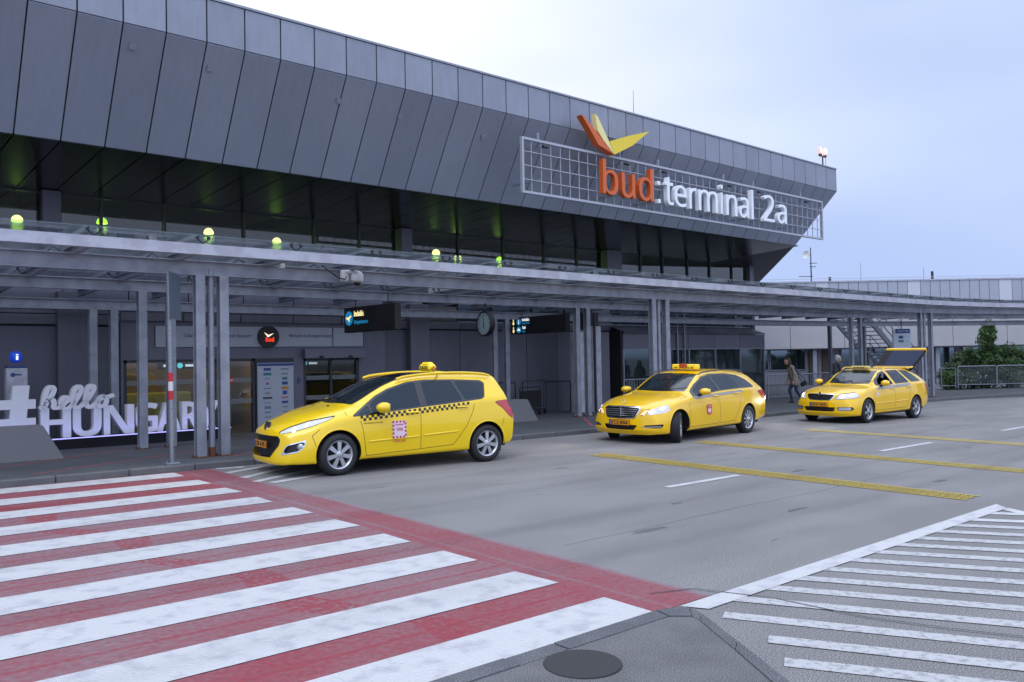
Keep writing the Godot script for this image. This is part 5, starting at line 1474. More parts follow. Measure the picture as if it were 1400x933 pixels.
func taxi_two() -> void:
	var T := thing("yellow_taxi", "amber yellow estate taxi with upright chrome grille and steered front wheels, second of three", "taxi", Vector3.ZERO, 0.0, "yellow taxis at the terminal kerb")
	var c := {
		"L": 4.93, "wheels": [0.86, 3.734], "arch": 0.372, "arch_y": 0.325, "paint": M.taxi_amber, "dash": 1.72, "mirror_in": Vector2(2.12, 1.24), "shoulder": 0.05,
		"yt": [[0, 0.745], [0.1, 0.79], [0.7, 0.92], [1.28, 1.005], [1.36, 1.03], [1.6, 1.15], [1.9, 1.295], [2.15, 1.395], [2.5, 1.455], [3.2, 1.478], [3.9, 1.465], [4.93, 1.42]],
		"yr": [[0, 0.70], [0.1, 0.745], [0.7, 0.88], [1.3, 0.965], [1.5, 1.03], [1.75, 1.18], [2.07, 1.345], [2.43, 1.405], [3.12, 1.42], [3.63, 1.405], [4.2, 1.38], [4.93, 1.34]],
		"wr": [[0, 0.58], [0.5, 0.67], [1.3, 0.71], [1.6, 0.69], [2.2, 0.61], [3.3, 0.60], [4.2, 0.56], [4.93, 0.53]],
		"belt": [[0, 0.62], [0.3, 0.73], [0.8, 0.835], [1.3, 0.90], [2.4, 0.99], [3.4, 1.02], [4.2, 1.03], [4.93, 1.0]],
		"wb": [[0, 0.67], [0.3, 0.81], [0.7, 0.86], [1.4, 0.875], [3.5, 0.88], [4.3, 0.84], [4.93, 0.76]],
		"wm": [[0, 0.78], [0.3, 0.89], [0.7, 0.925], [1.5, 0.912], [2.5, 0.912], [3.7, 0.925], [4.4, 0.89], [4.93, 0.80]],
		"yb": [[0, 0.20], [0.5, 0.20], [1.3, 0.225], [3.2, 0.24], [4.2, 0.26], [4.93, 0.32]],
		"front": [[0.18, 0.06], [0.3, 0.0], [0.48, 0.015], [0.72, 0.08], [0.82, 0.15]], "fa": 0.27, "fl": 1.1,
		"rear": [[0.25, 0.10], [0.4, 0.02], [0.62, 0.0], [0.85, 0.02], [1.0, 0.15], [1.2, 0.43], [1.36, 0.64], [1.45, 0.72]], "ra": 0.26, "rl": 2.1,
		"glass_surround": [[Vector2(1.43, 0.925), Vector2(1.50, 1.0), Vector2(1.75, 1.155), Vector2(2.07, 1.305), Vector2(2.43, 1.365), Vector2(3.12, 1.372), Vector2(3.63, 1.32), Vector2(3.94, 1.22), Vector2(4.12, 1.07), Vector2(4.05, 1.055), Vector2(3.39, 1.048), Vector2(2.47, 1.02), Vector2(1.8, 0.962)]],
		"side_panes": [[Vector2(1.56, 0.955), Vector2(1.56, 1.025), Vector2(1.77, 1.15), Vector2(2.07, 1.287), Vector2(2.35, 1.338), Vector2(2.45, 1.03), Vector2(1.8, 0.98)], [Vector2(2.46, 1.352), Vector2(3.06, 1.355), Vector2(3.22, 1.062), Vector2(2.56, 1.04)], [Vector2(3.10, 1.355), Vector2(3.16, 1.352), Vector2(3.44, 1.065), Vector2(3.26, 1.062)], [Vector2(3.24, 1.348), Vector2(3.62, 1.303), Vector2(3.92, 1.208), Vector2(4.06, 1.085), Vector2(3.54, 1.066)]],
		"top_glass": [["windscreen", 1.34, 2.13, 4.28, 0.30]],
		"panels": [
			["grille", "front", [Vector2(-0.1, 0.735), Vector2(0.40, 0.725), Vector2(0.42, 0.71), Vector2(0.345, 0.545), Vector2(0.30, 0.53), Vector2(-0.1, 0.52)], M.grille_black, 0.03, M.chrome, 0.024],
			["indicator_lamp", "front", [Vector2(0.43, 0.575), Vector2(0.52, 0.685), Vector2(0.625, 0.70), Vector2(0.55, 0.585)], M.amber_lamp, 0.004, M.gap_dark, 0.006],
			["headlight_bulb", "front", disc(0.66, 0.65, 0.038), M.lamp_bulb, 0.003, M.chrome, 0.01], ["headlight_bulb", "front", disc(0.775, 0.715, 0.034), M.lamp_bulb, 0.003, M.chrome, 0.01],
			["headlight", "front", [Vector2(0.575, 0.585), Vector2(0.655, 0.70), Vector2(0.80, 0.785), Vector2(0.868, 0.79), Vector2(0.875, 0.72), Vector2(0.82, 0.635)], M.headlamp, 0.004, M.chrome, 0.008],
			["lower_grille", "front", [Vector2(-0.1, 0.385), Vector2(0.42, 0.385), Vector2(0.35, 0.285), Vector2(-0.1, 0.28)], M.grille_black, 0.04, null, 0.0],
			["fog_lamp_recess", "front", [Vector2(0.47, 0.325), Vector2(0.56, 0.385), Vector2(0.84, 0.405), Vector2(0.86, 0.345), Vector2(0.80, 0.325)], M.grille_black, 0.03, null, 0.0],
			["tail_light", "side", [Vector2(4.28, 0.955), Vector2(4.60, 0.96), Vector2(5.1, 0.95), Vector2(5.1, 0.78), Vector2(4.62, 0.77), Vector2(4.50, 0.80)], M.tail_red, -0.004, M.gap_dark, 0.006],
			["rear_window", "back", [Vector2(-0.1, 1.06), Vector2(0.60, 1.08), Vector2(0.52, 1.32), Vector2(-0.1, 1.35)], M.roof_glass, 0.004, M.black_gloss, 0.015]],
		"seams": [[Vector2(1.36, 0.90), Vector2(1.22, 0.75), Vector2(1.25, 0.30), Vector2(2.45, 0.31), Vector2(2.46, 0.62), Vector2(2.42, 1.0)], [Vector2(2.46, 0.31), Vector2(3.10, 0.33), Vector2(3.30, 0.62), Vector2(3.46, 1.02)], [Vector2(0.98, 0.88), Vector2(1.30, 0.93)]],
	}
	var so := build_taxi(c, T)
	for s in [1.0, -1.0]:
		wheel(T, Vector3(0.86, 0.32, 0.79 * s), 0.32, s, deg_to_rad(27.0), 10, false, 0.205); wheel(T, Vector3(3.734, 0.32, 0.80 * s), 0.32, s, 0.0, 10, false, 0.205)
	mirror(T, Vector3(1.63, 1.025, 1.02), Vector3(0.12, 0.075, 0.12), M.taxi_amber)
	checker(so, Vector2(1.42, 0.922), Vector2(3.46, 1.005), 0.036, 0.028, 2, M.black, T, M.white_plastic, 0.3)
	for x in [2.28, 3.20]:
		var h := flank(so, x, 0.905 + (x - 2.28) * 0.03)
		for s in [1.0, -1.0]:
			var hd := MB.new(); hd.cham(flip(h[0] + h[1] * 0.016, s), Vector3(0.22, 0.030, 0.032), 0.012)
			obj("door_handle", hd, M.taxi_amber, T)
	var cr := MB.new()
	var pts := []
	for k in 15: pts.append(Vector2(lerpf(1.15, 3.35, k / 14.0), lerpf(0.80, 0.865, k / 14.0)))
	rod(cr, so, pts, 0.012, -0.007)
	obj("body_crease", cr, M.taxi_amber, T)
	for s in [1.0, -1.0]:
		var rl := MB.new()
		var p2 := []
		for k in 17:
			var t := k / 16.0
			p2.append(Vector3(lerpf(2.02, 4.05, t), lerpf(1.375, 1.40, t) + 0.07 * pow(sin(PI * t), 0.5), (0.615 - 0.05 * t) * s))
		rl.tube(p2, 0.015, 8); obj("roof_rail", rl, M.black_gloss, T)
	# chrome grille bars and star, plate
	for k in 4:
		var bars := MB.new()
		var y := 0.565 + k * 0.043
		var hw := 0.335 + k * 0.019
		bars.cham(Vector3(0.032 + 0.13 * (y - 0.55), y, 0), Vector3(0.02, 0.014, 2.0 * hw), 0.004)
		obj("grille_bar", bars, M.chrome, T)
	var gv := MB.new(); gv.cham(Vector3(0.028, 0.63, 0), Vector3(0.03, 0.19, 0.018), 0.004); obj("grille_upright", gv, M.chrome, T)
	var star := MB.new()
	var ring := []
	for k in 21: ring.append(Vector3(0.14, 0.845 + 0.04 * sin(TAU * k / 20), 0.04 * cos(TAU * k / 20)))
	star.tube(ring, 0.004, 6)
	for k in 3: star.cyl(Vector3(0.14, 0.845, 0), Vector3(0.14, 0.845 + 0.04 * cos(TAU * k / 3), 0.04 * sin(TAU * k / 3)), 0.004, 0.002, 6)
	star.cyl(Vector3(0.14, 0.775, 0), Vector3(0.14, 0.806, 0), 0.006, 0.004, 6)
	obj("bonnet_star", star, M.chrome, T)
	plate(T, Vector3(-0.012, 0.425, 0.0), "ECZ·804")
	for s in [1.0, -1.0]:
		var fb := MB.new(); fb.beam(Vector3(0.055, 0.345, 0.50 * s), Vector3(0.26, 0.36, 0.84 * s), 0.03, 0.022); obj("running_light_bar", fb, M.chrome, T)
	head_light(T, Vector3(0.12, 0.69, 0.70))
	var sg := MB.new(); sg.cham(Vector3(2.42, 1.535, 0.06), Vector3(0.20, 0.11, 0.62), 0.02)
	var sgo := obj("roof_sign", sg, M.roof_sign, T)
	var ov := MB.new(); ov.lathe([Vector2(0.001, 0), Vector2(0.11, 0.0), Vector2(0.115, 0.012), Vector2(0.001, 0.03)], Vector3(2.315, 1.56, 0.06), 20, Basis(Vector3(0, 0.42, 0), Vector3(-1, 0, 0), Vector3(0, 0, 1.0)))
	obj("sign_oval", ov, M.print_redorange, sgo)
	letter("roof_sign_lettering", "TAXI", M.black, sgo, Transform3D(Basis(Vector3(0, 0, 1), Vector3.UP, Vector3(-1, 0, 0)), Vector3(2.316, 1.495, -0.2)), 0.52, 0.03, 0.004, 700)
	var sh := flank(so, 1.99, 0.63)
	for s in [1.0, -1.0]:
		var nrm := flip(sh[1], s); var xax: Vector3 = Vector3(s, 0, 0); xax = (xax - nrm * xax.dot(nrm)).normalized()
		var b := Basis(xax, nrm.cross(xax), nrm)
		var q := MB.new(); q.prism(poly([Vector2(-0.105, 0.09), Vector2(-0.05, 0.105), Vector2(0.05, 0.105), Vector2(0.105, 0.09), Vector2(0.095, -0.06), Vector2(0.05, -0.11), Vector2(-0.05, -0.11), Vector2(-0.095, -0.06)]), Transform3D(b, flip(sh[0], s) + nrm * 0.007), 0.004)
		var st := obj("door_shield", q, M.red, T)
		var w := MB.new(); w.prism(poly([Vector2(-0.07, 0.02), Vector2(0.07, 0.02), Vector2(0.06, -0.05), Vector2(0, -0.08), Vector2(-0.06, -0.05)]), Transform3D(b, flip(sh[0], s) + nrm * 0.010), 0.003); obj("shield_field", w, M.print_pink, st)
		letter("shield_lettering", "TAXI", M.print_pink, st, Transform3D(b, flip(sh[0], s) + nrm * 0.010 - xax * 0.06 + b.y * 0.045), 0.12, 0.035, 0.002, 700)
	for z in [0.1, -0.5]:
		var wp := MB.new(); wp.beam(Vector3(1.36, 1.045, z), Vector3(1.46, 1.10, z + 0.6), 0.012, 0.015)
		obj("wiper", wp, M.black, T)
	place_taxi(T, 13.0, 11.54, 5.05)

func taxi_three() -> void:
	var T := thing("yellow_taxi", "yellow estate taxi with its tailgate raised, farthest back beside the pavement", "taxi", Vector3.ZERO, 0.0, "yellow taxis at the terminal kerb")
	var c := {
		"L": 4.50, "wheels": [0.92, 3.498], "arch": 0.358, "arch_y": 0.322, "paint": M.taxi_amber, "dash": 1.70, "mirror_in": Vector2(1.98, 1.22), "shoulder": 0.05, "open_window": 0,
		"yt": [[0, 0.765], [0.1, 0.805], [0.6, 0.90], [1.32, 0.975], [1.42, 1.01], [1.7, 1.165], [1.97, 1.31], [2.2, 1.385], [2.8, 1.42], [3.6, 1.41], [4.5, 1.35]],
		"yr": [[0, 0.715], [0.1, 0.76], [0.6, 0.86], [1.3, 0.935], [1.5, 1.01], [1.64, 1.12], [1.91, 1.285], [2.2, 1.35], [2.94, 1.38], [3.45, 1.37], [4.5, 1.29]],
		"wr": [[0, 0.56], [0.5, 0.63], [1.3, 0.68], [1.6, 0.66], [2.2, 0.585], [3.3, 0.575], [4.0, 0.55], [4.5, 0.53]],
		"belt": [[0, 0.62], [0.3, 0.725], [0.7, 0.82], [1.3, 0.90], [2.3, 0.955], [3.3, 0.985], [4.5, 1.0]],
		"wb": [[0, 0.65], [0.3, 0.785], [0.7, 0.835], [1.5, 0.845], [3.5, 0.85], [4.1, 0.815], [4.5, 0.75]],
		"wm": [[0, 0.76], [0.3, 0.86], [0.7, 0.885], [1.5, 0.88], [2.5, 0.88], [3.6, 0.887], [4.1, 0.865], [4.5, 0.79]],
		"yb": [[0, 0.20], [0.5, 0.20], [1.3, 0.23], [3.0, 0.25], [4.0, 0.28], [4.5, 0.33]],
		"front": [[0.18, 0.06], [0.3, 0.0], [0.5, 0.01], [0.62, 0.04], [0.76, 0.10], [0.84, 0.17]], "fa": 0.32, "fl": 1.1,
		"rear": [[0.3, 0.08], [0.5, 0.0], [0.8, 0.01], [0.97, 0.06], [1.12, 0.24], [1.34, 0.52], [1.40, 0.58]], "ra": 0.22, "rl": 1.7,
		"glass_surround": [[Vector2(1.51, 0.965), Vector2(1.64, 1.10), Vector2(1.91, 1.265), Vector2(2.13, 1.322), Vector2(2.20, 1.31), Vector2(2.29, 1.0), Vector2(2.2, 0.985)], [Vector2(2.33, 1.335), Vector2(2.92, 1.348), Vector2(3.17, 1.025), Vector2(2.42, 1.0)], [Vector2(3.02, 1.345), Vector2(3.42, 1.325), Vector2(3.70, 1.22), Vector2(3.90, 1.06), Vector2(3.84, 1.045), Vector2(3.30, 1.035)]],
		"side_panes": [[Vector2(1.60, 0.985), Vector2(1.68, 1.105), Vector2(1.92, 1.248), Vector2(2.13, 1.303), Vector2(2.18, 1.295), Vector2(2.26, 1.012), Vector2(2.18, 1.0)], [Vector2(2.36, 1.32), Vector2(2.90, 1.332), Vector2(3.13, 1.04), Vector2(2.45, 1.018)], [Vector2(3.06, 1.33), Vector2(3.41, 1.312), Vector2(3.68, 1.21), Vector2(3.84, 1.075), Vector2(3.80, 1.063), Vector2(3.34, 1.05)]],
		"top_glass": [["windscreen", 1.39, 2.05, 4.28, 0.30]],
		"panels": [
			["grille", "front", [Vector2(-0.1, 0.755), Vector2(0.36, 0.745), Vector2(0.375, 0.725), Vector2(0.30, 0.615), Vector2(-0.1, 0.60)], M.grille_black, 0.03, M.chrome, 0.016],
			["headlight_bulb", "front", disc(0.56, 0.70, 0.045), M.lamp_bulb, 0.003, M.chrome, 0.01], ["headlight_bulb", "front", disc(0.70, 0.735, 0.040), M.lamp_bulb, 0.003, M.chrome, 0.01],
			["headlight", "front", [Vector2(0.40, 0.625), Vector2(0.50, 0.765), Vector2(0.78, 0.815), Vector2(0.845, 0.815), Vector2(0.838, 0.70), Vector2(0.78, 0.655)], M.headlamp, 0.004, M.gap_dark, 0.006],
			["lower_grille", "front", [Vector2(-0.1, 0.425), Vector2(0.46, 0.425), Vector2(0.40, 0.315), Vector2(-0.1, 0.31)], M.grille_black, 0.04, null, 0.0],
			["fog_lamp", "front", [Vector2(0.50, 0.345), Vector2(0.50, 0.425), Vector2(0.78, 0.425), Vector2(0.80, 0.39), Vector2(0.76, 0.35)], M.clear_lens, 0.015, M.gap_dark, 0.01],
			["tail_light", "side", [Vector2(4.22, 0.95), Vector2(4.42, 0.96), Vector2(4.7, 0.95), Vector2(4.7, 0.62), Vector2(4.36, 0.62), Vector2(4.30, 0.75)], M.tail_red, -0.004, M.gap_dark, 0.006],
			["boot_opening", "back", [Vector2(-0.1, 0.60), Vector2(0.60, 0.60), Vector2(0.66, 0.95), Vector2(0.54, 1.325), Vector2(-0.1, 1.35)], null, 0.0, M.black, 0.02]],
		"seams": [[Vector2(1.36, 0.89), Vector2(1.22, 0.70), Vector2(1.24, 0.32), Vector2(2.33, 0.33), Vector2(2.34, 0.7), Vector2(2.30, 0.97)], [Vector2(2.33, 0.33), Vector2(2.95, 0.34), Vector2(3.10, 0.62), Vector2(3.25, 1.0)], [Vector2(0.88, 0.84), Vector2(1.25, 0.90)]],
	}
	var so := build_taxi(c, T)
	for s in [1.0, -1.0]:
		wheel(T, Vector3(0.92, 0.316, 0.77 * s), 0.316, s, deg_to_rad(3.0), 5, true, 0.208); wheel(T, Vector3(3.498, 0.316, 0.77 * s), 0.316, s, 0.0, 5, true, 0.208)
	mirror(T, Vector3(1.60, 1.03, 0.97), Vector3(0.12, 0.08, 0.11), M.taxi_amber)
	checker(so, Vector2(1.36, 0.925), Vector2(3.18, 1.0), 0.040, 0.036, 2, M.black, T, M.white_plastic, 0.3)
	for x in [2.15, 3.05]:
		var h := flank(so, x, 0.875 + (x - 2.15) * 0.03)
		for s in [1.0, -1.0]:
			var hd := MB.new(); hd.cham(flip(h[0] + h[1] * 0.016, s), Vector3(0.20, 0.028, 0.032), 0.012)
			obj("door_handle", hd, M.taxi_amber, T)
	for q in [[1.26, 2.30, 0.50], [2.36, 3.02, 0.52]]:
		for s in [1.0, -1.0]:
			var md := MB.new()
			var pts := []
			for k in 9: pts.append(Vector2(lerpf(q[0], q[1], k / 8.0), q[2] + 0.015 * k / 8.0))
			rod(md, so, pts, 0.016, -0.004, s)
			obj("side_moulding", md, M.taxi_amber, T)
	for k in 9:
		var gb := MB.new(); gb.box(Vector3(0.055, 0.675, -0.28 + k * 0.07), Vector3(0.01, 0.12, 0.012))
		obj("grille_bar", gb, M.black_gloss, T)
	var em := MB.new(); em.lathe([Vector2(0.001, 0.0), Vector2(0.042, 0.0), Vector2(0.045, 0.012), Vector2(0.001, 0.02)], Vector3(0.065, 0.775, 0), 20, Basis(Vector3(0, 0.8, 0.6), Vector3(-0.8, 0.6, 0), Vector3(0, 0, 1)).orthonormalized()); obj("front_emblem", em, M.chrome, T)
	plate(T, Vector3(-0.012, 0.49, 0.0), "EEU·505")
	for s in [1.0, -1.0]:
		var rl := MB.new()
		rl.tube([Vector3(2.15, 1.36, 0.59 * s), Vector3(2.3, 1.425, 0.585 * s), Vector3(3.5, 1.42, 0.57 * s), Vector3(3.68, 1.365, 0.56 * s)], 0.013, 7); obj("roof_rail", rl, M.taxi_amber, T)
	head_light(T, Vector3(0.12, 0.71, 0.64))
	var sg := MB.new(); sg.cham(Vector3(2.10, 1.43, 0.0), Vector3(0.16, 0.085, 0.52), 0.02)
	var sgo := obj("roof_sign", sg, mat("roof_sign_pale", lin(0.62, 0.50, 0.12), 0.4), T)
	letter("roof_sign_lettering", "TAXI", M.black, sgo, Transform3D(Basis(Vector3(0, 0, 1), Vector3.UP, Vector3(-1, 0, 0)), Vector3(2.017, 1.405, -0.16)), 0.32, 0.045, 0.004, 700)
	var eb := flank(so, 1.40, 0.745)
	for s in [1.0, -1.0]:
		var q := MB.new(); q.cyl(flip(eb[0], s), flip(eb[0] + eb[1] * 0.006, s), 0.055, -1, 18); obj("door_emblem", q, M.print_pink, T)
	# the raised tailgate: hinged at the rear roof edge, leaning up and back
	var hinge := Vector3(3.92, 1.36, 0); var tip := Vector3(4.72, 1.93, 0)
	var d := (tip - hinge).normalized(); var up := Vector3(0, 0, 1).cross(d)
	var b := Basis(d, up, Vector3(0, 0, 1))
	var len := (tip - hinge).length()
	var outl := [Vector2(0.0, 0.52), Vector2(0.05, 0.53), Vector2(len - 0.28, 0.60), Vector2(len - 0.06, 0.60), Vector2(len, 0.56)]
	var full := PackedVector2Array()
	for q in outl: full.append(q)
	for i in range(outl.size() - 1, -1, -1): full.append(Vector2(outl[i].x, -outl[i].y))
	# local plane: x along the gate, y across; the outer face looks up and forward
	var gx := Transform3D(Basis(d, Vector3(0, 0, -1), up), hinge)
	var sh := MB.new(); sh.prism(full, Transform3D(gx.basis, hinge + up * 0.03), 0.07)
	var gate := obj("tailgate", sh, M.matt_black, T)
	var gl := MB.new(); gl.prism(poly([Vector2(0.03, -0.51), Vector2(len - 0.09, -0.585), Vector2(len - 0.09, 0.36), Vector2(0.03, 0.32)]), Transform3D(gx.basis, hinge + up * 0.034), 0.006); obj("tailgate_window", gl, mat("tailgate_glass", lin(0.028, 0.036, 0.065), 0.2, 0.0, 0.12), gate)
	var gi := MB.new(); gi.prism(poly([Vector2(0.06, -0.48), Vector2(len - 0.05, -0.56), Vector2(len - 0.05, 0.56), Vector2(0.06, 0.48)]), Transform3D(gx.basis, hinge - up * 0.042), 0.02); obj("tailgate_lining", gi, M.black, gate)
	var lp := MB.new(); lp.cham(hinge + d * (len - 0.03) + up * -0.02, Vector3(0.10, 0.16, 1.20), 0.03, b); obj("tailgate_lower_panel", lp, M.taxi_amber, gate)
	var sp := MB.new(); sp.cham(hinge + Vector3(-0.02, 0.055, 0), Vector3(0.24, 0.05, 1.10), 0.02, Basis(Vector3(0, 0, 1), 0.12)); obj("roof_spoiler", sp, M.taxi_amber, T)
	for s in [1.0, -1.0]:
		var gs := MB.new(); gs.cyl(Vector3(4.22, 1.02, 0.56 * s), hinge + d * 0.45 + Vector3(0, -0.04, 0.56 * s), 0.011, -1, 7)
		obj("gas_strut", gs, M.black, T)
	for z in [0.1, -0.5]:
		var wp := MB.new(); wp.beam(Vector3(1.42, 1.02, z), Vector3(1.53, 1.08, z + 0.58), 0.012, 0.015)
		obj("wiper", wp, M.black, T)
	place_taxi(T, 20.55, 11.3, -2.7)

func make_roof_sign() -> void:
	var S := thing("terminal_name_sign", "large grid sign with orange and white letters and a bird emblem on the fascia", "sign", P(0, 17.5, 0))
	# local: x along the road, y up, z towards the road
	mat("grid_grey", lin(0.38, 0.39, 0.44), 0.45, 0.2)
	var x0 := 15.8; var x1 := 32.5; var y0 := 6.52; var y1 := 8.12
	var fr := MB.new()
	fr.span(Vector3(x0, y1 - 0.07, -0.05), Vector3(x1, y1, 0.05)); fr.span(Vector3(x0, y0, -0.05), Vector3(x1, y0 + 0.07, 0.05)); fr.span(Vector3(x0, y0 + 0.07, -0.05), Vector3(x0 + 0.07, y1 - 0.07, 0.05)); fr.span(Vector3(x1 - 0.07, y0 + 0.07, -0.05), Vector3(x1, y1 - 0.07, 0.05))
	obj("frame", fr, M.grid_grey, S)
	var n := 43
	for i in range(1, n):
		var x := lerpf(x0, x1, float(i) / n)
		var b := MB.new(); b.box(Vector3(x, (y0 + y1) * 0.5, 0), Vector3(0.022, y1 - y0 - 0.14, 0.022)); obj("grid_upright", b, M.grid_grey, S)
	for k in [1, 2, 3]:
		var y := lerpf(y0, y1, k / 4.0)
		var b := MB.new(); b.box(Vector3((x0 + x1) * 0.5, y, 0.028), Vector3(x1 - x0 - 0.14, 0.022, 0.022)); obj("grid_rail", b, M.grid_grey, S)
	for x in [16.55, 20.1, 22.0, 25.7, 27.6, 31.0]:
		var b := MB.new()
		b.box(Vector3(x, 8.15, -0.10), Vector3(0.06, 0.42, 0.06)); b.beam(Vector3(x, 7.97, -0.06), Vector3(x, 7.97, -0.62), 0.05, 0.05)
		obj("bracket", b, M.steel, S)
		b = MB.new(); b.beam(Vector3(x, 7.0, -0.06), Vector3(x, 7.0, -1.2), 0.05, 0.05); obj("bracket", b, M.steel, S)
		var lp := MB.new(); lp.cham(Vector3(x + 0.12, 7.93, 0.10), Vector3(0.2, 0.07, 0.12), 0.02); obj("sign_floodlight", lp, M.dark_frame, S)
	# letters: [text, left, right, bottom, top]
	var dep := 0.16
	for l in [["b", 18.93, 19.62, 6.83, 7.90], ["u", 19.80, 20.42, 6.82, 7.60], ["d", 20.62, 21.32, 6.82, 7.88]]:
		letter("letter", l[0], M.letter_orange, S, Transform3D(Basis(), Vector3(l[1], l[3], 0.17)), l[2] - l[1], l[4] - l[3], dep, 400)
	for l in [["t", 21.92, 22.36, 6.82, 7.74], ["e", 22.42, 23.08, 6.82, 7.55], ["r", 23.22, 23.62, 6.82, 7.55], ["m", 23.74, 24.86, 6.82, 7.56], ["i", 25.04, 25.16, 6.82, 7.86], ["n", 25.36, 26.04, 6.82, 7.57], ["a", 26.18, 26.78, 6.82, 7.57], ["l", 26.96, 27.08, 6.82, 7.90], ["2", 27.76, 28.50, 6.84, 7.84], ["a", 28.72, 29.36, 6.84, 7.58]]:
		letter("letter", l[0], M.letter_white, S, Transform3D(Basis(), Vector3(l[1], l[3], 0.17)), l[2] - l[1], l[4] - l[3], dep, 400)
	for y in [6.83, 7.42]:
		var b := MB.new(); b.cham(Vector3(21.62, y + 0.06, 0.17), Vector3(0.13, 0.13, dep), 0.008); obj("colon_dot", b, M.letter_white, S)
	# the bird: three blades meeting at the foot
	var z := Transform3D(Basis(), Vector3(0, 0, 0.30))
	var b1 := MB.new(); b1.prism(PackedVector2Array([Vector2(17.98, 9.06), Vector2(18.12, 9.02), Vector2(18.85, 8.47), Vector2(19.38, 8.08), Vector2(18.70, 8.27), Vector2(18.42, 8.60)]), z, 0.22); obj("emblem_blade", b1, M.letter_orange, S)
	var b2 := MB.new(); b2.prism(PackedVector2Array([Vector2(18.57, 9.20), Vector2(18.70, 9.12), Vector2(19.17, 8.46), Vector2(19.385, 8.09), Vector2(18.92, 8.45), Vector2(18.68, 8.70)]), z, 0.16); obj("emblem_blade", b2, M.emblem_pale, S)
	var b3 := MB.new(); b3.prism(PackedVector2Array([Vector2(19.40, 8.07), Vector2(19.21, 8.46), Vector2(20.10, 8.77), Vector2(21.12, 9.08), Vector2(20.28, 8.49)]), z, 0.22); obj("emblem_blade", b3, M.emblem_yellow, S)
	# obstruction lights on the roof end
	var O := thing("obstruction_lights", "pair of pinkish white warning lamps on a short forked mast at the roof end", "warning light", P(34.0, 18.2, 9.73))
	var m := MB.new(); m.cyl(Vector3.ZERO, Vector3(0, 0.62, 0), 0.03); m.box(Vector3(0, 0.62, 0), Vector3(0.55, 0.04, 0.05)); m.cyl(Vector3(0.25, 0.1, 0), Vector3(0.25, 0.62, 0), 0.008); obj("mast", m, M.dark_frame, O)
	var gm := glow("warning_glow", lin(0.8, 0.5, 0.45), Color(1.0, 0.66, 0.58), 0.4)
	for x in [-0.2, 0.2]:
		var g := MB.new(); g.lathe([Vector2(0.001, 0.0), Vector2(0.07, 0.0), Vector2(0.085, 0.1), Vector2(0.08, 0.26), Vector2(0.04, 0.34), Vector2(0.001, 0.36)], Vector3(x, 0.66, 0), 14); obj("lamp", g, gm, O)
		var c := MB.new(); c.cyl(Vector3(x, 0.62, 0), Vector3(x, 0.70, 0), 0.075, -1, 14); obj("lamp_base", c, M.dark_frame, O)
		var ol := OmniLight3D.new(); ol.name = "light"; ol.light_color = Color(1, 0.6, 0.5); ol.light_energy = 0.15; ol.omni_range = 8.0; ol.omni_attenuation = 2.0; ol.shadow_enabled = true; ol.position = Vector3(x, 0.85, 0.14); O.add_child(ol, true)
	var ld := MB.new(); ld.cyl(P(21.9, 18.5, 9.7), P(21.9, 18.5, 10.9), 0.012, 0.006, 6); tag(obj("lightning_rod", ld, M.dark_frame), "thin lightning rod standing on the terminal roof edge above the sign", "lightning rod")

func site(r: float, d: float, y: float) -> Vector3:
	# the annex and its yard stand askew to the terminal: r to the right, d deep along the annex's own axes
	var a := deg_to_rad(48.78)
	return Vector3(cos(a) * d + sin(a) * r, y, -sin(a) * d + cos(a) * r)

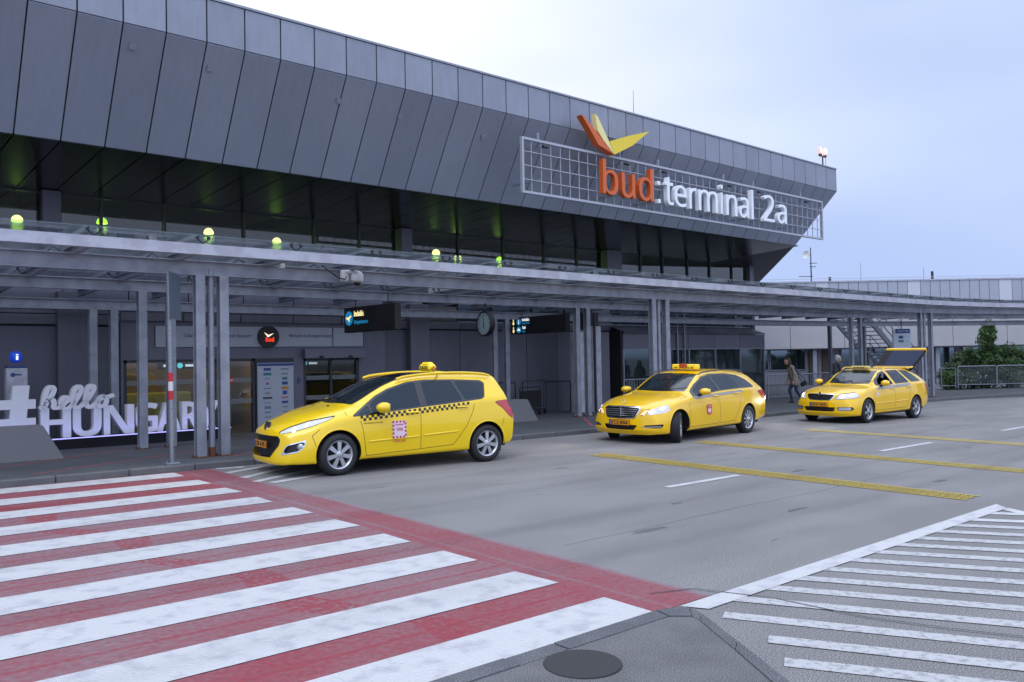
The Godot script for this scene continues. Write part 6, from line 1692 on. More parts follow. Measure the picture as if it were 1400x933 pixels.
func make_far_buildings() -> void:
	var turn := deg_to_rad(48.78 - 90.0)
	var A := thing("annex_building", "long pale grey two storey building with vertical metal cladding above a recessed ground floor", "building", site(0, 58, 0), turn)
	var bm := [M.metal_cladding, M.metal_cladding, M.grey_cladding]
	var core := MB.new(); core.span(Vector3(8, 2.2, -12), Vector3(70, 6.8, -0.12)); core.span(Vector3(8, -1.2, -12), Vector3(70, 2.2, -2.2)); obj("core", core, M.grey_cladding, A)
	var x := 10.0; var k := 0
	while x < 62.0:
		var w := 0.68 if k % 9 != 7 else 0.9
		var p := MB.new(); p.cham(Vector3(x + w * 0.5, 5.80, 0), Vector3(w - 0.025, 1.92, 0.06), 0.008)
		obj("cladding_panel", p, M.white_cladding if k % 9 == 7 else M.metal_cladding, A)
		x += w; k += 1
	x = 8.0; k = 0
	while x < 66.0:
		var w := 3.75
		var p := MB.new(); p.cham(Vector3(x + w * 0.5, 3.50, -0.02), Vector3(w - 0.03, 2.60, 0.08), 0.01); obj("wall_panel", p, M.grey_cladding, A)
		x += w; k += 1
	var tr := MB.new(); tr.span(Vector3(8, 6.76, -0.3), Vector3(66, 6.86, 0.1)); tr.cyl(Vector3(12, 7.05, -0.3), Vector3(66, 7.05, -0.3), 0.02); obj("roof_trim", tr, M.steel_light, A)
	var sof := MB.new(); sof.span(Vector3(8, 2.13, -2.2), Vector3(66, 2.2, 0.0)); obj("overhang_soffit", sof, M.dark_frame, A)
	for q in [[17.0, 18.3, 0], [18.5, 20.95, 0], [21.25, 21.9, 1], [22.2, 22.8, 1], [23.6, 25.4, 0], [26.0, 28.0, 0], [30.1, 31.7, 0], [32.3, 35.0, 0], [35.6, 38.0, 0], [39.0, 42.0, 0]]:
		var g := MB.new()
		if q[2] == 0:
			g.span(Vector3(q[0], 0.75, -2.15), Vector3(q[1], 2.12, -2.13)); obj("window_pane", g, M.mirror_glass, A)
			var f := MB.new(); f.span(Vector3(q[0] - 0.08, 0.66, -2.18), Vector3(q[1] + 0.08, 0.75, -2.05)); f.span(Vector3(q[0] - 0.08, 0.75, -2.18), Vector3(q[0], 2.13, -2.08)); f.span(Vector3(q[1], 0.75, -2.18), Vector3(q[1] + 0.08, 2.13, -2.08)); obj("window_frame", f, M.steel, A)
		else:
			g.span(Vector3(q[0], -0.4, -2.15), Vector3(q[1], 2.12, -2.08)); obj("door", g, mat("brown_door", lin(0.13, 0.085, 0.06), 0.6), A)
	for r in [17.3, 21.05, 29.6, 31.95, 38.5]:
		var c := MB.new(); c.cham(Vector3(r, 0.85, -0.5), Vector3(0.3, 2.7, 0.3), 0.02); obj("column", c, M.steel, A)
	# masts on the annex roof
	var m := thing("antenna_mast", "slim roof mast with a white dish and crossbars on the pale annex", "antenna", site(21.1, 58.8, 6.85), turn)
	var p1 := MB.new(); p1.cyl(Vector3.ZERO, Vector3(0, 2.45, 0), 0.05, 0.03); obj("pole", p1, M.dark_frame, m)
	for q in [[-0.85, 0.1, 0.42], [-0.1, 0.42, 1.35], [-0.1, 0.35, 1.1]]:
		var c := MB.new(); c.cyl(Vector3(q[0], q[2], 0), Vector3(q[1], q[2], 0), 0.025); obj("crossbar", c, M.dark_frame, m)
	var ya := MB.new()
	for i in 9: ya.cyl(Vector3(-0.85 + i * 0.1, 0.42, -0.15), Vector3(-0.85 + i * 0.1, 0.42, 0.15), 0.01, -1, 5)
	obj("antenna_rods", ya, M.dark_frame, m)
	var ds := MB.new(); ds.lathe([Vector2(0.001, 0.0), Vector2(0.15, 0.03), Vector2(0.27, 0.10), Vector2(0.275, 0.12)], Vector3(-0.30, 1.92, 0.1), 18, Basis(Vector3(0, 0.9, -0.3), Vector3(-0.75, -0.1, 0.65), Vector3(0.6, 0.2, 0.7)).orthonormalized()); obj("dish", ds, M.white_plastic, m)
	var ar := MB.new(); ar.cyl(Vector3(0, 1.92, 0), Vector3(-0.3, 1.92, 0.06), 0.02); obj("dish_arm", ar, M.dark_frame, m)
	for q in [[22.4, 0.35, "short black vent stub on the annex roof beside the antenna mast"], [29.6, 0.62, "black vent pipe alone on the annex roof near the right edge"]]:
		var v := MB.new(); v.cyl(site(q[0], 58.8, 6.85), site(q[0], 58.8, 6.85 + q[1]), 0.09, -1, 10); tag(obj("roof_vent", v, M.dark_frame), q[2], "vent", "vents on the annex roof")
	for q in [[24.5, 1.3], [28.9, 0.9]]:
		var v := MB.new(); v.cyl(site(q[0], 58.6, 6.85), site(q[0], 58.6, 6.85 + q[1]), 0.015, 0.008, 5); tag(obj("lightning_rod", v, M.dark_frame), "thin rod on the annex roof, %s" % ("left of the cladding's white strip" if q[0] < 26 else "next to the lone black vent pipe"), "lightning rod")
	# steel stair in front of the annex, running down along the terminal's direction
	var S := thing("steel_staircase", "galvanised outdoor steel staircase with open treads and railings beside the pale annex", "staircase", P(39.7, 19.3, 0))
	var top := 3.75; var base := wy(46.0, 19.3); var run := 7.0; var wid := 1.75
	for z in [0.0, -wid]:
		var st := MB.new(); st.beam(Vector3(-0.1, top + 0.0, z), Vector3(3.4, (top + base) * 0.5, z), 0.07, 0.30); st.beam(Vector3(3.4, (top + base) * 0.5, z), Vector3(4.1, (top + base) * 0.5, z), 0.07, 0.30); st.beam(Vector3(4.1, (top + base) * 0.5, z), Vector3(run + 0.7, base, z), 0.07, 0.30)
		obj("stringer", st, M.galvanised, S)
		for h in [0.55, 1.0]:
			var rl := MB.new(); rl.tube([Vector3(-0.1, top + h, z), Vector3(3.4, (top + base) * 0.5 + h, z), Vector3(4.1, (top + base) * 0.5 + h, z), Vector3(run + 0.7, base + h, z)], 0.028, 6); obj("handrail", rl, M.galvanised, S)
		for q in [[-0.1, top], [1.7, lerpf(top, (top + base) * 0.5, 0.5)], [3.4, (top + base) * 0.5], [4.1, (top + base) * 0.5], [5.9, lerpf((top + base) * 0.5, base, 0.5)], [run + 0.7, base]]:
			var ps := MB.new(); ps.cyl(Vector3(q[0], q[1] - 0.1, z), Vector3(q[0], q[1] + 1.0, z), 0.028, -1, 6); obj("railing_post", ps, M.galvanised, S)
	for i in 20:
		var t := (i + 0.5) / 10.0
		var px := 3.4 * t if i < 10 else 4.1 + (run - 3.4) * (t - 1.0)
		var py := lerpf(top, (top + base) * 0.5, t) if i < 10 else lerpf((top + base) * 0.5, base, t - 1.0)
		var td := MB.new(); td.box(Vector3(px, py + 0.03, -wid * 0.5), Vector3(0.25, 0.035, wid - 0.06)); obj("tread", td, M.galvanised, S)
	var ld := MB.new(); ld.box(Vector3(3.75, (top + base) * 0.5 + 0.05, -wid * 0.5), Vector3(0.7, 0.04, wid - 0.06)); obj("landing", ld, M.galvanised, S)
	for q in [[-0.15, 0.0, top], [-0.15, -wid, top], [3.75, 0.0, (top + base) * 0.5], [3.75, -wid, (top + base) * 0.5]]:
		var c := MB.new(); c.box(Vector3(q[0], (q[2] + base) * 0.5, q[1]), Vector3(0.16, q[2] - base, 0.16)); obj("support_post", c, M.galvanised, S)
	var br := MB.new(); br.span(Vector3(-2.6, top - 0.05, -wid), Vector3(-0.15, top + 0.12, 0.0)); obj("upper_walkway", br, M.dark_frame, S)
	# fence in front of the shrubs
	for i in 5:
		var r0 := 22.25 + i * 2.05; var d0 := 42.0 + i * 0.15
		var F := thing("fence_panel", "tube fence panel with wire infill, %s of the row" % ["first from the steel staircase", "second from the steel staircase", "third from the steel staircase", "fourth from the steel staircase", "farthest from the steel staircase"][i], "fence", site(r0, d0, 0.0), turn, "fence panels before the shrubs")
		var b := -0.02
		var f := MB.new(); f.tube([Vector3(0.02, b, 0), Vector3(0.02, 0.98, 0), Vector3(0.08, 1.05, 0), Vector3(1.9, 1.05, 0), Vector3(1.96, 0.98, 0), Vector3(1.96, b, 0)], 0.035, 8); f.cyl(Vector3(0.02, 0.14, 0), Vector3(1.96, 0.14, 0), 0.025); obj("frame", f, M.galvanised, F)
		var wi := MB.new()
		for j in 15: wi.cyl(Vector3(0.03, 0.2 + j * 0.055, 0), Vector3(1.95, 0.2 + j * 0.055, 0), 0.0045, -1, 4)
		for j in 12: wi.cyl(Vector3(0.15 + j * 0.15, 0.14, 0.006), Vector3(0.15 + j * 0.15, 1.05, 0.006), 0.0035, -1, 4)
		stuff(obj("wire_infill", wi, M.galvanised, F))
	var F2 := thing("fence_panel", "short low tube fence at the foot of the steel staircase", "fence", site(21.75, 42.0, 0.0), turn)
	var f2 := MB.new(); f2.tube([Vector3(-0.3, -0.05, 0), Vector3(-0.3, 0.98, 0), Vector3(0.4, 0.98, 0), Vector3(0.4, -0.05, 0)], 0.03, 7); f2.cyl(Vector3(-0.3, 0.1, 0), Vector3(0.4, 0.1, 0), 0.02); obj("frame", f2, M.galvanised, F2)

func sign_box(called: String, label: String, x: float, n0: float, n1: float, y0: float, y1: float) -> Node3D:
	# hangs across the pavement and faces west
	var S := thing(called, label, "sign", P(x, (n0 + n1) * 0.5, y0), deg_to_rad(-90.0), "black signs hanging from the canopy")
	# local x runs to the viewer's right as seen from the west (towards the road), local z faces west
	var w := n1 - n0; var h := y1 - y0
	var b := MB.new(); b.cham(Vector3(0, h * 0.5, -0.09), Vector3(w, h, 0.18), 0.01); obj("box", b, M.black, S)
	for s in [-0.32, 0.32]:
		var r := MB.new(); r.cyl(Vector3(w * s, h, -0.09), Vector3(w * s, h + 0.28, -0.09), 0.015, -1, 6); obj("hanger", r, M.dark_frame, S)
	return S

func make_street_things() -> void:
	glow("sign_cyan", lin(0.05, 0.35, 0.5), Color(0.06, 0.50, 0.72), 0.38)
	glow("sign_warm", lin(0.7, 0.65, 0.45), Color(1.0, 0.92, 0.62), 0.7)
	glow("sign_white", lin(0.7, 0.7, 0.7), Color(0.95, 0.97, 1.0), 0.65)
	# departures sign
	var S := sign_box("hanging_sign", "black hanging sign with a cyan plane disc reading departures, above the entrance doors", 11.0, 16.75, 19.12, 2.58, 3.22)
	var ds := MB.new(); ds.cyl(Vector3(-0.93, 0.36, 0.0), Vector3(-0.93, 0.36, 0.012), 0.18, -1, 28); obj("plane_disc", ds, M.sign_cyan, S)
	var pl := MB.new(); pl.prism(PackedVector2Array([Vector2(-0.12, 0.01), Vector2(-0.09, 0.04), Vector2(-0.03, 0.015), Vector2(0.11, 0.075), Vector2(0.13, 0.055), Vector2(0.02, -0.03), Vector2(-0.08, -0.03)]), Transform3D(Basis(), Vector3(-0.93, 0.36, 0.018)), 0.005)
	pl.prism(PackedVector2Array([Vector2(-0.03, -0.01), Vector2(0.03, 0.02), Vector2(0.04, -0.09), Vector2(0.015, -0.09)]), Transform3D(Basis(), Vector3(-0.93, 0.36, 0.019)), 0.004)
	obj("plane_symbol", pl, M.sign_warm, S)
	letter("lettering", "Indulás", M.sign_warm, S, Transform3D(Basis(), Vector3(-0.68, 0.40, 0.006)), 0.46, 0.14, 0.01, 400)
	letter("lettering", "Departures", M.sign_cyan, S, Transform3D(Basis(), Vector3(-0.68, 0.18, 0.006)), 0.66, 0.125, 0.01)
	# second sign: arrows, information and taxi
	S = sign_box("hanging_sign", "black hanging sign with two arrows and two cyan discs, between the clock and canopy posts", 18.0, 18.05, 20.6, 2.63, 3.18)
	for k in 2:
		var y := 0.39 - 0.25 * k
		var ar := MB.new(); ar.box(Vector3(-1.13, y + 0.03, 0.006), Vector3(0.03, 0.14, 0.01)); ar.prism(PackedVector2Array([Vector2(-0.06, 0.0), Vector2(0.06, 0.0), Vector2(0.0, -0.08)]), Transform3D(Basis(), Vector3(-1.13, y - 0.02, 0.012)), 0.01); obj("arrow", ar, M.sign_warm, S)
		var dd := MB.new(); dd.cyl(Vector3(-0.87, y, 0.0), Vector3(-0.87, y, 0.012), 0.105, -1, 24); obj("symbol_disc", dd, M.sign_cyan, S)
		if k == 0: letter("symbol", "i", M.sign_white, S, Transform3D(Basis(), Vector3(-0.885, y - 0.06, 0.016)), 0.0, 0.12, 0.006, 700)
		else:
			var cr := MB.new(); cr.prism(PackedVector2Array([Vector2(-0.07, -0.03), Vector2(-0.065, 0.0), Vector2(-0.04, 0.01), Vector2(-0.025, 0.04), Vector2(0.03, 0.04), Vector2(0.045, 0.01), Vector2(0.068, 0.0), Vector2(0.07, -0.03)]), Transform3D(Basis(), Vector3(-0.87, y, 0.018)), 0.005); obj("symbol", cr, M.sign_white, S)
		letter("lettering", ["Indulás", "Taxi"][k], M.sign_white, S, Transform3D(Basis(), Vector3(-0.71, y + 0.02, 0.006)), [0.34, 0.16][k], 0.095, 0.008, 400)
		letter("lettering", ["Departures", "Taxi"][k], M.sign_cyan, S, Transform3D(Basis(), Vector3(-0.71, y - 0.09, 0.006)), [0.36, 0.13][k], 0.07, 0.008)
	# clock hanging on its bracket, facing west
	var C := thing("hanging_clock", "round grey station clock hanging under the canopy beside the black arrow sign", "clock", P(14.35, 17.55, 2.80), deg_to_rad(-94.0))
	var cb := MB.new(); cb.lathe([Vector2(0.30, -0.17), Vector2(0.335, -0.16), Vector2(0.345, -0.02), Vector2(0.325, 0.0), Vector2(0.30, -0.01)], Vector3.ZERO, 36, Basis(Vector3(1, 0, 0), Vector3(0, 0, 1), Vector3(0, -1, 0))); cb.cyl(Vector3(0, 0, -0.17), Vector3(0, 0, -0.165), 0.31, -1, 30); cb.cyl(Vector3(0, 0.33, -0.085), Vector3(0, 0.55, -0.085), 0.025); obj("case", cb, M.black, C)
	var cf := MB.new(); cf.cyl(Vector3(0, 0, -0.05), Vector3(0, 0, -0.018), 0.305, -1, 36); obj("face", cf, mat("clock_face", lin(0.30, 0.40, 0.43), 0.3), C)
	for k in 12:
		var a := TAU * k / 12.0
		var t := MB.new(); t.box(Vector3(sin(a) * 0.25, cos(a) * 0.25, -0.016), Vector3(0.016, 0.06 if k % 3 == 0 else 0.035, 0.004), Basis(Vector3(0, 0, 1), -a)); obj("hour_mark", t, M.black, C)
	for q in [[deg_to_rad(352.0), 0.24, 0.016], [deg_to_rad(176.0), 0.16, 0.024]]:
		var h := MB.new(); h.box(Basis(Vector3(0, 0, 1), -q[0]) * Vector3(0, q[1] * 0.42, 0) + Vector3(0, 0, -0.012), Vector3(q[2], q[1], 0.004), Basis(Vector3(0, 0, 1), -q[0])); obj("hand", h, M.black, C)
	# dome camera on the front beam
	var K := thing("security_camera", "white dome security camera on an arm fixed to the front canopy beam", "security camera", P(8.35, 14.30, 3.47))
	var kb := MB.new(); kb.cham(Vector3(-0.10, 0.02, 0.0), Vector3(0.14, 0.22, 0.12), 0.02); kb.cham(Vector3(0.02, 0.10, 0.05), Vector3(0.26, 0.07, 0.08), 0.02); obj("bracket", kb, M.white_plastic, K)
	var kh := MB.new(); kh.lathe([Vector2(0.001, -0.10), Vector2(0.10, -0.10), Vector2(0.125, -0.06), Vector2(0.125, 0.03), Vector2(0.10, 0.09), Vector2(0.05, 0.12), Vector2(0.001, 0.125)], Vector3(0.13, 0.0, 0.08), 22); obj("housing", kh, M.white_plastic, K)
	var kd := MB.new(); ellipsoid(kd, Vector3(0.13, -0.10, 0.08), Vector3(0.075, 0.07, 0.075), 14); obj("lens_dome", kd, M.black_gloss, K)
	var kc := MB.new(); kc.tube([Vector3(-0.60, 0.20, 0.02), Vector3(-0.45, 0.08, 0.06), Vector3(-0.25, -0.04, 0.08), Vector3(-0.12, -0.05, 0.06), Vector3(-0.06, 0.05, 0.04)], 0.014, 7); obj("cable", kc, M.dark_frame, K)
	for q in [[6.85, 14.1, "small white floodlight clipped under the canopy edge left of the dome camera"], [4.9, 15.0, "small white floodlight under the canopy beam behind the striped pole"]]:
		var F := thing("floodlight", q[2], "floodlight", P(q[0], q[1], 3.58), 0.3, "small floodlights under the canopy")
		var fb := MB.new(); fb.cham(Vector3(0, 0, 0), Vector3(0.12, 0.09, 0.08), 0.015); obj("housing", fb, M.white_plastic, F)
		var fs := MB.new(); fs.cyl(Vector3(0, 0.04, 0), Vector3(0, 0.13, 0), 0.012, -1, 6); obj("stem", fs, M.dark_frame, F)
	# sign pole with red and white bands, its plate seen from the edge
	var D := thing("sign_pole", "leaning galvanised sign pole with red and white bands carrying a narrow plate", "sign pole", W(4.75, 13.72), 0.0)
	D.rotation = Vector3(0, 0, 0.012)
	var pp := MB.new(); pp.cyl(Vector3(0, 0, 0), Vector3(0, 3.02, 0), 0.038, -1, 14); obj("pole", pp, M.galvanised, D)
	var bf := MB.new(); bf.cham(Vector3(0, 0.012, 0), Vector3(0.22, 0.024, 0.18), 0.006)
	for s in [-1, 1]: bf.cyl(Vector3(s * 0.08, 0.02, 0), Vector3(s * 0.08, 0.06, 0), 0.016, -1, 6)
	obj("base_plate", bf, M.galvanised, D)
	for k in 3:
		var bd := MB.new(); bd.cyl(Vector3(0, 1.03 + k * 0.145, 0), Vector3(0, 1.175 + k * 0.145, 0), 0.040, -1, 14, false); obj("band", bd, M.white_plastic if k == 1 else M.red, D)
	var pb := Basis(Vector3.UP, deg_to_rad(54.0))
	var pt := MB.new(); pt.cham(Vector3(0.10, 2.70, -0.03), Vector3(0.60, 0.72, 0.025), 0.008, pb); obj("sign_plate", pt, mat("plate_back", lin(0.10, 0.13, 0.18), 0.5, 0.2), D)
	var pr := MB.new(); pr.cham(Vector3(0.10, 2.70, -0.03), Vector3(0.64, 0.76, 0.012), 0.004, pb); pr.cyl(Vector3(0, 2.5, 0), Vector3(0.05, 2.5, -0.03), 0.02); pr.cyl(Vector3(0, 2.9, 0), Vector3(0.05, 2.9, -0.03), 0.02); obj("plate_rim", pr, M.galvanised, D)
	# sloping concrete blocks
	concrete_block(Vector3(2.0, 0, 0), P(2.05, 17.05, 0), "speckled grey concrete block with sloped end in front of the white letters")
	concrete_block(Vector3(0, 0, 0), P(14.4, 17.75, 0), "speckled grey concrete block with sloped end behind the first taxi's tail")
	hello_sign()
	info_pillar()
	trolleys()
	railings()
	# pale cladding boards round a service column
	var B := thing("service_column", "tall pale grey boxed service column between canopy posts and glazed annex", "column", W(20.9, 19.9))
	var h := 2.80
	for q in [[-0.52, 0.42, 0.10, 2.72], [0.08, 0.62, 0.30, 2.92]]:
		var m := MB.new(); m.cham(Vector3(q[0] + 0.05, q[3] * 0.5, 0), Vector3(q[1], q[3], 0.4), 0.01); obj("cladding_board", m, M.steel_light, B)
	var cc := MB.new(); cc.cyl(Vector3(0.0, 0, 0.3), Vector3(0.0, 3.3, 0.3), 0.05, -1, 12); cc.cham(Vector3(0.15, 3.1, -0.1), Vector3(0.7, 0.6, 0.3), 0.02); obj("core_column", cc, M.dark_frame, B)
	# lit departures board by the staircase
	var L := thing("information_board", "white lit board with a dark header and small blue and green panels near the staircase", "notice board", site(17.65, 38.0, 0.0), deg_to_rad(48.78 - 90.0))
	var lb := MB.new(); lb.cham(Vector3(0, 2.18, 0), Vector3(0.80, 1.40, 0.12), 0.015); obj("board", lb, mat("board_pale", lin(0.45, 0.50, 0.58), 0.35), L)
	var lh := MB.new(); lh.box(Vector3(0.03, 2.78, 0.064), Vector3(0.66, 0.2, 0.01)); obj("header", lh, M.navy, L)
	letter("header_lettering", "Airport Info", M.white_plastic, L, Transform3D(Basis(), Vector3(-0.22, 2.74, 0.073)), 0.5, 0.07, 0.004)
	for q in [[-0.05, 2.5, 0.2, 0.13, M.print_blue], [-0.05, 2.32, 0.24, 0.1, M.print_teal], [0.22, 2.52, 0.16, 0.03, M.sign_grey], [0.22, 2.32, 0.16, 0.03, M.sign_grey]]:
		var m := MB.new(); m.box(Vector3(q[0], q[1], 0.064), Vector3(q[2], q[3], 0.008)); obj("printed_panel", m, q[4], L)
	var lp := MB.new(); lp.cyl(Vector3(0, 2.88, 0), Vector3(0, 3.75, 0), 0.02, -1, 6); lp.cyl(Vector3(-0.3, -0.1, 0), Vector3(-0.3, 1.5, 0), 0.04); lp.cyl(Vector3(0.3, -0.1, 0), Vector3(0.3, 1.5, 0), 0.04); obj("post", lp, M.dark_frame, L)

func concrete_block(_o: Vector3, at: Vector3, label: String) -> void:
	var C := obj("concrete_block", null, null)
	var m := MB.new()
	# a block 1.9 m long, sloped at its right end, standing along the road
	var l := 1.85; var h := 0.62; var d := 0.55; var sl := 0.33
	var a := [Vector3(-0.35, 0, d * 0.5), Vector3(l, 0, d * 0.5), Vector3(l - sl, h, d * 0.36), Vector3(-0.35, h, d * 0.36)]
	var b := [Vector3(-0.35, 0, -d * 0.5), Vector3(l, 0, -d * 0.5), Vector3(l - sl, h, -d * 0.36), Vector3(-0.35, h, -d * 0.36)]
	m.quad(a[0], a[1], a[2], a[3]); m.quad(b[1], b[0], b[3], b[2]); m.quad(a[1], b[1], b[2], a[2]); m.quad(a[3], a[2], b[2], b[3]); m.quad(b[0], a[0], a[3], b[3])
	C.mesh = m.done(M.terrazzo)
	C.position = Vector3(at.x, wy(at.x + 0.8, -at.z) - 0.01, at.z)
	tag(C, label, "concrete block", "sloping concrete blocks on the pavement")

func hello_sign() -> void:
	var n := 19.35; var x0 := 2.45
	var y0 := 0.35
	var S := thing("hello_letters_sign", "waist high white block letters greeting sign on a long black plinth, lit along its foot", "sign", P(0, n, 0))
	var pl := MB.new(); pl.span(Vector3(x0 - 0.5, 0.06, -0.30), Vector3(7.95, y0, 0.10)); obj("plinth", pl, M.matt_black, S)
	var lm := mat("sign_white_paint", lin(0.78, 0.79, 0.82), 0.45)
	# capitals
	for l in [["H", 4.06, 4.628], ["U", 4.664, 5.222], ["N", 5.267, 5.889], ["G", 5.925, 6.394], ["A", 6.376, 6.898], ["R", 6.934, 7.331], ["Y", 7.295, 7.799]]:
		letter("letter", l[0], lm, S, Transform3D(Basis(), Vector3(l[1], y0 + 0.01, -0.10)), l[2] - l[1], 0.63 if l[0] != "G" and l[0] != "U" else 0.645, 0.20, 700)
	# number sign built of bars
	var hs := MB.new()
	for q in [[2.93, 3.22], [3.50, 3.80]]:
		hs.prism(PackedVector2Array([Vector2(q[0] - 0.04, y0), Vector2(q[1] - 0.04, y0), Vector2(q[1] + 0.06, y0 + 1.12), Vector2(q[0] + 0.06, y0 + 1.12)]), Transform3D(Basis(), Vector3(0, 0, 0.02)), 0.20)
	for y in [0.28, 0.66]:
		hs.box(Vector3(3.36, y0 + y + 0.08, -0.085), Vector3(1.22, 0.19, 0.19))
	obj("number_sign", hs, lm, S)
	# handwriting: stroked along curves
	var strokes := [
		[Vector2(0.0, 0.0), Vector2(0.14, 0.22), Vector2(0.22, 0.42), Vector2(0.17, 0.50), Vector2(0.10, 0.40), Vector2(0.06, 0.18), Vector2(0.05, 0.0), Vector2(0.10, 0.16), Vector2(0.18, 0.22), Vector2(0.22, 0.14), Vector2(0.22, 0.03), Vector2(0.30, 0.02), Vector2(0.40, 0.12), Vector2(0.46, 0.20), Vector2(0.41, 0.26), Vector2(0.34, 0.17), Vector2(0.36, 0.03), Vector2(0.46, 0.0), Vector2(0.58, 0.16), Vector2(0.68, 0.40), Vector2(0.64, 0.49), Vector2(0.56, 0.38), Vector2(0.54, 0.12), Vector2(0.60, 0.0), Vector2(0.70, 0.06), Vector2(0.80, 0.20), Vector2(0.90, 0.42), Vector2(0.86, 0.50), Vector2(0.78, 0.38), Vector2(0.76, 0.12), Vector2(0.82, 0.0), Vector2(0.92, 0.06), Vector2(1.0, 0.16), Vector2(1.08, 0.24), Vector2(1.01, 0.20), Vector2(0.97, 0.08), Vector2(1.03, 0.0), Vector2(1.11, 0.07), Vector2(1.12, 0.19), Vector2(1.06, 0.25), Vector2(1.12, 0.21), Vector2(1.26, 0.26)]]
	for s in strokes:
		var cv := Curve3D.new()
		for i in s.size():
			var p: Vector2 = s[i]
			var a: Vector2 = s[maxi(i - 1, 0)]; var b: Vector2 = s[mini(i + 1, s.size() - 1)]
			var t := (b - a) * 0.18 * Vector2(1.08, 0.92)
			cv.add_point(Vector3(p.x * 1.12, p.y * 0.92, 0), Vector3(-t.x, -t.y, 0), Vector3(t.x, t.y, 0))
		cv.bake_interval = 0.02
		var pts := cv.get_baked_points()
		var m := MB.new()
		for i in pts.size() - 1:
			var d := (pts[i + 1] - pts[i]).normalized()
			var wv := 0.030 + 0.022 * absf(d.y)
			var e := d.cross(Vector3(0, 0, 1)) * wv
			var p0 := pts[i] - d * 0.006; var p1 := pts[i + 1] + d * 0.006
			var o := Vector3(4.06, y0 + 0.62, 0.02 + 0.0004 * (i % 5)); var dz := Vector3(0, 0, -0.16)
			m.quad(o + p0 + e, o + p1 + e, o + p1 - e, o + p0 - e); m.quad(o + p0 - e + dz, o + p1 - e + dz, o + p1 + e + dz, o + p0 + e + dz)
			m.quad(o + p0 - e, o + p1 - e, o + p1 - e + dz, o + p0 - e + dz); m.quad(o + p1 + e, o + p0 + e, o + p0 + e + dz, o + p1 + e + dz)
		obj("script_lettering", m, lm, S)
	# light strip along the foot
	var ls := MB.new(); ls.span(Vector3(2.4, y0, 0.145), Vector3(8.0, y0 + 0.012, 0.165)); ls.span(Vector3(2.4, y0 - 0.012, 0.10), Vector3(8.0, y0, 0.168))
	obj("light_strip", ls, glow("strip_glow", lin(0.5, 0.5, 0.8), Color(0.66, 0.64, 1.0), 0.7), S)
	for i in 3:
		var al := AreaLight3D.new()
		al.name = "light"; al.area_size = Vector2(1.8, 0.03); al.light_color = Color(0.60, 0.56, 1.0); al.light_energy = 0.16; al.shadow_enabled = true
		al.position = Vector3(3.4 + i * 1.85, y0 + 0.03, 0.16); al.rotation = Vector3(deg_to_rad(108.0), 0, 0)
		S.add_child(al, true)

func info_pillar() -> void:
	var S := thing("information_pillar", "grey information column topped by a round blue globe with a white letter i", "information point", W(3.75, 20.05))
	var b := MB.new(); b.cham(Vector3(0, 0.86, 0), Vector3(0.40, 1.72, 0.25), 0.02); obj("column", b, M.steel_light, S)
	var c := MB.new(); c.cham(Vector3(0, 1.75, 0), Vector3(0.36, 0.05, 0.24), 0.01); obj("collar", c, M.navy, S)
	var g := MB.new(); ellipsoid(g, Vector3(0, 1.95, 0), Vector3(0.125, 0.125, 0.125), 18); obj("globe", g, glow("blue_globe", lin(0.03, 0.10, 0.45), Color(0.05, 0.22, 0.9), 0.22), S)
	letter("symbol", "i", M.sign_white, S, Transform3D(Basis(), Vector3(-0.022, 1.89, 0.128)), 0.045, 0.12, 0.01, 700)
	var k := MB.new(); k.cyl(Vector3(-0.08, 1.58, 0.125), Vector3(-0.08, 1.58, 0.135), 0.045, -1, 16); k.box(Vector3(0.02, 1.58, 0.13), Vector3(0.12, 0.03, 0.01)); obj("mark", k, M.navy, S)

func trolleys() -> void:
	for i in 3:
		var S := thing("luggage_trolley", ["dark steel luggage trolley with an advertising panel, foremost by the concrete block", "empty dark tubular luggage trolley handle frame left of the panelled one", "luggage trolley with tall wire back at the right of the group"][i], "luggage trolley", W([18.35, 17.6, 18.95][i], [20.1, 20.5, 20.55][i]), deg_to_rad([8.0, 2.0, -4.0][i]), "luggage trolleys by the terminal wall")
		var h: float = [0.92, 1.08, 1.12][i]
		var w: float = [1.05, 0.95, 1.0][i]
		var f := MB.new(); f.tube([Vector3(-w * 0.5, 0.14, 0), Vector3(-w * 0.5, h - 0.06, 0), Vector3(-w * 0.5 + 0.06, h, 0), Vector3(w * 0.5 - 0.06, h, 0), Vector3(w * 0.5, h - 0.06, 0), Vector3(w * 0.5, 0.14, 0)], 0.02, 8); f.tube([Vector3(-w * 0.5, 0.14, 0), Vector3(-w * 0.4, 0.14, -0.8), Vector3(w * 0.4, 0.14, -0.8), Vector3(w * 0.5, 0.14, 0)], 0.018, 8); obj("frame", f, M.dark_frame, S)
		if i == 0:
			var p := MB.new(); p.cham(Vector3(0, 0.52, 0.02), Vector3(w + 0.02, 0.56, 0.03), 0.01); obj("advert_panel", p, M.matt_black, S)
		else:
			var wb := MB.new()
			for j in 11: wb.cyl(Vector3(-w * 0.5, 0.22 + j * 0.075, 0), Vector3(w * 0.5, 0.22 + j * 0.075, 0), 0.005, -1, 5)
			obj("back_wires", wb, M.galvanised, S)
		var dk := MB.new(); dk.cham(Vector3(0, 0.16, -0.4), Vector3(w * 0.8, 0.02, 0.7), 0.005); obj("deck", dk, M.dark_frame, S)
		for q in [[-w * 0.45, 0.0], [w * 0.45, 0.0], [0.0, -0.75]]:
			var c := MB.new(); c.cyl(Vector3(q[0] - 0.015, 0.06, q[1]), Vector3(q[0] + 0.015, 0.06, q[1]), 0.06, -1, 14); obj("castor", c, M.rubber, S)

